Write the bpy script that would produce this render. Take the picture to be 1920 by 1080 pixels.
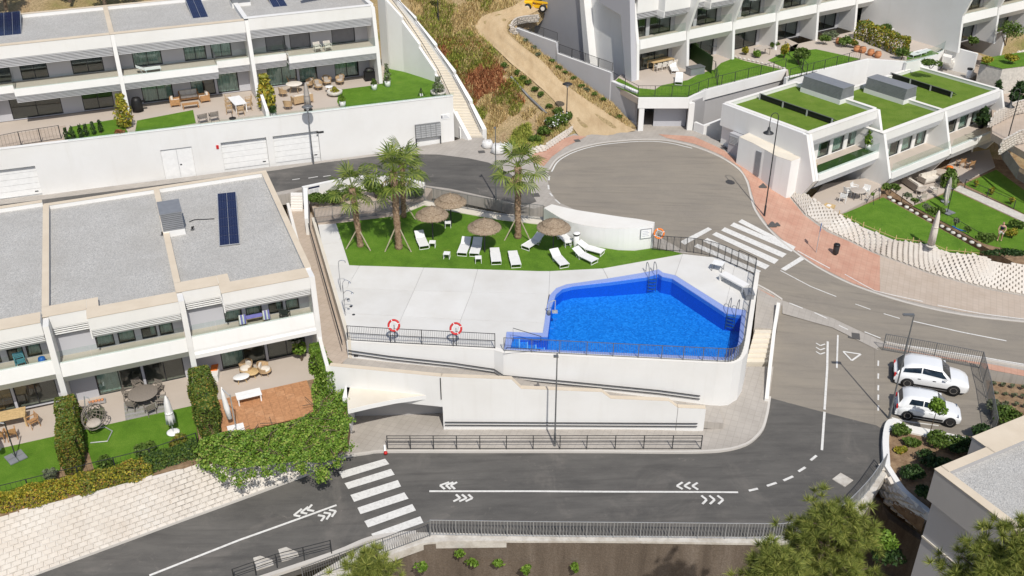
import bpy, math, random
import numpy as np
from mathutils import Vector, Matrix
from mathutils.geometry import tessellate_polygon
for _o in list(bpy.data.objects): bpy.data.objects.remove(_o)
random.seed(7); rng = np.random.default_rng(7)
scene = bpy.context.scene; C = scene.collection
R = math.radians
# ------------------------------------------------------------------ camera
FPX, TH, CH = 1850.0, R(30.5), 33.0
cam_d = bpy.data.cameras.new('camera'); cam = bpy.data.objects.new('camera', cam_d); C.objects.link(cam)
cam.location = (0, 0, CH); cam.rotation_euler = (math.pi/2 - TH, 0, 0)
cam_d.sensor_width = 36; cam_d.lens = FPX/1920*36; cam_d.clip_end = 5000; cam_d.clip_start = 0.5
scene.camera = cam
# ------------------------------------------------------------------ light
SUN_EL, SUN_AZ = R(52), R(16)              # sun stands behind and right of the camera
sdir = Vector((math.sin(SUN_AZ)*math.cos(SUN_EL), -math.cos(SUN_AZ)*math.cos(SUN_EL), math.sin(SUN_EL)))
sd = bpy.data.lights.new('sun', 'SUN'); sd.energy = 3.6; sd.angle = R(0.53); sd.color = (1.0, 0.955, 0.88)
so = bpy.data.objects.new('sun', sd); C.objects.link(so); so.rotation_euler = sdir.to_track_quat('Z', 'Y').to_euler()
world = bpy.data.worlds.new('World'); scene.world = world; world.use_nodes = True
wn = world.node_tree; sky = wn.nodes.new('ShaderNodeTexSky'); sky.sky_type = 'NISHITA'; sky.sun_disc = False
sky.sun_elevation = SUN_EL; sky.sun_rotation = math.atan2(sdir.x, sdir.y); sky.altitude = 100; sky.air_density = 1.0; sky.dust_density = 1.6
bg = wn.nodes['Background']; bg.inputs[1].default_value = 0.1; wn.links.new(sky.outputs[0], bg.inputs[0])
scene.view_settings.view_transform = 'Standard'; scene.view_settings.look = 'None'
scene.view_settings.exposure = 0.1; scene.view_settings.gamma = 1.0; scene.view_settings.use_curve_mapping = False
scene.cycles.max_bounces = 8; scene.cycles.transparent_max_bounces = 16
# ------------------------------------------------------------------ survey: picture point at a known height -> place
_c, _s = math.cos(TH), math.sin(TH)
def P(px, py, z=0.0):
    u = (px-960)/FPX; v = (py-540)/FPX
    t = (z-CH)/(-_s - v*_c)
    return Vector((u*t, (_c - v*_s)*t, z))
def PP(pts, z=None): return [P(p[0], p[1], p[2] if z is None else z) for p in pts]
def proj(p):
    dz = p[2]-CH; Z = p[1]*_c - dz*_s; return (960+FPX*p[0]/Z, 540-FPX*(p[1]*_s+dz*_c)/Z)
ORD = 'first second third fourth fifth sixth seventh eighth ninth tenth eleventh twelfth thirteenth fourteenth fifteenth sixteenth'.split()
def lerp(a, b, t): return a+(b-a)*t
def vat(p, q, t): return Vector(p).lerp(Vector(q), t)
# ------------------------------------------------------------------ materials
MATS = {}
class NT:
    def __init__(s, name):
        s.m = bpy.data.materials.new(name); s.m.use_nodes = True; s.t = s.m.node_tree
        s.b = s.t.nodes['Principled BSDF']; s.out = s.t.nodes['Material Output']; MATS[name] = s.m
    def n(s, typ, **kw):
        x = s.t.nodes.new(typ)
        for k, v in kw.items():
            if k.startswith('i_'):
                key = k[2:]; key = int(key) if key.isdigit() else key
                x.inputs[key].default_value = v
            else: setattr(x, k, v)
        return x
    def l(s, a, b): s.t.links.new(a, b)
    def pos(s): return s.n('ShaderNodeNewGeometry').outputs['Position']
    def noise(s, scale, detail=4, rough=.55, vec=None, dist=0, stretch=None):
        nd = s.n('ShaderNodeTexNoise'); nd.inputs['Scale'].default_value = scale; nd.inputs['Detail'].default_value = detail
        nd.inputs['Roughness'].default_value = rough; nd.inputs['Distortion'].default_value = dist
        v = vec or s.pos()
        if stretch:
            mp = s.n('ShaderNodeMapping'); mp.inputs['Scale'].default_value = stretch[:3]
            if len(stretch) > 3: mp.inputs['Rotation'].default_value = (0, 0, stretch[3])
            s.l(v, mp.inputs[0]); v = mp.outputs[0]
        s.l(v, nd.inputs['Vector']); return nd.outputs['Fac']
    def ramp(s, fac, stops):
        r = s.n('ShaderNodeValToRGB'); e = r.color_ramp.elements
        while len(e) < len(stops): e.new(0.5)
        for k, (p, c) in enumerate(stops): e[k].position = p; e[k].color = (*c, 1) if len(c) == 3 else c
        s.l(fac, r.inputs[0]); return r.outputs[0]
    def mix(s, fac, a, b, mode='MIX'):
        x = s.n('ShaderNodeMix', data_type='RGBA', blend_type=mode)
        for src, i in ((fac, 0), (a, 6), (b, 7)):
            if isinstance(src, (int, float)): x.inputs[i].default_value = src
            elif isinstance(src, tuple): x.inputs[i].default_value = (*src, 1)
            else: s.l(src, x.inputs[i])
        return x.outputs[2]
    def col(s, c):
        if isinstance(c, tuple): s.b.inputs['Base Color'].default_value = (*c, 1)
        else: s.l(c, s.b.inputs['Base Color'])
    def bump(s, h, strength=.3, dist=.02):
        b = s.n('ShaderNodeBump'); b.inputs['Strength'].default_value = strength; b.inputs['Distance'].default_value = dist
        s.l(h, b.inputs['Height']); s.l(b.outputs[0], s.b.inputs['Normal'])
    def set(s, rough=.6, metal=0., spec=.5):
        s.b.inputs['Roughness'].default_value = rough; s.b.inputs['Metallic'].default_value = metal
        s.b.inputs['Specular IOR Level'].default_value = spec; return s.m
def simple(name, c, rough=.6, var=.12, scale=3., metal=0., bump=0., fine=0., spec=.4):
    k = NT(name); a = k.noise(scale, 5); d = tuple(x*(1-var) for x in c); b = tuple(min(1, x*(1+var)) for x in c)
    col = k.ramp(a, [(.3, d), (.7, b)])
    if fine:
        f = k.noise(60, 2); col = k.mix(k.ramp(f, [(.35, (fine,)*3), (.65, (0, 0, 0))]), col, tuple(x*.5 for x in c))
    k.col(col)
    if bump: k.bump(k.noise(40, 4), bump, .02)
    return k.set(rough, metal, spec)
def weathered(name, c, dirt, amount=.35, rough=.75, scale=.35, streak=True, rand=0.):
    """painted render: broad tone changes, vertical dribble stains, fine grain"""
    k = NT(name); a = k.noise(scale, 6, .6); base = k.mix(k.ramp(a, [(.35, (0, 0, 0)), (.75, (amount,)*3)]), c, dirt)
    if streak:
        st = k.noise(1.0, 4, .6, stretch=(2.2, 2.2, .22)); base = k.mix(k.ramp(st, [(.55, (0, 0, 0)), (.8, (amount*.7,)*3)]), base, dirt)
    if rand:
        oi = k.n('ShaderNodeObjectInfo'); base = k.mix(1., base, k.ramp(oi.outputs['Random'], [(0, (1-rand,)*3), (1, (1, 1, 1))]), 'MULTIPLY'); base = k.mix(k.ramp(k.noise(9, 5, .7), [(.6, (0,)*3), (.8, (.25,)*3)]), base, dirt)
    k.col(base); k.bump(k.noise(25, 4), .12, .01); return k.set(rough, 0, .3)
weathered('white_render', (.76, .755, .74), (.60, .575, .53), .32)
weathered('white_warm', (.78, .76, .72), (.60, .55, .48), .35)
weathered('grey_render', (.43, .43, .45), (.36, .35, .35), .35, streak=False)
weathered('facade_grey', (.47, .47, .50), (.42, .42, .44), .25, streak=False)
weathered('house_grey', (.40, .39, .39), (.33, .32, .31), .3)
weathered('cream_coping', (.66, .57, .45), (.52, .43, .32), .5, streak=False, scale=.8)
weathered('cream_concrete', (.68, .63, .54), (.55, .48, .38), .55, streak=False, scale=.6)
weathered('deck_white', (.70, .69, .665), (.575, .55, .505), .55, streak=False, scale=.55, rough=.6, rand=.07)
weathered('patio_tile', (.50, .435, .375), (.44, .38, .32), .3, streak=False, scale=1.2)
weathered('block_white', (.66, .62, .565), (.52, .43, .34), .5, scale=.45, rand=.08)
k = NT('gravel'); vo = k.n('ShaderNodeTexVoronoi'); vo.inputs['Scale'].default_value = 22.; k.l(k.pos(), vo.inputs['Vector'])
f = k.ramp(vo.outputs['Color'], [(.1, (.33, .325, .315)), (.45, (.47, .46, .44)), (.9, (.60, .585, .555))])
f = k.mix(k.ramp(k.noise(.45, 6, .65, dist=.4), [(.38, (.0,)*3), (.72, (.55,)*3)]), f, (.375, .36, .335))
k.col(f); k.bump(vo.outputs['Distance'], .7, .04); k.set(.9, 0, .2)
def asphalt(name, c, c2, dust):
    k = NT(name); g = k.noise(45, 3, .7); col = k.ramp(g, [(.3, tuple(x*.75 for x in c)), (.7, tuple(x*1.25 for x in c))])
    st = k.noise(.5, 6, .65, stretch=(.5, 1.6, 1, .2)); col = k.mix(k.ramp(st, [(.35, (0,)*3), (.72, (.85,)*3)]), col, c2)
    du = k.noise(.22, 6, .7, dist=.6); col = k.mix(k.ramp(du, [(.52, (0,)*3), (.8, (.55,)*3)]), col, dust)
    sp = k.noise(1.1, 7, .72, dist=1.2); col = k.mix(k.ramp(sp, [(.62, (0,)*3), (.70, (.35,)*3), (.86, (.75,)*3)]), col, dust); tk = k.noise(1.6, 5, .6, stretch=(.12, 1.8, 1, .05)); col = k.mix(k.ramp(tk, [(.5, (0,)*3), (.78, (.5,)*3)]), col, tuple(x*.62 for x in c))
    k.col(col); k.bump(k.noise(70, 3), .35, .01); k.set(.85, 0, .25)
asphalt('asphalt_new', (.088, .084, .079), (.145, .137, .126), (.25, .225, .20))
asphalt('asphalt_old', (.235, .21, .178), (.285, .252, .205), (.33, .29, .235))
def paving(name, c, c2, scale=1., joint=.0):
    k = NT(name); a = k.noise(.8, 6, .6); col = k.ramp(a, [(.3, c), (.72, c2)])
    br = k.n('ShaderNodeTexBrick'); br.inputs['Scale'].default_value = scale; br.inputs['Mortar Size'].default_value = .02
    mp = k.n('ShaderNodeMapping'); mp.inputs['Rotation'].default_value = (0, 0, .39); k.l(k.pos(), mp.inputs[0]); k.l(mp.outputs[0], br.inputs['Vector'])
    br.inputs['Color1'].default_value = (.95, .95, .95, 1); br.inputs['Color2'].default_value = (1, 1, 1, 1); br.inputs['Mortar'].default_value = (.86, .86, .86, 1)
    br.inputs['Brick Width'].default_value = .4; br.inputs['Row Height'].default_value = .4; br.offset = 0
    col = k.mix(1., col, br.outputs['Color'], 'MULTIPLY'); k.col(col); k.bump(k.noise(30, 4), .2, .01); k.set(.85, 0, .25)
paving('pavement', (.36, .33, .295), (.44, .405, .365))
paving('pavement_red', (.47, .25, .18), (.56, .35, .26))
paving('pavement_dusty', (.44, .36, .29), (.50, .42, .35))
weathered('kerb', (.56, .53, .49), (.42, .39, .35), .5, streak=False)
k = NT('road_paint'); w = k.noise(6, 6, .75); k.col(k.mix(k.ramp(w, [(.46, (0,)*3), (.72, (.55,)*3)]), (.68, .67, .64), (.33, .31, .29))); k.set(.7)
k = NT('lawn'); a = k.noise(.75, 8, .72, dist=.5); col = k.ramp(a, [(.28, (.085, .185, .014)), (.5, (.135, .27, .022)), (.75, (.20, .34, .04))])
g = k.noise(28, 3, .7, stretch=(1, .6, 1)); col = k.mix(k.ramp(g, [(.35, (.6,)*3), (.62, (0,)*3)]), col, (.05, .115, .010)); col = k.mix(k.ramp(k.noise(.5, 7, .7), [(.58, (0,)*3), (.82, (.5,)*3)]), col, (.25, .27, .06)); k.col(col); k.bump(k.noise(45, 3), 1., .05); k.set(.8, 0, .2)
k = NT('turf'); a = k.noise(.8, 6, .65); col = k.ramp(a, [(.28, (.115, .20, .022)), (.5, (.165, .265, .032)), (.75, (.225, .30, .055))])
g = k.noise(30, 3, .7); col = k.mix(k.ramp(g, [(.35, (.5,)*3), (.62, (0,)*3)]), col, (.085, .14, .018)); k.col(col); k.bump(k.noise(45, 3), 1., .05); k.set(.85, 0, .2)
k = NT('dry_hill'); a = k.noise(.16, 6, .62, dist=.5)
col = k.ramp(a, [(.30, (.24, .26, .07)), (.42, (.44, .34, .16)), (.55, (.56, .42, .25)), (.68, (.30, .13, .06)), (.8, (.46, .35, .18))])
g = k.noise(7, 5, .75); col = k.mix(k.ramp(g, [(.36, (.75,)*3), (.6, (0,)*3)]), col, (.20, .15, .07)); k.col(col); k.bump(k.noise(6, 6, .75), 1., .2); k.set(.95, 0, .1)
k = NT('dirt'); a = k.noise(.7, 6, .65, stretch=(1.6, .5, 1, .5)); col = k.ramp(a, [(.3, (.40, .29, .17)), (.55, (.50, .38, .235)), (.8, (.56, .44, .29))])
g = k.noise(14, 4, .7); col = k.mix(k.ramp(g, [(.3, (.35,)*3), (.55, (0,)*3)]), col, (.28, .2, .12)); k.col(col); k.bump(k.noise(5, 6, .7), .5, .08); k.set(.95, 0, .1)
k = NT('soil'); a = k.noise(2.5, 6, .7); k.col(k.ramp(a, [(.3, (.16, .10, .06)), (.7, (.34, .24, .15))])); k.bump(k.noise(12, 5), .6, .06); k.set(.95, 0, .1)
k = NT('brown_concrete'); a = k.noise(.9, 6, .65, stretch=(1, 1, .12)); col = k.ramp(a, [(.25, (.085, .067, .053)), (.5, (.165, .132, .104)), (.78, (.27, .225, .185))])
g = k.noise(11, 5, .7); col = k.mix(k.ramp(g, [(.3, (.6,)*3), (.6, (0,)*3)]), col, (.085, .065, .05)); k.col(col); k.bump(k.noise(8, 6, .7), .7, .06); k.set(.95, 0, .1)
k = NT('rough_concrete'); a = k.noise(1.6, 6, .7); col = k.ramp(a, [(.3, (.40, .36, .31)), (.6, (.58, .55, .50)), (.8, (.64, .61, .57))]); k.col(col); k.bump(k.noise(9, 6, .7), .6, .05); k.set(.9, 0, .2)
def metal(name, c, rough=.45, m=.6): return simple(name, c, rough, .1, 5, m)
metal('dark_metal', (.045, .047, .05), .5, .3); metal('grey_metal', (.19, .195, .2), .45, .4); metal('light_metal', (.55, .56, .57), .45, .5)
metal('chrome', (.62, .63, .65), .2, 1.); simple('slat_grey', (.56, .56, .575), .5, .06); simple('vent_grey', (.27, .28, .30), .5, .08, metal=.3)
simple('black', (.012, .012, .013), .5, .1); simple('rubber', (.02, .02, .021), .8, .15); simple('white_plastic', (.80, .80, .79), .4, .05); simple('white_fabric', (.74, .73, .71), .85, .06, bump=.1)
simple('sling', (.72, .72, .71), .7, .04, bump=.1)
simple('grey_fabric', (.30, .29, .28), .9, .12, bump=.15); simple('taupe_fabric', (.44, .39, .34), .9, .1, bump=.15); simple('cushion_cream', (.68, .63, .56), .9, .06, bump=.1)
simple('wood_light', (.56, .40, .20), .6, .18, 9); simple('teak', (.42, .23, .10), .6, .22, 9); simple('rattan', (.46, .32, .18), .75, .25, 18, bump=.4); simple('rattan_grey', (.22, .19, .16), .8, .25, 18, bump=.4)
simple('orange', (.75, .20, .035), .7, .08); simple('red', (.52, .022, .022), .5, .08); simple('blue_plastic', (.02, .12, .42), .4, .1); simple('yellow_paint', (.78, .45, .015), .4, .06); simple('teal_fabric', (.07, .22, .27), .8, .08)
simple('purple_fabric', (.22, .20, .55), .8, .1); simple('terracotta', (.55, .24, .11), .8, .14); simple('stone', (.55, .52, .47), .9, .15, 4, bump=.4); simple('navy', (.02, .025, .06), .5, .1); simple('print_grey', (.45, .46, .50), .6, .2, 30)
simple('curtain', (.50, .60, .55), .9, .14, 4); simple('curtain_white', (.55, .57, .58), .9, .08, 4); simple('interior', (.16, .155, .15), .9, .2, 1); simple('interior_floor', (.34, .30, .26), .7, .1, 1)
simple('stake', (.38, .33, .24), .9, .15); simple('shutter', (.20, .20, .215), .6, .08); simple('manhole', (.10, .095, .09), .8, .2, 20)
simple('deck_wood', (.44, .22, .105), .75, .2, 6, bump=.2); simple('rug_stripe', (.26, .26, .22), .95, .25, 12); simple('umbrella_grey', (.38, .35, .32), .9, .1, bump=.1)
simple('bag_white', (.70, .69, .67), .8, .12, 6, bump=.5); simple('skin', (.50, .30, .21), .6, .06); simple('tile_blue', (.27, .35, .66), .35, .12, 12)
k = NT('car_white'); k.col((.80, .81, .82)); k.b.inputs['Coat Weight'].default_value = 1.; k.b.inputs['Coat Roughness'].default_value = .04; k.set(.35, 0, .5)
k = NT('car_glass'); k.col(k.ramp(k.noise(1.5, 3), [(.3, (.010, .018, .03)), (.7, (.03, .05, .075))])); k.set(.06, 0, .8)
k = NT('solar_cell'); br = k.n('ShaderNodeTexBrick'); br.inputs['Scale'].default_value = 6.5; br.offset = 0; br.inputs['Brick Width'].default_value = 1; br.inputs['Row Height'].default_value = 1
tc = k.n('ShaderNodeTexCoord'); k.l(tc.outputs['Object'], br.inputs['Vector']); br.inputs['Color1'].default_value = (.010, .014, .05, 1); br.inputs['Color2'].default_value = (.013, .02, .065, 1); br.inputs['Mortar'].default_value = (.07, .08, .13, 1); br.inputs['Mortar Size'].default_value = .03
k.col(br.outputs['Color']); k.set(.15, 0, .6)
def glassy(name, tint, gloss_rough=.02, base=.05, opac=None):
    """thin pane: tinted see-through plus mirror by Fresnel"""
    k = NT(name); tr = k.n('ShaderNodeBsdfTransparent'); tr.inputs[0].default_value = (*tint, 1); gl = k.n('ShaderNodeBsdfGlossy'); gl.inputs['Roughness'].default_value = gloss_rough
    lw_ = k.n('ShaderNodeLayerWeight'); pw_ = k.n('ShaderNodeMath', operation='POWER'); pw_.inputs[1].default_value = 5.; k.l(lw_.outputs['Facing'], pw_.inputs[0])
    ad = k.n('ShaderNodeMath', operation='ADD'); ad.inputs[1].default_value = .03+base; k.l(pw_.outputs[0], ad.inputs[0])
    mx = k.n('ShaderNodeMixShader'); k.l(ad.outputs[0], mx.inputs[0]); k.l(tr.outputs[0], mx.inputs[1]); k.l(gl.outputs[0], mx.inputs[2]); k.l(mx.outputs[0], k.out.inputs[0]); return k
glassy('window_glass', (.80, .86, .84), .02, .05); glassy('rail_glass', (.93, .97, .955), .02, .0)
k = glassy('water', (.42, .72, .98), .04, .0)
nb = k.noise(2.2, 3, .55); bp = k.n('ShaderNodeBump'); bp.inputs['Strength'].default_value = .14; bp.inputs['Distance'].default_value = .05; k.l(nb, bp.inputs['Height'])
for nd in k.t.nodes:
    if nd.bl_idname == 'ShaderNodeBsdfGlossy': k.l(bp.outputs[0], nd.inputs['Normal'])
k = NT('pool_mosaic'); vo = k.n('ShaderNodeTexVoronoi'); vo.inputs['Scale'].default_value = 9.; k.l(k.pos(), vo.inputs['Vector'])
col = k.ramp(vo.outputs['Color'], [(.08, (.018, .25, .56)), (.5, (.03, .35, .70)), (.95, (.085, .48, .84))])
vw = k.n('ShaderNodeTexVoronoi', feature='SMOOTH_F1'); vw.inputs['Scale'].default_value = 2.6; k.l(k.pos(), vw.inputs['Vector'])
k.col(col); k.set(.35)
k = NT('thatch'); wv = k.noise(9, 5, .7); k.col(k.ramp(wv, [(.3, (.17, .12, .075)), (.55, (.34, .265, .19)), (.8, (.48, .39, .295))])); k.bump(k.noise(35, 4), .8, .04); k.set(.95, 0, .1)
k = NT('palm_trunk'); wv = k.noise(5, 5, .7, stretch=(1, 1, 2.2)); k.col(k.ramp(wv, [(.3, (.12, .065, .035)), (.55, (.36, .25, .165)), (.8, (.52, .42, .31))])); k.bump(k.noise(14, 4), 1., .08); k.set(.95, 0, .1)
simple('bark', (.13, .095, .065), .95, .3, 8, bump=.8)
def leafmat(name, stops, rough=.55, trans=.25):
    k = NT(name); g = k.n('ShaderNodeNewGeometry'); col = k.ramp(g.outputs['Random Per Island'], stops); k.col(col)
    tl = k.n('ShaderNodeBsdfTranslucent'); k.l(col, tl.inputs[0]); mx = k.n('ShaderNodeMixShader'); mx.inputs[0].default_value = trans
    k.l(k.b.outputs[0], mx.inputs[1]); k.l(tl.outputs[0], mx.inputs[2]); k.l(mx.outputs[0], k.out.inputs[0]); k.set(rough, 0, .3)
leafmat('leaf_creeper', [(0, (.06, .13, .014)), (.35, (.13, .24, .026)), (.8, (.24, .36, .05)), (.94, (.34, .42, .09)), (1, (.34, .28, .10))])
leafmat('leaf_hedge', [(0, (.08, .12, .016)), (.5, (.17, .20, .03)), (.8, (.30, .28, .05)), (1, (.36, .20, .06))])
leafmat('leaf_yellow', [(0, (.14, .17, .02)), (.5, (.30, .29, .03)), (.85, (.50, .42, .05)), (1, (.52, .26, .05))])
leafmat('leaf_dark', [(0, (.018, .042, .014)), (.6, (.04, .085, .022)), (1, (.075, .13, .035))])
leafmat('leaf_bush', [(0, (.06, .11, .018)), (.6, (.11, .18, .03)), (1, (.18, .25, .055))])
leafmat('leaf_lime', [(0, (.09, .17, .02)), (.6, (.16, .27, .03)), (1, (.24, .36, .06))])
leafmat('leaf_olive', [(0, (.11, .135, .075)), (1, (.22, .25, .15))]); leafmat('leaf_red', [(0, (.20, .07, .03)), (.5, (.30, .11, .04)), (1, (.36, .20, .08))])
leafmat('dry_grass', [(0, (.34, .25, .11)), (.4, (.58, .42, .19)), (.75, (.68, .53, .28)), (1, (.46, .40, .15))], .9, .15)
leafmat('green_grass', [(0, (.15, .20, .035)), (.5, (.30, .34, .055)), (1, (.48, .46, .11))], .8, .15); leafmat('rust_grass', [(0, (.26, .09, .04)), (.5, (.42, .17, .075)), (1, (.54, .31, .15))], .9, .1)
leafmat('palm_leaf', [(0, (.06, .10, .016)), (.5, (.14, .20, .03)), (1, (.29, .33, .065))], .5, .25)
leafmat('palm_dry', [(0, (.25, .19, .08)), (1, (.40, .33, .16))], .8, .15)
leafmat('needles', [(0, (.085, .12, .024)), (.5, (.21, .255, .05)), (1, (.42, .43, .11))], .6, .2)
# ------------------------------------------------------------------ mesh helpers
def kids_origin(o):
    v = Vector((0, 0, 0))
    while o: v += o.location; o = o.parent
    return v
class MB:
    def __init__(s): s.v = []; s.f = []; s.smooth = False
    def add(s, vs, fs):
        n = len(s.v); s.v += [Vector(x) for x in vs]; s.f += [tuple(i+n for i in f) for f in fs]; return s
    def poly(s, pts):
        pts = [Vector(p) for p in pts]
        if len(pts) < 5: return s.add(pts, [tuple(range(len(pts)))])
        tri = tessellate_polygon([[Vector((p.x, p.y, 0)) for p in pts]]); return s.add(pts, [tuple(t) for t in tri])
    def prism(s, top, depth=None, bottom=None):
        """slab under a horizontal-ish polygon; depth below each point, or a flat bottom height"""
        top = [Vector(p) for p in top]; n = len(top)
        area = sum(top[i].x*top[(i+1) % n].y-top[(i+1) % n].x*top[i].y for i in range(n))
        if area < 0: top.reverse()
        bot = [Vector((p.x, p.y, bottom if bottom is not None else p.z-depth)) for p in top]
        if n > 4: fs = []
        if n > 4:
            for t in tessellate_polygon([[Vector((p.x, p.y, 0)) for p in top]]):
                a, b, c_ = [top[i] for i in t]; t = tuple(t)
                if (b-a).xy.cross((c_-a).xy) < 0: t = (t[0], t[2], t[1])
                fs.append(t); fs.append(tuple(i+n for i in reversed(t)))
        else: fs = [tuple(range(n)), tuple(reversed(range(n, 2*n)))]
        for i in range(n): j = (i+1) % n; fs.append((i, i+n, j+n, j))
        return s.add(top+bot, fs)
    def box(s, x0, x1, y0, y1, z0, z1, M=None):
        vs = [Vector((x, y, z)) for z in (z0, z1) for y in (y0, y1) for x in (x0, x1)]
        if M is not None: vs = [M @ v for v in vs]
        return s.add(vs, [(0, 2, 3, 1), (4, 5, 7, 6), (0, 1, 5, 4), (2, 6, 7, 3), (0, 4, 6, 2), (1, 3, 7, 5)])
    def extrude_x(s, prof, x0, x1):
        """profile of (y,z), counter-clockwise seen from -x, swept along x"""
        n = len(prof); vs = [Vector((x0, y, z)) for y, z in prof]+[Vector((x1, y, z)) for y, z in prof]; fs = []
        tri = tessellate_polygon([[Vector((y, z, 0)) for y, z in prof]])
        for t in tri: fs.append(tuple(t)); fs.append(tuple(i+n for i in reversed(t)))
        for i in range(n): j = (i+1) % n; fs.append((i, j, j+n, i+n))
        return s.add(vs, fs)
    def tube(s, pts, r, n=6, cap=True):
        pts = [Vector(p) for p in pts]; rs = r if isinstance(r, (list, tuple)) else [r]*len(pts); base = len(s.v); up = Vector((0, 0, 1)); prev = None
        for i, p in enumerate(pts):
            d = (pts[min(i+1, len(pts)-1)]-pts[max(i-1, 0)]).normalized()
            a = d.cross(up) if abs(d.z) < .95 else d.cross(Vector((0, 1, 0)))
            if prev is not None:
                a = prev-d*prev.dot(d)
            a.normalize(); prev = a; b = d.cross(a)
            for k in range(n):
                t = 2*math.pi*k/n+math.pi/n; s.v.append(p+(a*math.cos(t)+b*math.sin(t))*rs[i])
        for i in range(len(pts)-1):
            for k in range(n): q = (k+1) % n; s.f.append((base+i*n+k, base+i*n+q, base+(i+1)*n+q, base+(i+1)*n+k))
        if cap: s.f.append(tuple(base+k for k in reversed(range(n)))); s.f.append(tuple(base+(len(pts)-1)*n+k for k in range(n)))
        return s
    def lathe(s, prof, n=16, c=(0, 0, 0), wob=0, sx=1, sy=1):
        base = len(s.v); c = Vector(c)
        for r, z in prof:
            for k in range(n):
                t = 2*math.pi*k/n; rr = r*(1+wob*(random.random()-.5)); s.v.append(c+Vector((rr*math.cos(t)*sx, rr*math.sin(t)*sy, z)))
        for i in range(len(prof)-1):
            for k in range(n): q = (k+1) % n; s.f.append((base+i*n+k, base+i*n+q, base+(i+1)*n+q, base+(i+1)*n+k))
        s.f.append(tuple(base+k for k in reversed(range(n)))); s.f.append(tuple(base+(len(prof)-1)*n+k for k in range(n)))
        return s
    def rail(s, pts, w, h, zoff=0):
        """rectangular bar along a path"""
        pts = [Vector(p)+Vector((0, 0, zoff)) for p in pts]
        for a, b in zip(pts, pts[1:]):
            d = b-a; q = Vector((-d.y, d.x, 0))
            if q.length < 1e-6: q = Vector((1, 0, 0))
            q = q.normalized()*w/2; u = Vector((0, 0, h))
            vs = [a-q, a+q, b+q, b-q, a-q+u, a+q+u, b+q+u, b-q+u]
            s.add(vs, [(0, 1, 2, 3), (4, 7, 6, 5), (0, 4, 5, 1), (1, 5, 6, 2), (2, 6, 7, 3), (3, 7, 4, 0)])
        return s
    def xf(s, M): s.v = [M @ v for v in s.v]; return s
    def mesh(s, name, org=Vector((0, 0, 0))):
        me = bpy.data.meshes.new(name); me.from_pydata([tuple(v-org) for v in s.v], [], s.f); me.update()
        if s.smooth: me.shade_smooth()
        return me
    def build(s, name, mat, parent=None, world=True, origin=None):
        """world=True: vertices are in world space and are re-based on the parent's place"""
        if parent is None:
            org = Vector(origin) if origin is not None else None
            if org is None:
                xs = [v.x for v in s.v]; ys = [v.y for v in s.v]; org = Vector(((min(xs)+max(xs))/2, (min(ys)+max(ys))/2, min(v.z for v in s.v)))
            o = bpy.data.objects.new(name, s.mesh(name, org)); o.location = org
        else:
            o = bpy.data.objects.new(name, s.mesh(name, kids_origin(parent) if world else Vector((0, 0, 0)))); o.parent = parent
        o.data.materials.append(MATS[mat]); C.objects.link(o); return o
def Sm(): m = MB(); m.smooth = True; return m
def lbl(o, label, cat, group=None):
    o['label'] = label; o['category'] = cat
    if group: o['group'] = group
    return o
def thing(name, label, cat, loc=(0, 0, 0), rz=0., group=None):
    o = bpy.data.objects.new(name, None); C.objects.link(o); o.location = loc; o.rotation_euler = (0, 0, rz); o.empty_display_size = .3
    return lbl(o, label, cat, group)
def struct(mb, name, mat, parent=None):
    o = mb.build(name, mat, parent)
    if parent is None: o['kind'] = 'structure'
    return o
def stuff(o): o['kind'] = 'stuff'; return o
def copy_tree(o, parent=None):
    c = o.copy(); C.objects.link(c); c.parent = parent
    for ch in o.children: copy_tree(ch, c)
    return c
def place(proto, loc, rz, label, used=[]):
    """first use moves the prototype, later uses copy it with all parts"""
    o = proto if proto.name not in used else copy_tree(proto)
    if o is proto: used.append(proto.name)
    o.location = loc; o.rotation_euler = (0, 0, rz); o['label'] = label; return o
def resample(pts, step):
    out = []; pts = [Vector(p) for p in pts]
    for a, b in zip(pts, pts[1:]):
        n = max(1, round((b-a).length/step)); out += [a.lerp(b, i/n) for i in range(n)]
    return out+[pts[-1]]
def smoothline(pts, n=6):
    """Catmull-Rom through points"""
    pts = [Vector(p) for p in pts]; out = []; q = [pts[0]*2-pts[1]]+pts+[pts[-1]*2-pts[-2]]
    for i in range(1, len(q)-2):
        for k in range(n):
            t = k/n; a, b, c_, d = q[i-1], q[i], q[i+1], q[i+2]
            out.append(.5*((2*b)+(c_-a)*t+(2*a-5*b+4*c_-d)*t*t+(3*b-a-3*c_+d)*t**3))
    return out+[pts[-1]]
def strip(mb, A, B, thick=.4):
    """slab between two edge lines with the same number of points"""
    for i in range(len(A)-1): mb.prism([A[i], A[i+1], B[i+1], B[i]], thick)
    return mb
def sheet(mb, A, B, lift=0):
    u = Vector((0, 0, lift))
    for i in range(len(A)-1): mb.add([A[i]+u, B[i]+u, B[i+1]+u, A[i+1]+u], [(0, 1, 2, 3)])
    return mb
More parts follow.
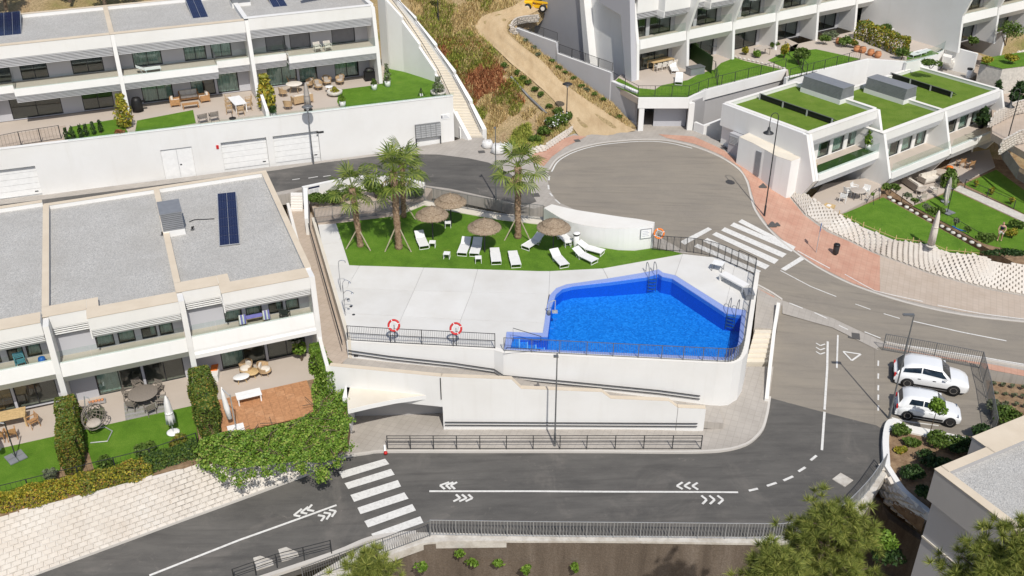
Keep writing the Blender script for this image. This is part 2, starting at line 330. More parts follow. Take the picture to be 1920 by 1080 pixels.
def leaves(pts, size, nrm=None, aspect=1.6, jitter=.9, droop=0):
    """leaf-sized quads at points (numpy n x 3)"""
    n = len(pts); pts = np.asarray(pts, float); d = rng.normal(size=(n, 3))
    if nrm is not None: d = d*jitter+np.asarray(nrm)
    d /= np.linalg.norm(d, axis=1)[:, None]+1e-9
    a = np.cross(d, rng.normal(size=(n, 3))); a /= np.linalg.norm(a, axis=1)[:, None]+1e-9; b = np.cross(d, a)
    sz = size*(.6+.8*rng.random((n, 1))); a = a*sz*.5*aspect; b = b*sz*.5
    v = np.stack([pts-a, pts-b*.9+d*sz*.12, pts+a-d*sz*.15*(1+droop), pts+b*.9+d*sz*.12], 1).reshape(-1, 3)
    f = np.arange(n*4).reshape(-1, 4); return v, f
def npmesh(name, v, f, mat, parent=None, origin=None):
    v = np.asarray(v, float)
    if parent is not None: org = np.array(kids_origin(parent))
    elif origin is not None: org = np.array(origin)
    else: org = np.array([(v[:, 0].min()+v[:, 0].max())/2, (v[:, 1].min()+v[:, 1].max())/2, v[:, 2].min()])
    me = bpy.data.meshes.new(name); f = np.asarray(f, np.int32); k_ = f.shape[1]
    me.vertices.add(len(v)); me.vertices.foreach_set('co', (v-org).astype(np.float32).ravel())
    me.loops.add(f.size); me.loops.foreach_set('vertex_index', f.ravel()); me.polygons.add(len(f))
    me.polygons.foreach_set('loop_start', np.arange(0, f.size, k_, dtype=np.int32)); me.polygons.foreach_set('loop_total', np.full(len(f), k_, np.int32))
    me.update(calc_edges=True); me.validate(); me.materials.append(MATS[mat])
    o = bpy.data.objects.new(name, me); C.objects.link(o)
    if parent is not None: o.parent = parent
    else: o.location = org
    return o
def blob_pts(n, c, r, shell=.55, lumps=7):
    """points in an uneven rounded volume: clumps on an ellipsoid"""
    c = np.array(c); r = np.array(r); L = rng.normal(size=(lumps, 3)); L /= np.linalg.norm(L, axis=1)[:, None]; L[:, 2] = np.abs(L[:, 2])*.8
    k_ = rng.integers(0, lumps, n); d = rng.normal(size=(n, 3)); d /= np.linalg.norm(d, axis=1)[:, None]; rad = shell+(1-shell)*rng.random((n, 1))**.6
    p = L[k_]*.52*(.6+.7*rng.random((lumps, 1)))[k_]+d*rad*.52
    p[:, 2] = np.maximum(p[:, 2], -.9); return c+p*r, d

simple('pool_tile', (.006, .15, .58), .35, .15, 12); simple('deck_wood_b', (.48, .25, .125), .75, .2, 6, bump=.2)

metal('fence_grey', (.33, .335, .34), .5, .3)
# ================================================================== GROUND AND STRUCTURE
from mathutils.geometry import delaunay_2d_cdt
class Surf:
    """smooth ground height through surveyed points (thin-plate spline)"""
    def __init__(s, ctrl, reg=.02):
        p = [P(*c) for c in ctrl]; s.X = np.array([[q.x, q.y] for q in p]); z = np.array([q.z for q in p]); n = len(p)
        d = np.linalg.norm(s.X[:, None]-s.X[None], axis=2); K = s.k(d)+np.eye(n)*reg; Q = np.c_[np.ones(n), s.X]
        A = np.block([[K, Q], [Q.T, np.zeros((3, 3))]]); s.w = np.linalg.solve(A, np.r_[z, 0, 0, 0])
    def k(s, d): return np.where(d > 1e-6, d*d*np.log(d+1e-9), 0)
    def z(s, x, y):
        d = np.hypot(s.X[:, 0]-x, s.X[:, 1]-y); return float(s.k(d) @ s.w[:-3]+s.w[-3]+s.w[-2]*x+s.w[-1]*y)
    def at(s, px, py, lift=0):
        z = s.z(*P(px, py, 0).xy)
        for _ in range(25):
            p = P(px, py, z+lift); z = .5*z+.5*s.z(p.x, p.y)
        return P(px, py, z+lift)
    def patch(s, poly, step=1.0, lift=0, skirt=.4, px=True):
        pts = [s.at(*p[:2]) for p in poly] if px else [Vector(p) for p in poly]
        b = []; n = len(pts)
        for i in range(n):
            a, c_ = pts[i].xy, pts[(i+1) % n].xy; m = max(1, int((c_-a).length/step)); b += [a.lerp(c_, k_/m) for k_ in range(m)]
        nb = len(b); xs = [p.x for p in b]; ys = [p.y for p in b]; inner = []
        def inside(x, y):
            r = False; j = nb-1
            for i in range(nb):
                if (b[i].y > y) != (b[j].y > y) and x < (b[j].x-b[i].x)*(y-b[i].y)/(b[j].y-b[i].y)+b[i].x: r = not r
                j = i
            return r
        y = min(ys)+step/2
        while y < max(ys):
            x = min(xs)+step/2
            while x < max(xs):
                if inside(x, y): inner.append(Vector((x, y)))
                x += step
            y += step
        vs, es, fs, *_ = delaunay_2d_cdt(b+inner, [(i, (i+1) % nb) for i in range(nb)], [], 1, 1e-4)
        m = MB(); V = [Vector((v.x, v.y, s.z(v.x, v.y)+lift)) for v in vs]; F = []
        for f in fs:
            a, c_, d = V[f[0]], V[f[1]], V[f[2]]; F.append(tuple(f) if (c_-a).xy.cross((d-a).xy) > 0 else tuple(reversed(f)))
        m.add(V, F); m.smooth = False
        if skirt:
            T = [Vector((v.x, v.y, s.z(v.x, v.y)+lift)) for v in b]; o = len(m.v); m.v += T+[t-Vector((0, 0, skirt)) for t in T]
            m.f += [(o+i, o+i+nb, o+(i+1) % nb+nb, o+(i+1) % nb) for i in range(nb)]
        return m
LOW = Surf([(20,1094,-5.85),(329,981,-5.25),(540,904,-4.9),(640,860,-4.7),(725,848,-4.58),(900,848,-4.35),(1100,848,-4.05),(1300,849,-3.78),(1385,840,-3.62),(1424,814,-3.42),(1437,782,-3.2),(1443,745,-3.0),(1455,660,-2.7),
  (1467,570,-2.15),(330,1150,-5.9),(480,1088,-5.6),(699,1010,-5.0),(808,1004,-4.8),(1000,1008,-4.5),(1200,1010,-4.2),(1400,1012,-3.9),(1480,1010,-3.8),(1560,985,-3.7),(1620,930,-3.62),(1655,880,-3.58),(1650,800,-3.5),(1648,720,-3.3),(1645,655,-3.1),
  (832,806,-4.4),(1318,812,-3.7),(1350,755,-3.02),(1385,743,-2.95),(1393,682,-2.7),(640,800,-4.65),(700,770,-4.6),(820,755,-4.4),(1560,605,-2.75),(1820,800,-3.55),(1810,690,-3.5)])
UP = Surf([(0,375,.3),(300,340,.3),(600,303,.3),(860,265,.3),(980,300,.3),(1195,245,.3),(1355,270,.3),(1025,330,0),(1215,262,.3),(1410,370,-.8),(1150,440,-.6),(1020,385,-.1),(800,350,.2),(565,352,.3),(1300,440,-.9),(1430,400,-1.1),(1420,515,-1.6),
  (1500,440,-2.0),(1550,455,-2.4),(1467,570,-2.15),(1560,605,-2.75),(1645,655,-3.1),(1650,520,-3.2),(1750,570,-3.6),(1750,655,-3.55),(1920,620,-4.2),(1920,690,-4.2),(1920,560,-4.1),(1480,345,-1.2),(1410,300,-.1),(-60,480,.3),(480,372,.3),(2000,640,-4.4)])
# wide land all round
gm = MB(); ys = [-900, -100, 36, 46, 80, 104, 150, 320, 900, 3000]; zs = [-60, -16, -10.5, -9, -7.5, -6, 13, 60, 150, 170]
rows = [[Vector((x, y, z)) for x in (-2500, -300, -60, 0, 70, 300, 2500)] for y, z in zip(ys, zs)]
for a, b in zip(rows, rows[1:]): sheet(gm, b, a)
ground = struct(gm, 'ground', 'dry_hill')
# ---- upper street level
upper = struct(UP.patch([(-60,384),(0,374),(600,302),(700,289),(850,264),(870,258),(905,258),(960,287),(990,292),(1075,250),(1090,236),(1195,243),(1300,243),(1358,270),(1400,305),(1440,325),(1463,333),(1482,364),(1509,397),(1551,428),(1595,447),(1634,466),(1690,487),(1745,508),(1801,523),(1860,538),(1920,549),(2010,558),
  (2010,722),(1920,706),(1838,690),(1750,672),(1655,657),(1600,632),(1560,612),(1467,573),(1418,545),(1412,513),(1345,483),(1262,471),(1224,462),(1150,432),(1090,414),(1035,398),(1020,386),(1000,391),(845,357),(800,351),(700,333),(640,343),(568,354),(545,362),(480,372),(0,470),(-60,480)], 1.2, 0, .9), 'pavement', 'pavement')
road_up = struct(UP.patch([(1027,340),(1029,320),(1045,298),(1080,280),(1130,268),(1200,262),(1250,264),(1300,275),(1350,295),(1385,318),(1400,340),(1408,370),(1416,395),(1441,430),(1480,465),(1530,500),(1600,535),(1700,568),(1800,590),(1920,604),(2000,612),
  (2000,702),(1920,688),(1850,676),(1750,661),(1660,642),(1560,596),(1467,563),(1422,536),(1416,517),(1345,484),(1290,474),(1250,452),(1224,437),(1150,413),(1080,394),(1045,378),(1032,358)], 1.2, .012, 0), 'road', 'asphalt_old')
street_l = struct(UP.patch([(-60,392),(0,384),(520,319),(607,305),(704,293),(768,289),(824,290),(879,297),(916,305),(955,325),(990,352),(1006,378),(985,386),(845,354),(800,348),(700,331),(640,340),(566,351),(500,364),(0,440),(-60,448)], 1.2, .012, 0), 'road', 'asphalt_new')
red_r = struct(UP.patch([(1235,252),(1300,256),(1357,282),(1393,312),(1440,338),(1463,339),(1480,370),(1507,403),(1550,435),(1594,454),(1633,473),(1650,480),(1650,549),(1600,532),(1530,497),(1481,462),(1443,427),(1419,393),(1412,370),(1404,340),(1388,315),(1352,291),(1302,270),(1250,259)], 1., .02, 0), 'pavement', 'pavement_red')
dusty = struct(UP.patch([(1650,480),(1690,494),(1745,515),(1801,530),(1860,545),(1920,556),(2000,563),(2000,607),(1920,599),(1800,585),(1700,563),(1650,549)], 1., .024, 0), 'pavement', 'pavement_dusty')
red_l = struct(UP.patch([(996,283),(1075,254),(1100,256),(1060,276),(1035,294),(1020,312),(1000,305)], 1., .02, 0), 'pavement', 'pavement_red')
red_b = struct(UP.patch([(1655,650),(1750,667),(1850,682),(1920,695),(2000,708),(2000,722),(1920,706),(1838,690),(1750,674),(1655,657)], 1., .03, 0), 'pavement', 'pavement_red')
red_p = struct(UP.patch([(1421,541),(1452,556),(1449,582),(1418,570)], 1., .02, 0), 'pavement', 'pavement_red')
drive = struct(UP.patch([(1467,568),(1560,598),(1660,646),(1655,657),(1645,656),(1600,634),(1560,614),(1467,588)], 1., .016, 0), 'pavement', 'pavement')
# ---- lower road
road_low = struct(LOW.patch([(20,1094),(329,981),(540,904),(590,884),(640,860),(690,851),(725,848),(900,848),(1100,848),(1300,849),(1385,840),(1424,814),(1437,782),(1440,745),(1662,802),(1668,880),(1632,930),(1560,985),(1480,1010),(1400,1012),(1200,1010),(1000,1008),(808,1004),(699,1010),(626,1039),(480,1088),(330,1150)], 1.2, 0, .6), 'road', 'asphalt_new')
road_mid = struct(LOW.patch([(1438,745),(1662,802),(1650,720),(1647,653),(1600,629),(1560,609),(1464,570),(1450,660)], 1.2, 0, .6), 'road', 'asphalt_old')
pave_low = struct(LOW.patch([(540,904),(590,884),(640,860),(690,851),(725,848),(900,848),(1100,848),(1300,849),(1385,840),(1424,814),(1437,782),(1443,745),(1450,690),(1393,690),(1387,741),(1363,752),(1329,751),(1322,770),(1320,805),(840,805),(840,742),(650,742),(640,800),(560,850)], 1.2, .11, .7), 'pavement', 'pavement')
parking = struct(LOW.patch([(1640,796),(1650,802),(1700,800),(1830,822),(1862,815),(1846,692),(1838,684),(1750,668),(1650,650),(1640,655),(1641,720)], 1.2, .015, .7), 'parking_area', 'asphalt_old')
def low(px, py, l=0): return LOW.at(px, py, l)
def up(px, py, l=0): return UP.at(px, py, l)
# ---- kerbs
def kerb(surf, pts, w=.15, h=.13, base=-.1, n=4, smooth=True):
    q = [surf.at(*p) for p in pts]; q = smoothline(q, n) if smooth else q
    return MB().rail(q, w, h-base, base)
struct(kerb(LOW, [(20,1094),(329,981),(540,904),(590,884),(640,860),(690,851),(725,848),(900,848),(1100,848),(1300,849),(1385,840),(1424,814),(1437,782),(1443,746)]), 'kerb', 'kerb')
struct(kerb(UP, [(1030,318),(1045,298),(1080,280),(1130,268),(1200,262),(1250,264),(1300,275),(1350,295),(1385,318),(1400,340),(1408,370),(1416,395),(1441,430),(1480,465),(1530,500),(1600,535),(1700,568),(1800,590),(1920,604),(2000,612)], .15, .05), 'kerb', 'kerb')
struct(kerb(UP, [(1660,643),(1750,661),(1850,676),(1920,688),(2000,701)], .15, .1), 'kerb', 'kerb')
struct(kerb(UP, [(1421,536),(1445,549),(1466,563)], .15, .1), 'kerb', 'kerb')
struct(kerb(LOW, [(480,1088),(626,1039),(699,1010),(780,1000)], .25, .1), 'kerb', 'kerb')
# ---- painted markings
def paint(parent, surf, quad, lift=.03, n=6):
    """stripe from 4 picture corners a,b (one end) c,d (other end)"""
    a, b, c_, d = quad; A = []; B = []
    for i in range(n+1):
        t = i/n; A.append(surf.at(lerp(a[0], d[0], t), lerp(a[1], d[1], t), lift)); B.append(surf.at(lerp(b[0], c_[0], t), lerp(b[1], c_[1], t), lift))
    m = MB(); sheet(m, A, B); return m.build('road_stripe', 'road_paint', parent)
def pline(parent, surf, pts, w, lift=.03, smooth=False):
    q = [surf.at(*p, lift) for p in pts]; q = smoothline(q, 5) if smooth else resample(q, .8); A = []; B = []
    for i, p in enumerate(q):
        d = q[min(i+1, len(q)-1)]-q[max(i-1, 0)]; nn = Vector((-d.y, d.x, 0)).normalized()*w/2
        for L, sg in ((A, 1), (B, -1)):
            e = p+nn*sg; L.append(Vector((e.x, e.y, surf.z(e.x, e.y)+lift)))
    m = MB(); sheet(m, A, B); return m.build('road_line', 'road_paint', parent)
for qd in [((635,885),(642,897),(730,870),(722,860)),((646,906),(653,917),(740,890),(733,879)),((657,928),(664,941),(752,912),(746,900)),((670,952),(676,964),(766,935),(758,923)),((683,977),(690,989),(780,957),(773,945)),((696,1001),(703,1012),(794,980),(788,968))]:
    paint(road_low, LOW, qd)
def poly_stripe(parent, surf, pts, lift=.03): return MB().poly([surf.at(*p, lift) for p in pts]).build('road_stripe', 'road_paint', parent)
pline(road_low, LOW, [(805,921),(1000,921),(1200,922),(1384,923)], .13)
pline(road_low, LOW, [(280,1079),(450,1012),(631,947)], .13)
pline(road_low, LOW, [(1541,844),(1546,772)], .14); pline(road_mid, LOW, [(1546,768),(1551,690),(1552,640)], .14); pline(road_mid, LOW, [(1571,628),(1569,690)], .11)
for a, b in [((1404,920),(1421,916)),((1438,911),(1456,905)),((1469,901),(1487,893)),((1497,884),(1510,876)),((1520,863),(1531,854))]: pline(road_low, LOW, [a, b], .15)
def chevron(parent, surf, tips, w=.13):
    for a, t, b in tips: pline(parent, surf, [a, t], w); pline(parent, surf, [t, b], w, .034)
chevron(road_low, LOW, [((842,904),(825,910),(834,917)),((850,904),(836,910),(845,917)),((857,904),(845,910),(853,917))])
chevron(road_low, LOW, [((855,927),(863,934),(850,940)),((866,927),(875,934),(861,940)),((878,927),(886,934),(873,940))])
chevron(road_low, LOW, [((1280,904),(1269,911),(1280,917)),((1294,904),(1283,911),(1295,917)),((1308,905),(1298,911),(1309,918))])
chevron(road_low, LOW, [((1315,929),(1325,937),(1317,945)),((1330,929),(1340,937),(1331,945)),((1345,929),(1356,937),(1347,945))])
chevron(road_low, LOW, [((566,954),(551,966),(563,968)),((578,950),(564,961),(576,963)),((585,946),(576,956),(589,958))])
chevron(road_low, LOW, [((596,966),(609,968),(602,977)),((607,961),(620,963),(612,974)),((617,956),(630,958),(622,969))])
chevron(road_mid, LOW, [((1530,643),(1538,648),(1547,645)),((1530,651),(1538,656),(1547,653)),((1530,659),(1538,664),(1547,661))], .09)
for a, b in [((1581,659),(1614,664)),((1614,664),(1597,676)),((1597,676),(1581,659))]: pline(road_mid, LOW, [a, b], .12)
for b in [((1275,453),(1284,459),(1335,430),(1328,426)),((1301,462),(1308,457),(1427,508),(1420,514)),((1318,452),(1326,446),(1443,498),(1435,505)),((1335,440),(1343,435),(1460,487),(1452,495)),((1352,432),(1359,426),(1475,476),(1467,483)),((1369,423),(1376,417),(1490,466),(1484,472)),((1385,416),(1392,411),(1503,457),(1497,462)) if False else ((1384,416),(1391,411),(1492,463),(1486,468))]: paint(road_up, UP, b, .03)
paint(road_up, UP, ((1464,504),(1472,508),(1510,485),(1501,481)))
pline(road_up, UP, [(1463,507),(1520,537),(1568,556)], .1, .028); pline(road_up, UP, [(1712,602),(1800,622),(1887,639)], .12); pline(road_up, UP, [(1604,570),(1632,580)], .1); pline(road_up, UP, [(1657,588),(1687,597)], .1)
pline(road_up, UP, [(1480,568),(1505,578)], .12); pline(road_up, UP, [(1527,586),(1551,597)], .12); pline(road_up, UP, [(1573,610),(1590,618)], .12); pline(road_up, UP, [(1621,622),(1651,634)], .12)
pline(road_up, UP, [(1495,470),(1556,503)], .12, .028); pline(road_up, UP, [(1584,514),(1640,545),(1730,565)], .1, .028); pline(road_up, UP, [(1758,572),(1840,588),(1920,598)], .1, .028)
pline(road_up, UP, [(1682,645),(1760,657),(1850,671),(1920,683)], .12, .028)
pline(road_up, UP, [(1034,322),(1048,301),(1082,283),(1131,271),(1200,265),(1248,267),(1298,278)], .12, .026, True)
for a, b in [((1028,347),(1029,355)),((1031,362),(1036,368)),((1041,374),(1050,382)),((1030,330),(1029,338))]: pline(road_up, UP, [a, b], .14)
pline(street_l, UP, [(548,337),(562,335)], .1); pline(street_l, UP, [(578,334),(596,331)], .1); pline(street_l, UP, [(606,331),(620,329)], .1)
for y in (676, 700, 722, 740, 760): pline(parking, LOW, [(1647,y),(1646.5,y+10)], .1)
pline(parking, LOW, [(1672,783),(1700,790),(1760,798)], .1)
# manholes and drains
def plate(parent, surf, px, py, w, d, mat='manhole', rz=.35, name='manhole_cover'):
    c_ = surf.at(px, py, 0); M = Matrix.Translation(Vector((c_.x, c_.y, surf.z(c_.x, c_.y)))) @ Matrix.Rotation(rz, 4, 'Z')
    return MB().box(-w/2, w/2, -d/2, d/2, -.05, .035, M).build(name, mat, parent)
for px, py, w, d, rz in [(1601,630,.75,.7,-.25),(1443,421,.9,.8,.2),(1427,348,.7,.8,.2),(1454,421,.6,.5,.2),(1357,278,.5,.4,.3),(903,285,.55,.5,.2),(1004,366,.6,.6,.2),(1082,264,.5,.5,.3),(1700,445,.1,.1,0)][:8]: plate(upper, UP, px, py, w, d, rz=rz)
plate(pave_low, LOW, 715, 821, .75, .75, 'pavement_dusty', .2); plate(pave_low, LOW, 665, 839, .5, .35, rz=.1); plate(pave_low, LOW, 684, 839, .5, .35, rz=.1)
for px, py in ((494,1053),(541,1037)): plate(road_low, LOW, px, py, .9, .9, 'rough_concrete', .4, 'drain_cover')
plate(road_low, LOW, 1580, 900, .8, .8, 'rough_concrete', .7, 'drain_cover')
# ================================================================== POOL TERRACE
terr = thing('pool_terrace', 'white slab pool deck raised above the lower road', 'terrace'); del terr['category'], terr['label']; terr['kind'] = 'structure'
DECK = [[(596,420),(630,418),(641,453),(604,458)],[(604,458),(641,453),(655,497),(614,498)],[(614,498),(655,497),(674,498),(650,540),(625,540)],[(674,498),(795,501),(776,545),(650,540)],[(795,501),(896,504),(884,548),(776,545)],[(896,504),(1010,508),(1031,508),(1029,551),(884,548)],
 [(625,540),(650,540),(776,545),(754,593),(637,587)],[(776,545),(884,548),(864,599),(754,593)],[(884,548),(1029,551),(1025,575),(1021,605),(864,599)],[(637,587),(754,593),(733,641),(650,637)],[(754,593),(864,599),(850,647),(733,641)],[(864,599),(1021,605),(1018,624),(950,622),(944,656),(900,650),(850,647)],
 [(1031,508),(1130,503),(1140,522),(1062,533),(1043,540),(1031,553),(1029,551)],[(1130,503),(1280,476),(1266,516),(1243,511),(1235,505),(1201,512),(1140,522)],[(1280,476),(1345,483),(1378,497),(1360,575),(1266,516)],[(1378,497),(1413,514),(1404,570),(1399,582),(1360,575)]]
for d in DECK:
    q = PP(d, 0.0); c_ = sum(q, Vector())/len(q); q2 = [p+(c_-p).normalized()*.017 for p in q]
    MB().prism(q2, .12).build('deck_slab', 'deck_white', terr); MB().prism([p-Vector((0, 0, .03)) for p in q], 1.).build('deck_base', 'house_grey', terr)
lawn_px = [(630,418),(655,497),(1010,508),(1031,508),(1130,503),(1280,476),(1262,471),(1224,465),(1190,470),(1159,469),(1110,461),(1060,447),(1020,421),(940,412),(850,396),(795,384),(745,404)]
struct(MB().prism(PP([(1396,576),(1403,566),(1411,512),(1420,512),(1412,560),(1406,600),(1398,655),(1390,668),(1380,668),(1390,640)], -.03), .5), 'deck_edge', 'kerb')
pool_lawn = struct(MB().prism(PP(lawn_px, .015), .9), 'lawn', 'lawn')
struct(MB().prism(PP([(745,404),(795,384),(850,396),(940,412),(1020,421),(1020,407),(940,400),(850,384),(797,374),(745,396)], .07), .8), 'kerb', 'cream_concrete')
struct(MB().prism(PP([(596,420),(630,418),(745,404),(745,392),(592,408)], .05), .8), 'path', 'pavement_dusty')
struct(MB().prism(PP([(592,408),(745,392),(797,374),(812,352),(700,336),(640,345),(575,357)], .1), .8), 'planting_bed', 'pavement_dusty')
# pool basin
PO = [(945,657),(950,622),(1018,624),(1025,575),(1031,553),(1043,540),(1062,533),(1140,522),(1201,512),(1235,505),(1243,511),(1266,516),(1360,575),(1399,582),(1393,640),(1386,664),(1370,677)]
PI_ = [(957,653),(962,630),(1027,631),(1034,575),(1043,551),(1055,541),(1075,536),(1145,528),(1212,519),(1234,513),(1241,518),(1260,522),(1360,587),(1390,590),(1385,640),(1379,660),(1366,670)]
basin = thing('swimming_pool', '', ''); del basin['category'], basin['label']; basin['kind'] = 'structure'
o_, i_ = PP(PO, .004), PP(PI_, .004); m = MB()
for a in range(len(PO)):
    b = (a+1) % len(PO); m.prism([o_[a], o_[b], i_[b], i_[a]], .3)
m.build('coping', 'tile_blue', basin)
def pool_z(x): return -.95-(.0 if x < 5.5 else min(1, (x-5.5)/2.2)*.35)
m = MB(); w_ = PP(PI_, .0)
for a in range(len(PI_)):
    b = (a+1) % len(PI_); A, B = w_[a], w_[b]; m.add([A, B, Vector((B.x, B.y, -2)), Vector((A.x, A.y, -2))], [(0, 1, 2, 3)])
m.build('basin_wall', 'pool_tile', basin)
m = MB(); pts = [p.xy for p in w_]; vs, es, fs, *_ = delaunay_2d_cdt(pts+[Vector((5.5, 50)), Vector((7.7, 50)), Vector((5.5, 48)), Vector((7.7, 48)), Vector((5.5, 52)), Vector((7.7, 53))], [(i, (i+1) % len(pts)) for i in range(len(pts))], [], 1, 1e-4)
m.add([Vector((v.x, v.y, pool_z(v.x))) for v in vs], [tuple(f) for f in fs]); m.build('basin_floor', 'pool_mosaic', basin)
for k_, (x0, x1) in enumerate([(957,975),(975,990),(990,1006),(1006,1022)]):
    z = -.22-.2*k_; q = [P(x0, 633 if k_ else 630, z), P(x1, 633, z), P(x1, 668, z), P(x0, 665, z)]
    MB().prism(q, 1.0).build('pool_step', 'pool_mosaic', basin); MB().rail([q[1]+Vector((-.04, -.1, 0)), q[2]+Vector((-.04, .1, 0))], .07, .015).build('step_edge', 'white_plastic', basin)
water = struct(MB().poly(PP([(p[0], p[1]) for p in PI_], -.045)), 'water', 'water')
# pool terrace front wall, ramp and stepped parapet
front = [(652,637,0),(733,642,0),(850,648,0),(928,653,0),(945,658,0),(1100,666,0),(1240,673,0),(1345,678,0),(1372,678,0),(1384,672,0),(1392,660,0),(1397,640,0),(1409,560,0),(1416,512,0)]
wallp = PP(front); wt = thing('pool_retaining_wall', 'long curved white retaining wall under the pool fence', 'retaining wall', wallp[0]-Vector((0, 0, 3.2)))
m = MB(); A = []; B = []
for i, p in enumerate(wallp):
    d = (wallp[min(i+1, len(wallp)-1)]-wallp[max(i-1, 0)]); nn = Vector((d.y, -d.x, 0)).normalized(); A.append(p+nn*.28+Vector((0, 0, .03))); B.append(p-nn*.06+Vector((0, 0, .03)))
for i in range(len(A)-1): m.prism([A[i], A[i+1], B[i+1], B[i]], bottom=-3.6)
m.build('wall', 'white_render', wt)
m = MB()
for i in range(len(A)-1): m.prism([A[i]+Vector((0, 0, .035)), A[i+1]+Vector((0, 0, .035)), B[i+1]+Vector((0, 0, .035)), B[i]+Vector((0, 0, .035))], .03)
m.build('coping', 'white_warm', wt)
for dz in (-.55, -.78):
    q = [A[0].lerp(A[1], .02)]+[a for a in A[1:6]]+[A[6], A[7].lerp(A[6], .25)]; zs_ = [lerp(0, -1.75, i/(len(q)-1)) for i in range(len(q))]
    mm = MB().tube([p+(Vector((0, -.09, 0)))+Vector((0, 0, dz+z)) for p, z in zip(q, zs_)], .035, 6); mm.build('handrail', 'dark_metal', wt)
for px, py, zz in ((668,664,-.95),(954,685,-1.35),(1245,732,-2.45)): MB().box(-.13, .13, -.06, 0, -.05, .05, Matrix.Translation(A[0].lerp(A[8], (px-652)/(1372-652))+Vector((0, -.0, 0))) @ Matrix.Translation((0, 0, zz))).build('wall_lamp', 'dark_metal', wt)
# ramp walkway
wl0, wl1 = P(832,808,-4.4), P(1318,812,-3.72)
def wall_y(x): return wl0.y+(wl1.y-wl0.y)*(x-wl0.x)/(wl1.x-wl0.x)
corner = P(617,683,-.3)
inn = [P(654,666,-1.1),P(900,688,-1.55),P(960,697,-1.7),P(1149,728,-2.4),P(1329,752,-2.98),P(1345,753,-3.0)]
out = [Vector((corner.x+.3, corner.y+.1, -1.1))]+[Vector((p.x, wall_y(p.x)+.1, p.z)) for p in inn[1:]]
inn2 = [p+Vector((0, .4, 0)) for p in inn]
struct(strip(MB(), out, inn2, .5), 'path', 'pavement')
wk = [(654,666,-1.1),(622,560,-1.0),(585,420,-.85),(566,392,-.8)]; wo = [(617,683,-1.1),(596,610,-1.0),(565,470,-.85),(545,392,-.8)]
W1 = [p+Vector((.5, 0, 0)) for p in PP(wk)]; W2 = [p-Vector((.3, 0, 0)) for p in PP(wo)]
W1[0] = inn2[0]+Vector((.4, .2, 0)); W2[0] = out[0]+Vector((-.5, -.2, 0))
struct(strip(MB(), W1, W2, .6), 'path', 'pavement_dusty')
ws = MB(); steps = []
for k_ in range(6):
    t0, t1 = k_/6, (k_+1)/6; z = lerp(-.8, .3, t1); MB().prism([P(545, lerp(392,362,t0), z), P(567, lerp(392,362,t0), z), P(567, lerp(392,362,t1)-1, z), P(545, lerp(392,362,t1)-1, z)], .6).build('step', 'white_warm', upper)
# stepped white wall in front of the ramp
sw = thing('stepped_wall', 'tall white wall with stepped top beside the ramp, two dark handrails', 'retaining wall', wl0)
segs = [(corner.x, P(977,703,-.42).x, -.42), (P(977,703,-.42).x, P(1146,734,-1.0).x, -1.05), (P(1146,734,-1.).x, P(1273,757,-1.5).x, -1.5), (P(1273,757,-1.6).x, wl1.x, -1.95)]
m = MB(); mc = MB(); x832 = wl0.x
for i, (xa, xb, zt) in enumerate(segs):
    x_ = max(xa, x832) if i == 0 else xa
    za = zt; nxt = segs[i+1][2] if i < 3 else zt
    e = xb-(.55 if i < 3 else 0)
    for (u, v, z1, z2) in ((x_, e, zt, zt), (e, xb, zt, nxt)):
        if v-u < .01: continue
        tp = [Vector((u, wall_y(u), z1)), Vector((v, wall_y(v), z2)), Vector((v, wall_y(v)+.3, z2)), Vector((u, wall_y(u)+.3, z1))]
        m.prism(tp, bottom=-5.2); mc.prism([p+Vector((0, 0, .025)) for p in tp], .022)
m.build('wall', 'white_render', sw); mc.build('coping', 'cream_coping', sw)
for dz in (.62, .84):
    q = [Vector((x, wall_y(x)-.1, lerp(-4.5, -3.78, (x-wl0.x)/(wl1.x-wl0.x))+dz)) for x in np.linspace(wl0.x+.1, wl1.x-.4, 8)]
    MB().tube(q, .035, 6).build('handrail', 'dark_metal', sw)
# left part of that wall, above the canopy
lw = [Vector((corner.x, corner.y, -.42)), Vector((x832, wall_y(x832), -.42))]
lwy = lw[1]-lw[0]; nn = Vector((-lwy.y, lwy.x, 0)).normalized()*.3
m = MB().prism([lw[0], lw[1], lw[1]+nn, lw[0]+nn], bottom=-2.6); m.build('side_wall', 'white_render', sw)
MB().prism([p+Vector((0, 0, .025)) for p in (lw[0], lw[1], lw[1]+nn, lw[0]+nn)], .022).build('coping', 'cream_coping', sw)
MB().rail([lw[1]+Vector((-.06, -.05, -1.6)), lw[1]+Vector((-.06, -.05, -1.55))], .05, 1.5).build('downpipe', 'dark_metal', sw)
W3 = [Vector((corner.x, corner.y, -.42))]+[p+Vector((-.05, 0, .55)) for p in PP(wo)[1:]]
m = MB()
for a, b in zip(W3, W3[1:]):
    d = (b-a); n2 = Vector((-d.y, d.x, 0)).normalized()*.22; m.prism([a, b, b+n2, a+n2], bottom=-3.2)
m.build('walkway_wall', 'white_warm', sw)
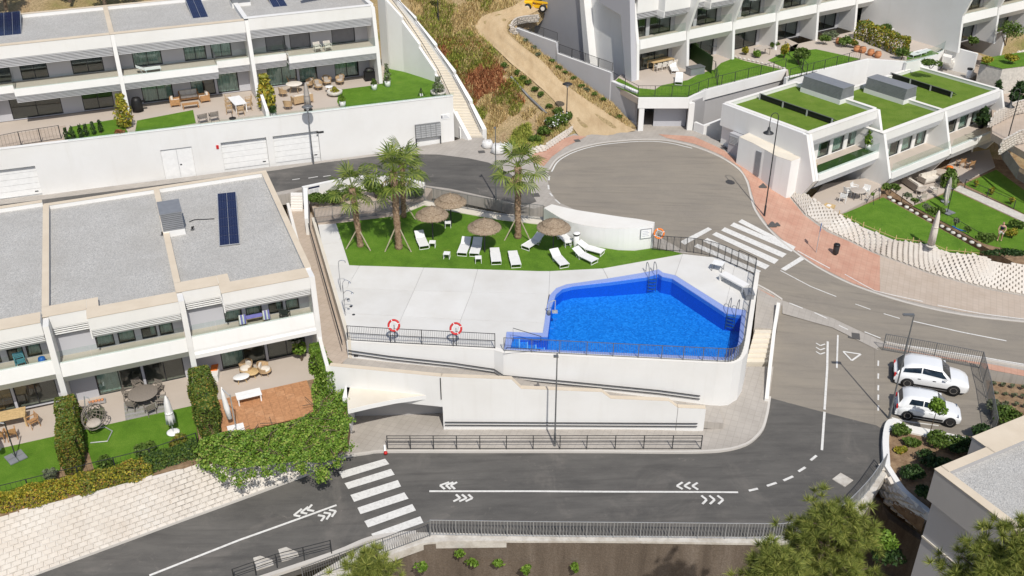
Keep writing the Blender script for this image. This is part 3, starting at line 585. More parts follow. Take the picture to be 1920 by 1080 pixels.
# canopy
can = thing('concrete_canopy', 'cream concrete canopy roof with curved front over the service recess', 'canopy', P(740,760,-4.5))
zc = -1.85; ct = [P(650,722,zc), P(738,727,zc), P(830,731,zc), P(830,738,zc), P(790,741,zc), P(740,748,zc), P(695,757,zc), P(652,767,zc)]
MB().prism(ct, .32).build('roof_slab', 'cream_concrete', can)
MB().prism([p+Vector((0, -.02, -.03)) for p in (ct[3], ct[4], ct[5], ct[6], ct[7])]+[p+Vector((0, .12, -.03)) for p in (ct[7], ct[6], ct[5], ct[4], ct[3])], .3).build('fascia', 'white_render', can)
MB().prism([Vector((ct[0].x, wl0.y+1.6, -1.9)), Vector((x832+.2, wl0.y+1.6, -1.9)), Vector((x832+.2, wl0.y+1.9, -1.9)), Vector((ct[0].x, wl0.y+1.9, -1.9))], bottom=-5.2).build('back_wall', 'house_grey', can)
MB().prism([Vector((x832+.02, wl0.y+.3, -1.9)), Vector((x832+.3, wl0.y+.3, -1.9)), Vector((x832+.3, wl0.y+1.6, -1.9)), Vector((x832+.02, wl0.y+1.6, -1.9))], bottom=-5.2).build('side_wall', 'white_render', can)
pc = P(662,815,-4.6); MB().prism([pc+Vector((-.4, 0, 2.75)), pc+Vector((-.1, 0, 2.75)), pc+Vector((-.1, 1.6, 2.75)), pc+Vector((-.4, 1.6, 2.75))], 2.75).build('pier', 'white_render', can)
# left parapet of pool terrace
lp = [(584,408,.15),(620,530,.15),(652,640,.12)]; lpw = thing('side_parapet', 'narrow cream parapet with rails along the left edge of the pool deck', 'parapet wall', P(620,530,-1)); q = PP(lp); m = MB()
for a, b in zip(q, q[1:]): d = b-a; n2 = Vector((d.y, -d.x, 0)).normalized()*.22; m.prism([a, b, b-n2, a-n2], bottom=-1.4)
m.build('wall', 'cream_concrete', lpw)
for dz, off in ((.25, -.35), (0.05, -.35)):
    MB().tube([p+Vector((off, 0, dz-.3)) for p in q], .03, 6).build('handrail', 'dark_metal', lpw)
# ---- fences
def fence(name, label, path, h=1.1, gap=.12, post=1.5, mat='grey_metal', bw=.02, zlift=0., each=False, group=None, braces=0, rails=(0.06, 1.0), mid=None, cat='fence', bars=True, rail_mat=None):
    path = [Vector(p)+Vector((0, 0, zlift)) for p in path]; t = thing(name, label, cat, path[0], 0, group)
    for r in rails: MB().rail(path, .028, .03, h*r-.03).build('rail', rail_mat or mat, t)
    if mid: MB().rail(path, .03, .03, h*mid).build('middle_rail', mat, t)
    ps = resample(path, post); o0 = None; pm = MB().box(-.025, .025, -.025, .025, 0, h).mesh('post'); pm.materials.append(MATS[mat])
    for p in ps: o = bpy.data.objects.new('post', pm); C.objects.link(o); o.parent = t; o.location = p-path[0]
    if braces:
        for i, p in enumerate(ps):
            d = (ps[min(i+1, len(ps)-1)]-ps[max(0, i-1)]); nb = Vector((d.y, -d.x, 0)).normalized()*braces; MB().tube([p, p+nb+Vector((0, 0, h*.55))], .014, 5).build('brace', mat, t)
    if bars:
        bs = resample(path, gap)
        if each:
            bmz = MB().box(-bw/2, bw/2, -bw/2, bw/2, h*.06, h*.98).mesh('bar'); bmz.materials.append(MATS[mat])
            for p in bs[:298]: o = bpy.data.objects.new('bar', bmz); C.objects.link(o); o.parent = t; o.location = p-path[0]
        else:
            m = MB()
            for p in bs: m.box(p.x-bw/2, p.x+bw/2, p.y-bw/2, p.y+bw/2, p.z+h*.06, p.z+h*.98)
            stuff(m.build('bars', mat, t))
    return t
up_off = lambda pts, dy=0.: [Vector((p.x, p.y+dy, p.z)) for p in pts]
fence('pool_fence', 'thin dark railing of slender bars along the front left edge of the pool deck', [P(*p) for p in ((653,638,.06),(733,643,.06),(850,649,.06),(928,653,.06))], 1.05, .11, 1.75, 'dark_metal', .012, mid=.5)
fence('pool_fence', 'curved dark mesh railing along the pool edge from the steps to the right corner', smoothline([P(*p) for p in ((945,658,.06),(1100,666,.06),(1240,673,.06),(1345,678,.06),(1370,678,.06),(1384,672,.06),(1391,660,.06),(1396,640,.06),(1402,600,.06),(1408,560,.06),(1415,514,.06))], 3), .95, .1, 1.75, 'grey_metal', .012)
fence('pool_fence', 'dark bar fence bending along the street from the round shower sign to the crosswalk', smoothline([P(*p) for p in ((1224,468,.05),(1262,471,.05),(1300,474,.05),(1345,484,.05),(1382,500,.05))], 3), 1.15, .1, 1.6, 'dark_metal', .018)
fence('pool_fence', 'short dark gate railing beside the white bench above the crosswalk', [P(*p) for p in ((1382,500,.05),(1400,508,.05),(1414,515,.05))], 1.3, .1, .8, 'dark_metal', .018)
fence('pool_fence', 'grey bar fence behind the straw parasols along the upper street', smoothline([P(*p) for p in ((797,376,.1),(850,387,.1),(940,403,.1),(1018,412,.1))], 3), 1.2, .1, 1.7, 'grey_metal', .02)
fence('pool_fence', 'grey bar fence between the planting bed shrubs and the palm lawn', [P(*p) for p in ((592,418,.08),(625,414,.08),(745,400,.08),(797,376,.08))], 1.2, .1, 1.7, 'grey_metal', .02)
lowf = smoothline([low(*p) for p in ((808,1006),(1000,1009),(1200,1011),(1400,1013),(1480,1011),(1560,987),(1618,935),(1656,882))], 4)
fence('guard_fence', 'long light grey bar fence along the outer edge of the lower road', lowf, 1.1, .165, 2.2, 'fence_grey', .028, .08, each=True, rails=(.1, 1.), rail_mat='light_metal')
fence('guard_fence', 'grey bar fence climbing the pavement beside the pine top at the lower left', [low(*p) for p in ((570,1095),(640,1068),(720,1040),(806,1008))], 1.1, .12, 2.2, 'grey_metal', .018, .08, rails=(.1, 1.))
fence('road_rail', 'black double handrail with braced posts along the kerb below the stepped wall', [low(*p, .11) for p in ((727,842),(900,842),(1100,842),(1314,842))], 1.0, .5, 1.45, 'dark_metal', .02, 0, rails=(.06, .55, .82, 1.), cat='railing', bars=False, braces=.0)
fence('road_rail', 'short black double handrail on the kerb at the lower left', [low(*p, .08) for p in ((440,1092),(520,1064),(622,1038))], .95, .5, 1.4, 'dark_metal', .02, 0, rails=(.55, 1.), cat='railing', bars=False)
pk = [LOW.at(1655,656,.05), LOW.at(1750,673,.05), LOW.at(1836,690,.05)]
fence('parking_fence', 'grey bar fence between the parking bays and the red pavement', pk, 1.25, .13, 2., 'grey_metal', .02)
fence('parking_fence', 'rusty toned bar fence at the head of the parking bays', [LOW.at(1836,690,.05), LOW.at(1850,745,.05), LOW.at(1862,815,.05)], 1.25, .13, 2., 'grey_metal', .02)
# ================================================================== HOUSES
def window(t, x0, x1, z0, z1, y, n=2, fill='curtain', fm='dark_metal', name='window'):
    f = .06; m = MB()
    m.box(x0, x1, y, y+.08, z0, z0+f); m.box(x0, x1, y, y+.08, z1-f, z1); m.box(x0, x0+f, y, y+.08, z0+f, z1-f); m.box(x1-f, x1, y, y+.08, z0+f, z1-f)
    for k_ in range(1, n): xm = lerp(x0, x1, k_/n); m.box(xm-f/2, xm+f/2, y, y+.08, z0+f, z1-f)
    wobj = m.build(name, fm, t, world=False)
    for k_ in range(n):
        a, b = lerp(x0, x1, k_/n)+f*.5, lerp(x0, x1, (k_+1)/n)-f*.5
        if fill == 'shutter':
            nn = int((z1-z0)/.16)
            MB().box(a, b, y+.05, y+.07, z0+f, z1-f).build('shutter', 'shutter', wobj, world=False)
        else:
            MB().box(a, b, y+.035, y+.045, z0+f, z1-f).build('pane', 'window_glass', wobj, world=False)
    if fill.startswith('curtain'):
        side = {'curtain': (0, 1), 'curtain_l': (0, .55), 'curtain_r': (.5, 1)}.get(fill, (0, 1)); xa, xb = lerp(x0, x1, side[0])+.08, lerp(x0, x1, side[1])-.08
        nn = max(6, int((xb-xa)/.09)); A = [Vector((lerp(xa, xb, i/nn), y+.22+.045*math.sin(i*2.1)+.02*math.sin(i*.9), z0+.05)) for i in range(nn+1)]
        m = MB(); sheet(m, A, [p+Vector((0, 0, z1-z0-.1)) for p in A]); m.build('curtain', 'curtain', wobj, world=False)
    return wobj
def facade(t, x0, x1, z0, z1, y, ops, mat='facade_grey', th=.25):
    m = MB(); xs = x0
    for o in sorted(ops):
        xa, xb, za, zb = o[:4]
        if xa > xs+.005: m.box(xs, xa, y, y+th, z0, z1)
        if za > z0+.005: m.box(xa, xb, y, y+th, z0, za)
        if zb < z1-.005: m.box(xa, xb, y, y+th, zb, z1)
        xs = xb
    if xs < x1-.005: m.box(xs, x1, y, y+th, z0, z1)
    m.build('wall', mat, t, world=False)
    for o in sorted(ops): window(t, o[0], o[1], o[2], o[3], y+.08, *o[4:])
def slats(t, x0, x1, y, ztop, n, pitch=.13, h=.075, slope=0., mat='slat_grey', d=.06, back='vent_grey'):
    for k_ in range(n):
        z = ztop-.03-pitch*k_; yy = y+slope*k_*pitch
        MB().box(x0, x1, yy, yy+d, z-h, z).build('slat', mat, t, world=False)
    MB().box(x0, x1, y+d+.05+max(0, slope*n*pitch), y+d+.09+max(0, slope*n*pitch), ztop-pitch*n-.02, ztop).build('slat_gap_shade', back, t, world=False)  # dark sheet: the shade of the void behind the slats, put in as colour
def glass_rail(t, x0, x1, y, z, h=.95, n=4, ret=None, ret_r=None):
    for k_ in range(n):
        a, b = lerp(x0, x1, k_/n)+.01, lerp(x0, x1, (k_+1)/n)-.01; MB().box(a, b, y, y+.016, z, z+h).build('glass_panel', 'rail_glass', t, world=False)
    for xx, rr in ((x0, ret), (x1, ret_r)):
        if rr: MB().box(xx-.008, xx+.008, y+.02, rr, z, z+h).build('glass_panel', 'rail_glass', t, world=False)
def coping_box(m, x0, x1, y0, y1, z, ov=.03): m.box(x0-ov, x1+ov, y0-ov, y1+ov, z, z+.03)
def house(label, loc, rz, w, D, h1, hR, rec=1.8, notch=None, bal=(), finprof=None, fin_r=False, fin_l=True, up_ops=(), gr_ops=(), roofmat='gravel', fascia=1.0, nsl=4, cop='cream_coping', copw=1.1, slat_mat='slat_grey', lip='plain', gf_rec=None, end_r=False, end_l=False, group=None, fm='white_render', wall_mat='facade_grey', back=True, lipslats=0, roof=True):
    t = thing('terraced_house', label, 'house', loc, rz, group); gf = rec if gf_rec is None else gf_rec
    nx, nd = notch if notch else (0, 0)
    if roof:
        (MB().box(.15, nx, nd+.2, D-.3, hR-.5, hR-.3).box(nx+.001, w-.15, .2, D-.3, hR-.5, hR-.3) if nx else MB().box(.15, w-.15, .2, D-.3, hR-.5, hR-.3)).build('roof', roofmat, t, world=False)
    m = MB(); mc = MB(); pw = .32
    # party / end / back parapets
    for xx in ((0, w) if fin_r else (0,)):
        m.box(xx-pw/2, xx+pw/2, copw+(nd if xx == 0 and nx else 0), D, hR-.6, hR); coping_box(mc, xx-pw/2, xx+pw/2, copw+(nd if xx == 0 and nx else 0)+.04, D, hR)
    m.box(pw/2, w-pw/2, D-pw, D-.004, hR-.6, hR-.003); coping_box(mc, pw/2+.04, w-pw/2-.04, D-pw, D-.005, hR-.002)
    # front
    if nx:
        m.box(pw/2, nx, nd, nd+copw, hR-fascia, hR); m.box(nx, w-pw/2, 0, copw, hR-fascia, hR); m.box(nx, nx+copw*.55, copw, copw+nd, hR-.6, hR)
        coping_box(mc, -pw/2, nx-.04, nd, nd+copw, hR); coping_box(mc, nx, w-pw/2-.04, 0, copw, hR); coping_box(mc, nx+.04, nx+copw*.55, copw+.07, copw+nd, hR)
    else:
        m.box(pw/2, w-pw/2, 0, copw, hR-fascia, hR); coping_box(mc, -pw/2, w-pw/2-.04, 0, copw, hR)
    m.build('parapet', fm, t, world=False); mc.build('coping', cop, t, world=False)
    MB().box(pw/2, w-pw/2, max(nd, .0)+.35, D-.4, hR-fascia-.72, hR-fascia-.6).build('ceiling', 'white_render', t, world=False)
    if nx: MB().box(nx, w-pw/2, .4, nd+.35, hR-fascia-.72, hR-fascia-.6).build('soffit', 'white_render', t, world=False)
    zt = hR-fascia; bk_ = 'black' if nx else 'vent_grey'
    if nx: slats(t, pw/2+.02, nx, nd+.02, zt, nsl, mat=slat_mat, h=.055, back=bk_); slats(t, nx+.02, w-pw/2-.02, .02, zt, nsl, slope=.35, mat=slat_mat, h=.055, back=bk_)
    else: slats(t, pw/2+.02, w-pw/2-.02, .03, zt, nsl, slope=.4, mat=slat_mat)
    if nx: MB().box(nx-.03, nx+.05, .01, nd+.12, zt-nsl*.13-.04, zt-.001).build('fascia_return', fm, t, world=False)
    # fins
    fp = finprof or [(0, hR-.02), (-.1, h1), (0, 0)]
    prof = [(rec+.3, hR-.1), *[(y, z) for y, z in fp], (rec+.3, 0)]
    if nx and False: pass
    for xx, on in ((0, fin_l), (w, fin_r)):
        if on: MB().extrude_x([(y, z) for y, z in prof], xx-pw/2+.005, xx+pw/2-.005).build('fin_wall', fm, t, world=False)
    # party walls and floors
    m = MB()
    for xx in (0, w): m.box(xx-.12, xx+.12, rec+.3, D-.01, -.3, hR-.62)
    m.build('party_wall', fm, t, world=False)
    if back: MB().box(.13, w-.13, D-.3, D-.02, -.3, hR-.62).build('back_wall', fm, t, world=False)
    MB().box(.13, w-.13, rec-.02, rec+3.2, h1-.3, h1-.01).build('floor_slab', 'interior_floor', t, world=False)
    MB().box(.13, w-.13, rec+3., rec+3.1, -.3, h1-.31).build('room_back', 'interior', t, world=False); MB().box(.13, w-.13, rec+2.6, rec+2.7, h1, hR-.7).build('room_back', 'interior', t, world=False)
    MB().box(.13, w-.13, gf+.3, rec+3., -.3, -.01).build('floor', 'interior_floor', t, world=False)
    for xx, on in ((0, end_l), (w, end_r)):
        if on: MB().box(xx-.15, xx+.15, rec+.3, D, -3.2, hR-.02).build('end_wall', fm, t, world=False)
    # balcony
    ymin = min(b[2] for b in bal)
    for (xa, xb, yf) in bal:
        MB().box(xa, xb, yf+.1, rec+.01, h1-.2, h1).build('balcony_floor', 'patio_tile', t, world=False)
        if lip == 'plain': pr = [(yf+.22, h1+.3), (yf, h1+.3), (yf-.12, h1-.5), (yf+.35, h1-1.12), (yf+.55, h1-1.12), (yf+.22, h1-.3)]
        elif lip == 'awning': pr = [(yf+.22, h1+.3), (yf, h1+.3), (yf-.16, h1-.45), (yf-.16, h1-.62), (yf-.3, h1-.72), (yf-.3, h1-.98), (yf+.4, h1-1.05), (yf+.22, h1-.3)]
        else: pr = [(yf+.3, h1+.14), (yf, h1+.14), (yf-.06, h1-.40), (yf+.3, h1-.40)]
        MB().extrude_x(pr, xa, xb).build('balcony_edge', fm, t, world=False)
        if lipslats: slats(t, xa+.02, xb-.02, yf, h1-.40, lipslats, slope=.55, mat=slat_mat)
        MB().box(xa, xb, yf+.35, gf, h1-.62, h1-.5).build('balcony_soffit', 'white_render', t, world=False)
        gz = h1+(.3 if lip in ('plain', 'awning') else .14)
        glass_rail(t, xa+.03, xb-.03, yf+.08, gz, .8, max(2, int((xb-xa)/1.4)), ret_r=(rec if yf < ymin+.05 and xb < w-.4 else None), ret=(rec if yf < ymin+.05 and xa > .4 else None))
    facade(t, .15, w-.15, h1, hR-fascia-.6, rec, up_ops, wall_mat); facade(t, .15, w-.15, -.05, h1-.5, gf, gr_ops, wall_mat)
    return t
def solar(label, mount_pts, rz, cols, rows, cw, ch, tilt, group='solar arrays on the flat roofs'):
    """panel block standing on a roof"""
    t = thing('solar_array', label, 'solar panel', mount_pts, rz, group); Mx = Matrix.Rotation(tilt, 4, 'X')
    MB().box(-.03, cols*cw+.03, -.03, rows*ch+.03, -.05, -.012, Mx).build('frame', 'light_metal', t, world=False)
    cm = MB().box(.012, cw-.012, .012, ch-.012, -.012, .0).mesh('cell'); cm.materials.append(MATS['solar_cell'])
    for i in range(cols):
        for j in range(rows):
            o = bpy.data.objects.new('cell', cm); C.objects.link(o); o.parent = t; o.location = Mx @ Vector((i*cw, j*ch, 0)); o.rotation_euler = (tilt, 0, 0)
    hh = rows*ch*math.sin(abs(tilt))
    MB().box(0, cols*cw, rows*ch*math.cos(tilt)-.12 if tilt > 0 else 0, rows*ch*math.cos(tilt)-.05 if tilt > 0 else .07, -.12, max(.02, hh-.06)).build('support', 'light_metal', t, world=False)
    return t
# ---- lower-left row (gravel roofs)
F0L = -2.6; dL = Vector((.927, .375, 0)); aL = math.atan2(.375, .927); hRL = 6.5; h1L = 3.6
fr = P(585, 518, 3.9); wL = [(P(585,518,3.9)-P(340,565,3.9)).length, (P(340,565,3.9)-P(85,612,3.9)).length]; wL = [wL[0], wL[1], 7.0]
LLo = [fr-dL*wL[0]]; LLo += [LLo[0]-dL*wL[1]]; LLo += [LLo[1]-dL*wL[2]]
LLloc = [Vector((p.x, p.y, F0L)) for p in LLo]; DL = 16.6
upL = lambda w: [(w*.30, w*.44, 3.62, 5.05, 1, 'curtain'), (w*.47, w*.60, 3.62, 5.05, 1, 'curtain'), (w*.65, w*.77, 3.62, 5.05, 1, 'curtain_r'), (w*.79, w*.9, 3.62, 5.05, 1, 'curtain')]
grL = lambda w: [(w*.22, w*.58, 0, 2.35, 2, 'curtain_l'), (w*.6, w*.92, 0, 2.35, 2, 'dark')]
GRP_L = 'row of gravel roofed houses beside the pool'
house('gravel roofed white house with solar strip, end of the row beside the pool', LLloc[0], aL, wL[0], DL, h1L, hRL, 1.4, (wL[0]*.3, 1.05), [(.16, wL[0]-.16, .05)], [(0, hRL-.03), (-.12, h1L-.2), (0, 0)], True, True, upL(wL[0]), grL(wL[0]), lip='awning', end_r=True, group=GRP_L, fascia=.8, slat_mat='white_plastic', gf_rec=1.9)
house('gravel roofed white house whose patio holds the round dark dining table', LLloc[1], aL, wL[1], DL, h1L, hRL, 1.4, (wL[1]*.3, 1.05), [(.16, wL[1]-.16, .05)], [(0, hRL-.03), (-.12, h1L-.2), (0, 0)], False, True, upL(wL[1]), grL(wL[1]), group=GRP_L, fascia=.8, slat_mat='white_plastic', gf_rec=1.9)
house('gravel roofed white house cut by the left picture edge, teal chair on balcony', LLloc[2]+Vector((0, 0, .3)), aL, wL[2]-.02, DL, h1L, hRL, 1.4, (wL[2]*.3, 1.05), [(.16, wL[2]-.16, .05)], [(0, hRL-.03), (-.12, h1L-.2), (0, -.3)], False, True, upL(wL[2]), grL(wL[2]), group=GRP_L, fascia=.8, slat_mat='white_plastic', gf_rec=1.9, end_l=True)
# ---- upper-left row
F0U = 4.15; dU = Vector((.922, .387, 0)); aU = math.atan2(.387, .922); hRU = 6.55; h1U = 3.1
u3 = P(462, 38, F0U+hRU)
GRP_U = 'row of gravel roofed houses above the garage wall'
ULo = [Vector((u3.x, u3.y, F0U)), Vector((u3.x, u3.y, F0U))-dU*10.5, Vector((u3.x, u3.y, F0U))-dU*21.]
fpU = [(0, hRU-.03), (-.55, h1U-.2), (-.9, 0)]
for i, (o, w, lab, bal, uo, go) in enumerate([
    (ULo[0], 10.8, 'upper house with shuttered bedroom windows, right end above the mailboxes', [(.16, 3.0, .5), (3.0, 10.64, -.55)], [(1.6, 3.3, 3.12, 4.95, 1, 'shutter'), (3.7, 5.5, 3.12, 4.95, 1, 'shutter'), (7.4, 9.5, 3.12, 4.95, 1, 'shutter')], [(1.4, 4.0, 0, 2.4, 2, 'curtain'), (4.2, 5.8, 0, 2.4, 1, 'curtain'), (7.4, 9.6, 0, 2.4, 2, 'curtain')]),
    (ULo[1], 10.5, 'upper house with green curtained windows and a lounger on its balcony', [(.16, 7.6, -.55), (7.6, 10.34, .5)], [(1.2, 3.5, 3.12, 4.95, 2, 'curtain'), (5.3, 7.1, 3.12, 4.95, 2, 'curtain'), (7.5, 9.2, 3.12, 4.95, 2, 'curtain')], [(1.4, 3.9, 0, 2.4, 2, 'curtain'), (5.4, 7.4, 0, 2.4, 2, 'curtain_l'), (7.6, 9.4, 0, 2.4, 1, 'curtain')]),
    (ULo[2], 10.5, 'upper house with bare dark windows at the left picture edge', [(.16, 2.6, .5), (2.6, 10.34, -.55)], [(.9, 2.5, 3.12, 4.95, 1, 'dark'), (3.2, 5.2, 3.12, 4.95, 2, 'dark'), (7.0, 9.4, 3.12, 4.95, 2, 'dark')], [(1.8, 5.6, 0, 2.4, 2, 'dark'), (7.2, 9.6, 0, 2.4, 2, 'dark')])]):
    house(lab, o, aU, w-.01, 9.5, h1U, hRU+(.12 if i == 0 else 0), 2.0, None, bal, fpU, i == 0, True, uo, go, nsl=6, cop='white_render' if i == 0 else 'cream_coping', copw=.5, lip='slim', lipslats=5, gf_rec=2.0, group=GRP_U, end_r=(i == 0), end_l=(i == 2))
# ---- green roof row, right
F0G = -1.85; hRG = 5.85; h1G = 2.55; dG = Vector((.80, .60, 0)); aG = math.atan2(.60, .80)
g0 = P(1520, 250, F0G+hRG); g1_ = P(1659, 250, F0G+hRG-1.5); GRw = [8.9, 8.85, 9.1]; GRP_G = 'row of turf roofed houses by the turning circle'
fpG = [(0, hRG-.03), (-1.35, h1G-.3), (.1, 0)]
GRo = [Vector((g0.x, g0.y, F0G)), Vector((g1_.x, g1_.y, F0G-1.5)), Vector((g1_.x, g1_.y, F0G-1.5))+dG*8.85]
for i, (w, lab) in enumerate(zip(GRw, ('turf roofed house with the rocking chair balcony at the turning circle', 'middle turf roofed house with the sofa patio', 'turf roofed house with the potted palm on its balcony'))):
    house(lab, GRo[i], aG, w-.01, 8.9, h1G, hRG, 1.05, None, [(.17, w-.17, -1.3)], fpG, i != 1, True, [(.4, 1.9, 2.57, 4.4, 1, 'curtain'), (2.9, 4.4, 2.57, 4.4, 1, 'curtain_l'), (4.8, 6.3, 2.57, 4.4, 1, 'curtain'), (6.8, 8.4, 2.57, 4.4, 1, 'curtain_r')], [(.5, 3.6, 0, 2.0, 2, 'dark'), (4.4, 7.0, 0, 2.0, 2, 'dark')], 'turf', .75, 4, 'white_warm', .38, 'slat_grey', 'slim', 1.0, i != 1, i == 0, GRP_G, lipslats=5, wall_mat='white_render')
# ---- upper-right row
F0R = 3.3; hRR = 7.2; h1R = 3.3
dR = Vector((.84, .542, 0)).normalized(); aR = math.atan2(.542, .84); r0 = P(1196, 150, F0R); GRP_R = 'row of tall white houses above the garage entrance'
fpR = [(1.3, hRR-.03), (.3, h1R), (0, 0)]; fpR2 = [(-1.0, hRR-.03), (.12, h1R+.3), (.05, h1R-.6), (-.25, 0)]; wR = 5.85
labs = ['tall white end house above the garage entrance with long dining table', 'tall white house behind the dark green screen', 'second tall white house right of the dark green screen', 'tall white house behind the round bush hedge', 'tall white house behind the terracotta pots', 'tall white house at the right end of its row above the yellow hedge']
for i, lab in enumerate(labs):
    o = r0+dR*wR*i
    house(lab, o, aR, wR-.01, 12.5, h1R, hRR, 1.9, (2.6, .9) if i == 0 else (2.4, .8), [(.17, wR-.17, .25)], fpR if i == 0 else fpR2, i == 5, True, [(.4, 2.2, 3.3, 5.25, 2, 'curtain_l'), (2.6, 5.2, 3.3, 5.25, 2, 'dark')], [(.4, 5.3, 0, 2.3, 3, 'dark')], 'gravel', 1.3, 4, 'cream_coping', .9, 'slat_grey', 'plain', 2.0, i == 5, i == 0, GRP_R, wall_mat='grey_render')
# big leaning gable parts of the end house
endh = [o for o in C.objects if o.get('label') == labs[0]][0]
MB().extrude_x([(12.4, -3), (12.4, hRR), (8.3, hRR), (6.3, -3)], -.75, -.15).build('gable_buttress', 'grey_render', endh, world=False)
MB().extrude_x([(6.35, -3), (8.35, hRR), (7.7, hRR), (5.3, -3)], -1.0, -.16).build('gable_edge', 'white_render', endh, world=False)
MB().extrude_x([(5.29, 6.0), (5.6, hRR+.0), (.95, hRR+.0), (.0, 0), (.9, 0), (2.1, 5.6), (5.0, 6.0)], -.75, -.165).build('gable_frame', 'facade_grey', endh, world=False)
MB().box(-.75, -.16, 12.4, 16, -3, hRR).build('gable_rear', 'grey_render', endh, world=False)
f0 = P(1793, 98, F0R)
for i in range(2):
    house(('white house with dark balcony sofa in the far right row' , 'white house behind the tall palm bush at the top right corner')[i], f0+dR*wR*i, aR, wR-.01, 12, h1R, hRR, 1.9, (2.4, .8), [(.17, wR-.17, .25)], fpR2, i == 1, True, [(.4, 2.2, 3.3, 5.25, 2, 'dark'), (2.6, 5.2, 3.3, 5.25, 2, 'dark')], [(.4, 5.3, 0, 2.3, 3, 'dark')], 'gravel', 1.3, 4, 'cream_coping', .9, 'slat_grey', 'plain', 2.0, i == 1, i == 0, 'far right row of white houses', wall_mat='grey_render')
# ---- grey house, bottom right corner
bh = thing('corner_house', 'grey rendered house with gravel roof and cream coping in the lower right corner', 'house', P(1800, 950, -6)); zr = 1.2
q = [P(1753,880,zr), P(1925,782,zr), P(2150,900,zr), P(2010,1075,zr)]; e1 = (q[3]-q[0]); e2 = (q[1]-q[0])
e1n = e1.normalized(); e2n = Vector((e1n.y, -e1n.x, 0)); e2n = e2n if e2n.dot(e2) > 0 else -e2n
c0 = q[0]; def_ = lambda a, b, z: Vector((*(c0+e1n*a+e2n*b).xy, z)); Lb, Wb = 14, 13
def bbox_(a0, a1, b0, b1, z0, z1): return MB().prism([def_(a0, b0, z1), def_(a1, b0, z1), def_(a1, b1, z1), def_(a0, b1, z1)], bottom=z0)
bbox_(.45, Lb, .45, Wb, zr-.5, zr-.25).build('roof', 'gravel', bh)
m = MB(); mc = MB()
for a in ((0, Lb, 0, .45), (0, .45, .45, 3.6), (-.9, .45, 3.6, Wb)):
    m.prism([def_(a[0], a[2], zr), def_(a[1], a[2], zr), def_(a[1], a[3], zr), def_(a[0], a[3], zr)], bottom=zr-1.9)
    mc.prism([def_(a[0]-.03, a[2]-.03, zr+.03), def_(a[1], a[2]-.03, zr+.03), def_(a[1], a[3], zr+.03), def_(a[0]-.03, a[3], zr+.03)], .028)
m.build('parapet', 'house_grey', bh); mc.build('coping', 'cream_coping', bh)
bbox_(.1, Lb, .35, Wb, -9, zr-.6).build('wall', 'grey_render', bh)
MB().rail([def_(.1, .31, -3.3), def_(8, .31, -3.3)], .06, .1).build('wall_ledge', 'cream_concrete', bh)
# ================================================================== WALLS, HILL, STAIRS, GARDENS
VZ = lambda z: Vector((0, 0, z))
def wall_path(mb, pts, bottom, th, side=1):
    """pts carry the wall top; thickness goes to the left (side=1) or right of the run"""
    pts = [Vector(p) for p in pts]; off = []
    for i, p in enumerate(pts):
        d = pts[min(i+1, len(pts)-1)]-pts[max(0, i-1)]; off.append(p+Vector((-d.y, d.x, 0)).normalized()*th*side)
    for i in range(len(pts)-1):
        t = [pts[i], pts[i+1], off[i+1], off[i]]; n = len(mb.v); b = bottom if not callable(bottom) else None
        if b is None: mb.prism(t, max(.2, t[0].z-bottom(t[0])+.3))
        else: mb.prism(t, bottom=b)
    return mb
# garage wall of the upper row
gw0, gw1 = P(-60, 384, .3), P(852, 264, .3); gdir = (gw1-gw0).normalized(); gw = thing('garage_wall', 'long white wall with garage doors below the upper row of houses', 'wall', gw0, math.atan2(gdir.y, gdir.x)); GL = (gw1-gw0).length
HG = 4.05
ga = math.atan2(gdir.y, gdir.x); Mg = Matrix.Translation(gw0) @ Matrix.Rotation(ga, 4, 'Z'); Mgi = Mg.inverted()
def gx(px, py): return (Mgi @ P(px, py, .3)).x
doors = [(gx(-40,380), gx(80,365)), (gx(311,339), gx(369,332)), (gx(423,325), gx(507,313)), (gx(519,311), gx(604,301))]
m = MB(); xs = 0
for a, b in doors: m.box(xs, a, 0, .35, -.5, HG); m.box(a, b, 0, .35, 2.45, HG); xs = b
m.box(xs, GL, 0, .35, -.5, HG); m.build('wall', 'white_render', gw, world=False)
MB().box(-.02, GL+.02, -.03, .36, HG, HG+.05).build('coping', 'white_render', gw, world=False)
for i, (a, b) in enumerate(doors):
    if i == 1: d = MB().box(a+.01, b-.01, .1, .16, -.4, 2.43).build('metal_door', 'white_plastic', gw, world=False); MB().box((a+b)/2-.015, (a+b)/2+.015, .075, .1, 0, 2.4).build('door_seam', 'light_metal', d, world=False); MB().box((a+b)/2+.1, (a+b)/2+.25, .04, .1, 1.0, 1.06).build('handle', 'dark_metal', d, world=False)
    else:
        d = thing('x', '', ''); bpy.data.objects.remove(d)
        d = MB().box(a+.01, b-.01, .3, .33, -.45, 2.44).build('garage_door', 'white_plastic', gw, world=False)
        for k_ in range(5): MB().box(a+.03, b-.03, .25, .299, .03+k_*.48, .03+k_*.48+.455).build('door_panel', 'white_plastic', d, world=False)
        MB().box(a+.02, b-.02, .2, .3, 2.36, 2.44).build('door_header', 'dark_metal', d, world=False); MB().box(b-.5, b-.25, .22, .25, .25, .32).build('handle', 'dark_metal', d, world=False)
for s_ in (gx(416,325),): MB().box(s_-.1, s_+.1, -.06, 0, 2.0, 2.3).build('alarm_box', 'red', gw, world=False)
s_ = gx(609,302); MB().box(s_-.35, s_+.25, -.04, 0, 2.25, 2.4).build('number_plate', 'dark_metal', gw, world=False)
s_ = gx(838,266); sg = MB().box(s_-.45, s_+.35, -.03, 0, 2.1, 2.55).build('wall_sign', 'white_plastic', gw, world=False)
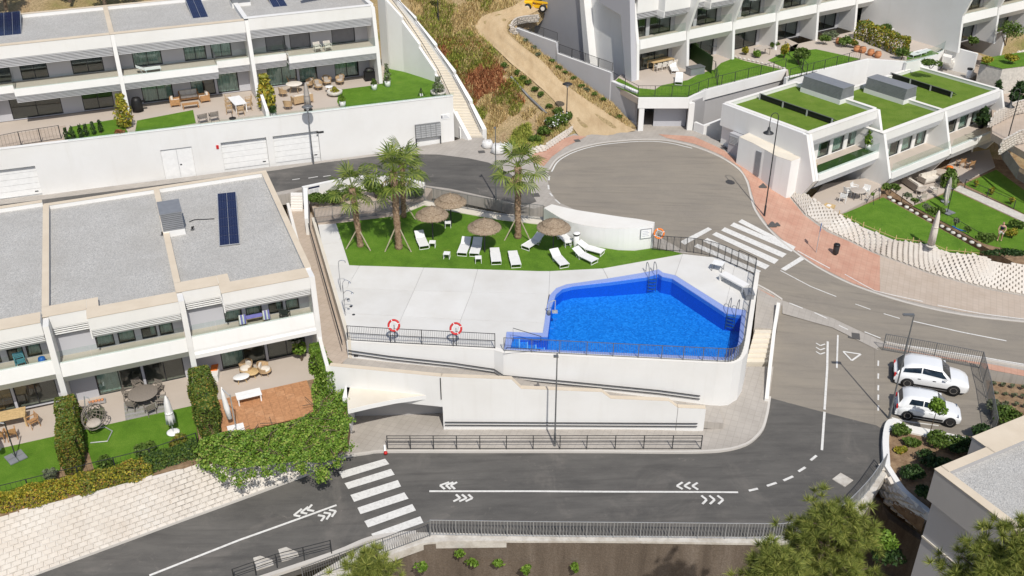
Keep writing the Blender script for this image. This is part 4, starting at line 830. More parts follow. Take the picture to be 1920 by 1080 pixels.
for k_ in range(3): MB().box(s_-.3+k_*.05, s_+.25-.1*k_, -.036, -.03, 2.2+k_*.1, 2.24+k_*.1).build('sign_lettering', 'print_grey', sg, world=False)
MB().box(s_-.42, s_-.33, -.036, -.03, 2.2, 2.45).build('sign_emblem', 'navy', sg, world=False)
# mailboxes
mx0, mx1 = gx(781,276), gx(827,269); mbx = thing('mailbox_unit', 'grey bank of mailboxes on posts against the white wall', 'mailboxes', Mg @ Vector((mx0, -.35, 0)), ga); wM = mx1-mx0
MB().box(0, wM, .02, .3, .75, 1.95).build('casing', 'grey_metal', mbx, world=False)
for k_ in range(2): MB().box(k_*(wM-.06), k_*(wM-.06)+.06, .05, .25, 0, .75).build('leg', 'dark_metal', mbx, world=False)
cmm = MB().box(.02, wM/5-.02, -.012, .02, .02, .17).mesh('mailbox_door'); cmm.materials.append(MATS['light_metal'])
for i in range(5):
    for j in range(6): o = bpy.data.objects.new('mailbox_door', cmm); C.objects.link(o); o.parent = mbx; o.location = (i*wM/5, 0, .78+j*.19)
# patio and lawn slabs of the upper row
zp = F0U+.25; pU = struct(MB().prism([Mg @ Vector((-3, .3, zp-.65)), Mg @ Vector((GL, .3, zp-.65)), Mg @ Vector((GL+1.2, 12, zp-.65)), Mg @ Vector((-3, 12, zp-.65))], 1.), 'patio', 'patio_tile')
for q in ([(121,268),(130,238),(225,222),(240,248)], [(253,249),(257,226),(362,206),(367,230)]): struct(MB().prism(PP(q, zp-.3), .06), 'lawn', 'lawn')
struct(MB().prism(PP([(632,190),(637,168),(700,160),(718,156),(722,130),(740,100),(830,160),(838,182),(680,205),(640,204)], zp-.3), .06), 'lawn', 'lawn')
struct(MB().prism(PP([(0,284),(0,255),(122,235),(118,268)], zp-.3), .05), 'patio', 'pavement_dusty')
# hill between the stair and the right hand houses
HILL = Surf([(990,292,.35),(1195,243,.35),(912,256,.15),(1150,195,1.6),(886,205,1.75),(1095,150,2.9),(856,150,3.85),(1040,105,4.2),(820,100,5.85),(985,62,5.6),(782,50,7.85),(960,45,6.2),(750,12,9.4),(728,-14,10.4),(1045,12,7.0),(600,-60,14),(1060,-30,9.0),(1080,250,.35),(1000,200,1.7),(930,120,4.6),(880,50,6.8),(850,-30,10),(300,-60,15),(0,-40,16)], .05)
hill = HILL.patch([(995,292),(940,275),(907,256),(882,205),(852,150),(817,100),(780,50),(747,12),(725,-14),(690,-30),(560,-75),(900,-90),(1075,-60),(1060,5),(1010,28),(965,40),(975,58),(1045,104),(1095,148),(1150,194),(1195,240),(1090,243)], .9, 0, 1.)
for v in hill.v: v.z += .12*math.sin(v.x*1.3)*math.sin(v.y*1.1+1)*0+random.uniform(-.06, .06)
hillo = struct(hill, 'hillside', 'dry_hill')
hz = Surf([(-200,-60,11),(0,10,10.2),(300,0,10.2),(600,-60,12),(0,-120,18),(700,-150,20),(-300,10,10)], .1)
bk = [ULo[2]+Vector((-30, 0, 5.5))+dU*0, ULo[0]+dU*9.9]; nU = Vector((-dU.y, dU.x, 0))
qa = [Vector((*(ULo[2]-dU*40+nU*9.6).xy, 9.6)), Vector((*(ULo[0]+dU*11+nU*9.6).xy, 9.6)), Vector((*(ULo[0]+dU*20+nU*60).xy, 24)), Vector((*(ULo[2]-dU*60+nU*60).xy, 24))]
struct(MB().add(qa, [(0, 1, 2, 3)]), 'hillside', 'dry_hill')
# dirt track
tl = [(1092,264),(1044,196),(996,150),(955,117),(919,83),(892,56),(905,32),(945,19),(990,11),(1040,-2)]; tr = [(1192,246),(1106,192),(1046,148),(1018,117),(972,82),(951,60),(956,41),(985,31),(1030,24),(1065,12)]
A = smoothline([HILL.at(*p, .03) for p in tl], 5); B = smoothline([HILL.at(*p, .03) for p in tr], 5)
def cross_strip(A, B, n, surf, lift):
    m = MB(); rows = []
    for a, b in zip(A, B):
        rows.append([Vector((*(a.lerp(b, k_/n)).xy, 0)) for k_ in range(n+1)])
    for r in rows:
        for k_, p in enumerate(r): p.z = surf.z(p.x, p.y)+lift+(.06*math.cos(k_/n*2*math.pi*2) if 0 < k_ < n else 0)
    for r, q in zip(rows, rows[1:]): sheet(m, r, q)
    m.smooth = True; return m
struct(cross_strip(A, B, 12, HILL, .09), 'dirt_track', 'dirt')
# public stair up the hill left
stl = [(868,258,.3),(846,205,2.1),(820,150,4.2),(790,100,6.2),(757,50,8.2),(728,12,9.8),(712,-10,10.6)]; strr = [(905,258,.3),(880,205,2.1),(850,150,4.2),(815,100,6.2),(778,50,8.2),(745,12,9.8),(728,-10,10.6)]
st = thing('public_stair', 'long white stair with stepped parapets climbing the hill beside the upper houses', 'stairs', P(887, 258, .3))
A = [P(*p) for p in stl]; B = [P(*p) for p in strr]
n_st = 60
def along(L, t): f = t*(len(L)-1); i = min(int(f), len(L)-2); return L[i].lerp(L[i+1], f-i)
for k_ in range(n_st):
    t0, t1 = k_/n_st, (k_+1)/n_st; a0, b0, a1, b1 = along(A, t0), along(B, t0), along(A, t1), along(B, t1); z = a1.z
    MB().prism([Vector((*a0.xy, z)), Vector((*b0.xy, z)), Vector((*b1.xy, z)), Vector((*a1.xy, z))], .5).build('step', 'cream_concrete', st)
def stepwall(L, th, side, hgt, jump):
    m = MB(); n = 6
    for k_ in range(n):
        a, b = along(L, k_/n), along(L, (k_+1)/n); zt = (a.z+hgt, b.z+hgt)
        m2 = [Vector((*a.xy, zt[0]+.15)), Vector((*b.xy, zt[1]-.15))]; wall_path(m, m2, min(3.5, min(a.z, b.z)-1.6), th, side)
    return m
stepwall(A, .28, 1, .75, 1).build('parapet', 'white_render', st); stepwall(B, .4, -1, .6, 1).build('parapet', 'white_render', st)
MB().tube([p+Vector((.12, 0, .95)) for p in A[1:]], .03, 5).build('handrail', 'dark_metal', st)
MB().tube([p+Vector((-.12, 0, .85)) for p in B], .03, 5).build('handrail', 'dark_metal', st)
fa = A[0]+Vector((-.5, -.1, 0)); MB().prism([fa+VZ(1.6)+Vector((-.3, .6, .6)), fa+VZ(.1)+Vector((1., -.6, 0)), fa+VZ(.1)+Vector((1.3, -.4, 0)), fa+VZ(1.6)+Vector((0, .8, .6))], bottom=.2).build('foot_parapet', 'white_render', st)
# grey retaining wall of the upper-right houses, left side
zr_ = F0R
urw = [P(1193,173,zr_+.15), P(1146,153,zr_+.3), P(1145,137,zr_+1.1), P(1045,101,zr_+1.5), P(1042,80,zr_+2.5), P(967,53,zr_+2.9)]
rt = thing('gable_retaining_wall', 'pale grey retaining wall with stepped top beside the dirt track', 'retaining wall', urw[0]-VZ(3))
wall_path(MB(), urw, -.5, .3, -1).build('wall', 'grey_render', rt)
wall_path(MB(), [p+VZ(.03) for p in urw], lambda p: p.z-.28+.27, .3, -1) if False else None
for a, b in ((0, 1), (2, 3), (4, 5)):
    MB().rail([urw[a]+Vector((.15, .15, .005)), urw[b]+Vector((.15, .15, .005))], .34, .03).build('coping', 'white_render', rt)
fence('mesh_fence', 'low dark mesh fence on the stepped wall by the dirt track', [urw[2]+Vector((.15, .15, 0)), urw[3]+Vector((.15, .15, 0))], .9, .12, 1.6, 'dark_metal', .02)
fence('mesh_fence', 'dark mesh fence at the top of the wall by the dirt track bend', [urw[4]+Vector((.15, .15, 0)), urw[5]+Vector((.15, .15, 0))], .9, .12, 1.6, 'dark_metal', .02)
# garden terraces of the upper-right row
fw = [P(1197,186,zr_), P(1292,186,zr_), P(1325,170,zr_+.0), P(1475,132,zr_), P(1476,150,zr_), P(1630,113,zr_), P(1640,105,zr_)]
gl = PP([(1147,156),(1196,183),(1290,183),(1328,168),(1474,130),(1472,118),(1560,60),(1230,60),(1197,148)], zr_-.06)
bkp = [r0+dR*wR*7+nU*0, r0-dR*.5]
terrU = struct(MB().prism([fw[0]+Vector((.05, .12, 0)), fw[1]+Vector((0, .12, 0)), fw[2]+Vector((-.05, .12, 0)), fw[3]+Vector((-.05, .12, 0)), Vector((*(r0+dR*wR*3.6).xy, zr_)), Vector((*(r0+dR*wR*3.6).xy, zr_))+Vector((-1, 2.5, 0)), Vector((*r0.xy, zr_))+Vector((-1, 2.5, 0)), P(1147,156,zr_)], bottom=.3+2.45), 'patio', 'patio_tile')
rw = thing('garden_wall', 'white garden wall over the dark garage entrance of the upper right houses', 'retaining wall', P(1200, 245, .3))
wall_path(MB(), [p+VZ(.08) for p in fw[:4]], 2.45, .3, 1).build('upper_wall', 'white_render', rw)
g1 = P(1196,246,.3); g2 = P(1297,246,.3)
for a, wd in ((g1, .45), (g2-Vector((.45, 0, 0)), .5)): MB().prism([a+VZ(2.6), a+Vector((wd, 0, 2.6)), a+Vector((wd, .5, 2.6)), a+Vector((0, .5, 2.6))], 2.9).build('pillar', 'white_render', rw)
MB().prism([g1+Vector((0, 5, 2.5)), g2+Vector((1, 5, 2.5)), g2+Vector((1, 5.3, 2.5)), g1+Vector((0, 5.3, 2.5))], 2.8).build('garage_back', 'vent_grey', rw)
MB().prism([g1+Vector((1.5, 1.2, 2.72)), g2+Vector((-.4, 1.2, 2.72)), g2+Vector((-.4, 1.35, 2.72)), g1+Vector((1.5, 1.35, 2.72))], 3.).build('garage_partition', 'facade_grey', rw)
wall_path(MB(), [g2+VZ(2.74)+Vector((.1, .2, 0)), fw[2]+Vector((.02, .2, -.56)), fw[3]+Vector((.02, .2, -.56))], -.5, .3, 1).build('lower_wall', 'house_grey', rw)
struct(MB().prism([g1+VZ(.02)+Vector((.2, 0, 0)), g2+VZ(.02), g2+Vector((.5, 5, .02)), g1+Vector((.2, 5, .02))], .5), 'garage_floor', 'pavement')
wall_path(MB(), [g2+VZ(.9)+Vector((.1, -.1, 0)), P(1320,236,1.2), P(1360,222,1.5)], -.5, .3, 1).build('ramp_wall', 'white_render', rw)
lw2 = thing('garden_wall', 'white garden wall below the lawns with the terracotta pots', 'retaining wall', fw[4]-VZ(3))
wall_path(MB(), [fw[4]+Vector((0, .3, .1)), fw[5]+VZ(.1), P(1700,116,zr_)], -1, .3, 1).build('wall', 'white_render', lw2)
struct(MB().prism([fw[4]+Vector((0, .5, 0)), fw[5], P(1700,114,zr_), P(1740,105,zr_), P(1767,94,zr_), P(1776,80,zr_), Vector((*(r0+dR*wR*7.4).xy, zr_)), Vector((*(r0+dR*wR*3.5).xy, zr_)), Vector((*(r0+dR*wR*3.4).xy, zr_))+Vector((-.5, -1, 0))], .4), 'patio', 'patio_tile')
LZ = zr_+.03
for q in ([(1147,158),(1160,146),(1196,165),(1228,168),(1240,160),(1290,150),(1312,138),(1340,130),(1352,118),(1378,108),(1400,115),(1471,131),(1325,168),(1290,182),(1199,182)], [(1478,130),(1440,113),(1470,98),(1530,92),(1612,110),(1480,148)]): struct(MB().prism(PP(q, LZ), .05), 'lawn', 'lawn')
struct(MB().prism(PP([(1700,112),(1702,98),(1740,92),(1760,100)], LZ), .06), 'lawn', 'lawn')
# far right terraces
tw = [P(1700,118,zr_), P(1740,108,zr_), P(1768,95,zr_), P(1776,84,zr_)]
t_ = thing('curved_terrace', 'curved white terrace wall with glass edge right of the yellow hedge', 'retaining wall', tw[0]-VZ(3)); tws = smoothline(tw, 5)
wall_path(MB(), tws, -1, .3, 1).build('wall', 'white_render', t_)
for a, b in zip(tws[::2], tws[2::2]): MB().rail([a+VZ(.02), b+VZ(.02)], .02, .9).build('glass_panel', 'rail_glass', t_)
# street strips behind the green roofs, right side
struct(MB().prism(PP([(1640,140),(1780,70),(1850,110),(2000,90),(2000,330),(1860,250),(1860,160)], .5), .6), 'pavement', 'pavement_dusty')
# ---- block walls
BLK = {}
def block_wall(label, bot, top, bw=.62, bh=.30, name='block_wall', mat='block_white', group=None, depth=.35, tongue=.12, maxparts=298, protrude=.07, core='kerb'):
    """stacked planter blocks between a foot line and a crown line (same point count)"""
    bot = [Vector(p) for p in bot]; top = [Vector(p) for p in top]; t = thing(name, label, 'block wall', bot[0], 0, group)
    back = MB(); sheet(back, [p+Vector((0, .0, 0)) for p in bot], top)
    L = [0]
    for a, b in zip(bot, bot[1:]): L.append(L[-1]+(b-a).length)
    def pt(s_, h):
        for i in range(len(L)-1):
            if s_ <= L[i+1] or i == len(L)-2: u = (s_-L[i])/(L[i+1]-L[i]); return bot[i].lerp(bot[i+1], u).lerp(top[i].lerp(top[i+1], u), h), (bot[i+1]-bot[i]).normalized(), (top[i].lerp(top[i+1], u)-bot[i].lerp(bot[i+1], u))
    allb = []; H = max((a-b).length for a, b in zip(bot, top)); rows = max(1, int(H/bh))
    for r in range(rows):
        s_ = -(bw/2 if r % 2 else 0)+bw/2
        while s_ < L[-1]:
            c_, d, upv = pt(s_, 0); hh = upv.length; z = (r+.5)*bh
            if z < hh-.05: p = c_+upv.normalized()*z; allb.append((p, d, upv.normalized()))
            s_ += bw
    camp = Vector((0, 0, CH)); allb.sort(key=lambda q: (q[0]-camp).length+(0 if 0 < proj(q[0])[0] < 1920 and 0 < proj(q[0])[1] < 1080 else 500))
    stuff(back.build('wall_core', 'brown_concrete', t)) if False else back.build('wall_core', core, t)
    n = Vector()
    w2, h2 = bw/2-.018, bh/2-.012
    bmv = [(-w2, 0, -h2), (w2, 0, -h2), (w2, 0, h2), (-w2, 0, h2), (-w2*.72, -protrude-tongue*.4, -h2*.9), (w2*.72, -protrude-tongue*.4, -h2*.9), (w2*.9, -protrude-tongue, h2), (-w2*.9, -protrude-tongue, h2), (-w2, -protrude*.3, h2), (w2, -protrude*.3, h2)]
    bmf = [(4, 5, 6, 7), (0, 1, 5, 4), (3, 8, 9, 2), (8, 7, 6, 9), (0, 4, 7, 8, 3), (1, 2, 9, 6, 5)]
    blk = MB().add(bmv, bmf).mesh('block'); blk.materials.append(MATS[mat]); rest = MB()
    for i, (p, d, u) in enumerate(allb):
        y = u.cross(d).normalized(); y = y if y.y < 0 or abs(y.y) < .3 else y
        M = Matrix((d, -y if False else y*-1, u)).transposed().to_4x4()
        # local -y must look outwards (towards the lower side)
        if (M.to_3x3() @ Vector((0, -1, 0))).dot(camp-p) < 0: M = Matrix((-d, y, u)).transposed().to_4x4()
        M = Matrix.Translation(p+Vector((random.uniform(-.006, .006), random.uniform(-.006, .006), 0))) @ M @ Matrix.Rotation(random.uniform(-.025, .025), 4, 'Z')
        if i < maxparts: o = bpy.data.objects.new('block', blk); C.objects.link(o); o.parent = t; o.matrix_local = Matrix.Translation(-bot[0]) @ M
        else: rest.add([M @ Vector(v) for v in bmv], bmf)
    if rest.v: stuff(rest.build('blocks', mat, t))
    return t
zt_ = -2.75
bot = [low(*p) for p in ((-40,1118),(56,1080),(329,981),(540,904),(600,880))]; top = [P(-60,984,zt_-.1), P(10,968,zt_-.1), P(157,933,zt_-.05), P(363,868,zt_), P(480,836,zt_)]
bot = [p for p in smoothline([bot[0], bot[2], bot[3], bot[4]], 4)]; top = smoothline([top[0], P(300,889,zt_), P(490,838,zt_-.6), P(570,838,zt_-1.4)], 4)
block_wall('white interlocking block wall along the lower road at the lower left', bot, top, .50, .27, protrude=.035, tongue=.05)
rb = [up(*p) for p in ((1463,336),(1482,368),(1509,401),(1551,432),(1595,451),(1634,470),(1690,491),(1745,512),(1801,527),(1860,542),(1920,553),(2010,562))]
rtz = [P(1466,328,-.35), P(1490,347,-.75), P(1524,373,-1.2), P(1573,404,-1.8), P(1618,426,-1.92), P(1679,451,-2.05), P(1743,459,-2.2), P(1773,473,-2.4), P(1843,480,-2.6), P(1866,494,-2.8), P(1920,496,-2.85), P(2010,499,-2.9)]
block_wall('long curved white block wall under the front lawns right of the turning circle', rb, rtz, .43, .235, core='stone', protrude=.07, tongue=.12)
l1 = F0G-.06; l2 = F0G-1.56
struct(MB().prism([P(1515,370,l1-.35), rtz[2]+Vector((.1, .1, -.75)), rtz[3]+Vector((.1, .1, -.45)), rtz[4]+VZ(-.45), rtz[5]+VZ(-.45), rtz[6]+VZ(-.45), rtz[7]+VZ(-.45), P(1838,470,l1-.9), P(1664,372,l1-.3), P(1652,330,l1-.3), P(1540,352,l1-.3)], 2.4), 'garden', 'soil')
struct(MB().prism([P(1578,402,l1+.03), rtz[3]+Vector((.2, .12, -.03)), rtz[4]+Vector((.1, .15, -.04)), rtz[5]+Vector((.05, .15, -.04)), rtz[6]+Vector((0, .15, -.03)), rtz[7]+Vector((0, .15, -.03)), P(1838,470,l1-.52), P(1656,370,l1+.03)], .6), 'lawn', 'lawn')
struct(MB().prism([P(1640,352,l2), P(1860,470,l2-.1), P(1925,505,l2-.3), P(2010,505,l2-.3), P(2010,390,l2), P(1880,300,l2), P(1760,290,l2)], 1.6), 'garden', 'soil')
struct(MB().prism([P(1712,386,l2+.03), P(1845,456,l2-.05), P(1920,480,l2-.2), P(2000,490,l2-.2), P(2000,440,l2), P(1920,418,l2+.03), P(1788,357,l2+.03)], .06), 'lawn', 'lawn')
struct(MB().prism([P(1808,345,l2+.03), P(1930,405,l2+.03), P(2000,430,l2+.03), P(2000,390,l2+.03), P(1925,360,l2+.03), P(1868,318,l2+.03)], .06), 'lawn', 'lawn')
struct(MB().prism([P(1788,355,l2+.02), P(1920,416,l2+.02), P(2000,436,l2+.02), P(2000,430,l2+.025), P(1930,407,l2+.025), P(1800,347,l2+.025)], .06), 'gravel_strip', 'stone')
for q, z in (([(1512,382),(1576,401),(1652,362),(1650,330),(1545,345)], F0G), ([(1655,345),(1712,384),(1790,352),(1785,320),(1700,305)], F0G-1.5), ([(1770,318),(1806,343),(1866,312),(1855,280),(1790,290)], F0G-1.49)): struct(MB().prism(PP(q, z+.02), .3), 'patio', 'patio_tile')
# small white rubble walls by the track mouth
block_wall('white rubble planter wall curving beside the bushes at the track mouth', [up(985,292),up(1020,284),up(1060,258),up(1082,238)], [up(990,279,.3),up(1022,272,.4),up(1060,246,.4),up(1078,230,.3)], .42, .22, group=None)
block_wall('small white rubble planter wall at the foot of the pale grey wall', [up(1128,226),up(1142,240),up(1194,238)], [up(1128,216,.2),up(1143,228,.3),up(1193,226,.3)], .42, .22)
tb = smoothline([HILL.at(968,68,.0), HILL.at(957,60,.0), HILL.at(966,48,.0), HILL.at(985,43,.0), HILL.at(1010,41,.0)], 3)
block_wall('white rubble wall around the bend at the top of the dirt track', tb, [p+VZ(.75) for p in tb], .45, .25)
# block walls at far right
for i, (b_, t_2, lab) in enumerate([([(1872,152),(1920,130),(2000,100)], [(1838,130),(1915,95),(2000,70)], 'white block wall below the yellow bushes at the upper right edge'), ([(1850,240),(1900,215),(1990,195)], [(1868,208),(1905,190),(1990,170)], 'white block wall behind the banana plants at the right edge'), ([(1872,290),(1900,272),(1990,250)], [(1880,262),(1910,245),(1990,225)], 'white block wall beside the tall lamp at the right edge')]):
    block_wall(lab, [P(*p, .6) for p in b_], [P(*p, 1.9) for p in t_2], .55, .27)
# bent dark screen and path right of green roofs
fence('screen_fence', 'grey screen fence on the rubble edge at the right picture side', [P(1868,262,-.6), P(1880,300,-1.1), P(1905,335,-1.6), P(1960,370,-2.)], 1.1, .08, 1.6, 'grey_metal', .03)
# ---- brown retaining wall below the lower road
bw_ = thing('brown_retaining_wall', 'stained brown concrete retaining wall below the guard fence', 'retaining wall', low(1000, 1024)-VZ(6))
wp = smoothline([low(*p) for p in ((600,1110),(700,1056),(800,1019),(1000,1016),(1200,1017),(1400,1020),(1490,1018),(1565,993),(1612,952))], 4)
wall_path(MB(), [p+VZ(-.02) for p in wp], -12, .6, 1).build('wall', 'brown_concrete', bw_)
m = MB(); m.rail([p+Vector((0, .14, 0)) for p in wp], .34, .14, -.04); m.build('coping', 'rough_concrete', bw_)
m = MB(); A = [p+Vector((0, .2, .02)) for p in wp]; 
struct(LOW.patch([(780,1000),(1000,1005),(1200,1007),(1400,1009),(1480,1006),(1556,982),(1612,932),(1650,880),(1662,890),(1622,955),(1572,995),(1490,1017),(1200,1016),(1000,1015),(800,1018),(700,1055),(600,1110),(520,1120),(560,1098),(699,1016)], 1.2, .09, .5), 'pavement', 'rough_concrete')
bs = thing('brown_bank_wall', 'brown earth faced wall stepping down beside the grey corner house', 'retaining wall', P(1700, 1000, -8))
wall_path(MB(), [P(1606,952,-4.05), P(1630,928,-4.6), P(1650,934,-5.2), P(1670,962,-5.8), P(1700,984,-6.3), P(1732,1006,-6.8)], -12, .5, -1).build('wall', 'brown_concrete', bs)
# planter wall right of road
pwp = smoothline([LOW.at(1700,797,.35), LOW.at(1680,785,.35), LOW.at(1662,790,.35), LOW.at(1655,820,.35), LOW.at(1657,870,.35)], 4)
pt_ = thing('planter_wall', 'white curved planter wall beside the parked cars', 'retaining wall', pwp[0]-VZ(.5)); wall_path(MB(), pwp, -5, .35, 1).build('wall', 'white_render', pt_)
block_wall('scalloped white block wall under the planter beside the brown bank', [P(1644,904,-4.6),P(1660,940,-5.2),P(1688,964,-5.7),P(1724,990,-6.2)], [P(1657,872,-3.25),P(1684,912,-3.5),P(1706,934,-3.7),P(1740,962,-3.9)], .5, .32, protrude=.1, tongue=.16)
wall_path(MB(), smoothline([LOW.at(1657,870,.36), P(1684,911,-3.45), P(1706,933,-3.65), P(1742,962,-3.85)], 4), -4.4, .3, 1).build('wall_crown', 'white_render', pt_)
struct(MB().prism([LOW.at(1668,795,.2), LOW.at(1700,800,.2), LOW.at(1840,822,.2), P(1900,800,-3.3), P(1760,900,-3.6), P(1738,960,-3.9), P(1684,912,-3.55), LOW.at(1662,868,.2)], 1.5), 'planting_bed', 'soil')
wall_path(MB(), [LOW.at(1665,790,.3), LOW.at(1705,797,.3), LOW.at(1760,808,.3), LOW.at(1815,820,.3), LOW.at(1850,825,.3)], -4.5, .7, -1).build('bed_edge', 'white_warm', pt_)
struct(MB().prism([UP.at(1842,712,-.1), UP.at(1925,722,-.1), UP.at(2000,735,-.1), P(2000,830,-4.3), P(1870,815,-3.9)], 1.), 'planting_bed', 'soil')
# right stairs with white side wall
ss = thing('side_stair', 'cream steps beside the pool going down to the lower pavement', 'stairs', P(1420, 650, -2.9))
for k_ in range(7):
    t0, t1 = k_/7, (k_+1)/7; z = lerp(-1.75, -2.7, t1)
    MB().prism([P(lerp(1417,1399,t0), lerp(612,676,t0), z), P(lerp(1452,1440,t0), lerp(612,676,t0), z), P(lerp(1452,1440,t1), lerp(612,676,t1)+3, z), P(lerp(1417,1399,t1), lerp(612,676,t1)+3, z)], .6).build('step', 'cream_concrete', ss)
wall_path(MB(), [P(1463,568,-1.5), P(1455,620,-1.75), P(1447,690,-2.25), P(1441,748,-2.75)], -4, .22, -1).build('side_wall', 'white_warm', ss)
struct(MB().prism([P(1421,541,-1.68), P(1466,566,-1.9), P(1455,617,-1.8), P(1414,614,-1.72)], .8), 'path', 'pavement')
# sign wall and curved white wall
sgp = smoothline([P(568,352,1.25), P(640,337,1.25), P(690,331,1.2), P(740,332,1.0), P(795,345,.6)], 4)
sgw = thing('sign_wall', 'white curved wall with a notice board behind the shrubs by the palms', 'wall', sgp[0]-VZ(1)); wall_path(MB(), sgp, -.3, .3, 1).build('wall', 'white_render', sgw)
MB().prism([sgp[0]+Vector((.02, 0, 0)), sgp[0]+Vector((.35, 0, 0)), P(578,410,.5), P(571,410,.5)], bottom=-1.2).build('return_wall', 'white_render', sgw)
dd = (sgp[2]-sgp[0]).normalized(); nb_ = MB().rail([sgp[0]+dd*.45+Vector((0, -.05, -.75)), sgp[0]+dd*1.3+Vector((0, -.05, -.75))], .03, .6).build('notice_board', 'white_plastic', sgw)
MB().rail([sgp[0]+dd*.43+Vector((0, -.06, -.2)), sgp[0]+dd*1.32+Vector((0, -.06, -.2))], .035, .13).build('notice_header', 'navy', nb_)
for k_ in range(2):
    for j in range(5): MB().rail([sgp[0]+dd*(.5+k_*.4)+Vector((0, -.075, -.32-j*.085)), sgp[0]+dd*(.82+k_*.4)+Vector((0, -.075, -.32-j*.085))], .01, .035).build('notice_lettering', 'print_grey', nb_)
cf = smoothline([P(1019,419,0), P(1060,446,0), P(1110,461,0), P(1159,468,0), P(1195,468,0), P(1222,465,0)], 4); cbk = smoothline([P(1034,412,0), P(1075,425,0), P(1110,434,0), P(1160,445,0), P(1195,453,0), P(1224,462,0)], 4)
cw = thing('curved_wall', 'thick curved white wall between the pool lawn and the turning circle', 'wall', cf[8]); m = MB(); mc = MB()
for i in range(len(cf)-1):
    hh = lambda i: lerp(1.25, 1.9, i/(len(cf)-1))
    q = [cf[i]+VZ(hh(i)), cf[i+1]+VZ(hh(i+1)), cbk[i+1]+VZ(hh(i+1)), cbk[i]+VZ(hh(i))]; m.prism(q, bottom=-.7); mc.prism([p+VZ(.03) for p in q], .028)
m.build('wall', 'white_render', cw); mc.build('coping', 'white_warm', cw)
e = cf[-1]; d2 = (cf[-1]-cf[-4]).normalized(); bd = MB().rail([e-d2*.95+Vector((0, -.04, .85)), e-d2*.1+Vector((0, -.04, .85))], .03, .75).build('notice_board', 'vent_grey', cw)
MB().rail([e-d2*.9+Vector((0, -.06, .9)), e-d2*.15+Vector((0, -.06, .9))], .02, .65).build('notice_sheet', 'white_plastic', bd)
for j in range(4): MB().rail([e-d2*.8+Vector((0, -.075, 1.05+j*.12)), e-d2*(.3+.1*(j % 2))+Vector((0, -.075, 1.05+j*.12))], .01, .04).build('notice_lettering', 'print_grey', bd)
# ================================================================== LOWER-LEFT GARDENS
zl = F0L
def LLp(i, x, out, z=0.): return LLloc[i]+dL*x+Vector((dL.y, -dL.x, 0))*out+VZ(z)
struct(MB().prism([LLp(2,-3,-2.2), LLp(0,wL[0]+.05,-2.2), P(612,708,zl), P(655,745,zl), P(648,800,zl-.2), P(560,836,zl-.6), P(480,836,zl-.1), P(300,887,zl-.12), P(-60,982,zl-.12)], 3.), 'garden', 'soil')
struct(MB().prism([LLp(2,-3,-2.15,.02), LLp(0,wL[0],-2.15,.02), LLp(0,wL[0]-.1,1.15,.02), LLp(2,-3,1.15,.02)], .3), 'patio', 'patio_tile')
def edge(i, x): return LLp(i, x, 1.15, .03)
struct(MB().prism([edge(2,-3), edge(2,6.5), P(112,880,zl+.03), P(60,918,zl+.03), P(-60,948,zl+.03)], .06), 'lawn', 'lawn')
struct(MB().prism([edge(1,.5), edge(1,wL[1]-.5), P(372,825,zl+.03), P(335,850,zl+.03), P(180,892,zl+.03)], .06), 'lawn', 'lawn')
# terracotta deck tiles in front of the end house
dk = thing('tiled_deck', 'red brown tiled deck in front of the end house by the creeper', 'deck', LLp(0, 3, 4.5)); nxt, nyt = 11, 7
tm = MB().box(.004, .496, .004, .496, 0, .06).mesh('tile'); tm.materials.append(MATS['deck_wood']); tm2 = MB().box(.004, .496, .004, .496, 0, .058).mesh('tile'); tm2.materials.append(MATS['deck_wood_b'])
for i in range(nxt):
    for j in range(nyt):
        p = LLp(0, .75+i*.5, 1.18+j*.5+.5, 0.0); pxy = proj(p)
        o = bpy.data.objects.new('tile', tm2 if (i*7+j*5) % 6 == 0 else tm); C.objects.link(o); o.parent = dk; o.location = p-dk.location+VZ(random.uniform(-.004, .004)); o.rotation_euler = (0, 0, aL)
# ================================================================== PLANTS
def stems(parent, base, h, n=4, r=.02, spread=.25, mat='bark'):
    m = MB(); base = Vector(base)
    for k_ in range(n):
        a = random.random()*6.28; e = base+Vector((math.cos(a)*spread*random.random()*2, math.sin(a)*spread*random.random()*2, h*random.uniform(.6, .95)))
        m.tube([base+Vector((math.cos(a)*.04, math.sin(a)*.04, -.05)), base.lerp(e, .5)+Vector((random.uniform(-.05, .05), random.uniform(-.05, .05), 0)), e], [r, r*.8, r*.35], 5)
    return stuff(m.build('stem', mat, parent))
def bush(label, base, rx, ry, h, mat='leaf_bush', n=500, size=.09, name='shrub', cat='shrub', group=None, flower=None, aspect=1.6, lumps=7):
    base = Vector(base); t = thing(name, label, cat, base, 0, group)
    p, d = blob_pts(n, (base.x, base.y, base.z+h*.5), (rx, ry, h*.52), .5, lumps); p[:, 2] = np.maximum(p[:, 2], base.z+.02)
    v, f = leaves(p, size, d, aspect); npmesh('foliage', v, f, mat, t); stems(t, base, h*.8, 5, .015+h*.008, rx*.5)
    if flower:
        q, d = blob_pts(max(8, n//14), (base.x, base.y, base.z+h*.55), (rx*1.02, ry*1.02, h*.55), .9, lumps); v, f = leaves(q, size*.9, d, 1.); npmesh('blossom', v, f, flower, t)
    return t
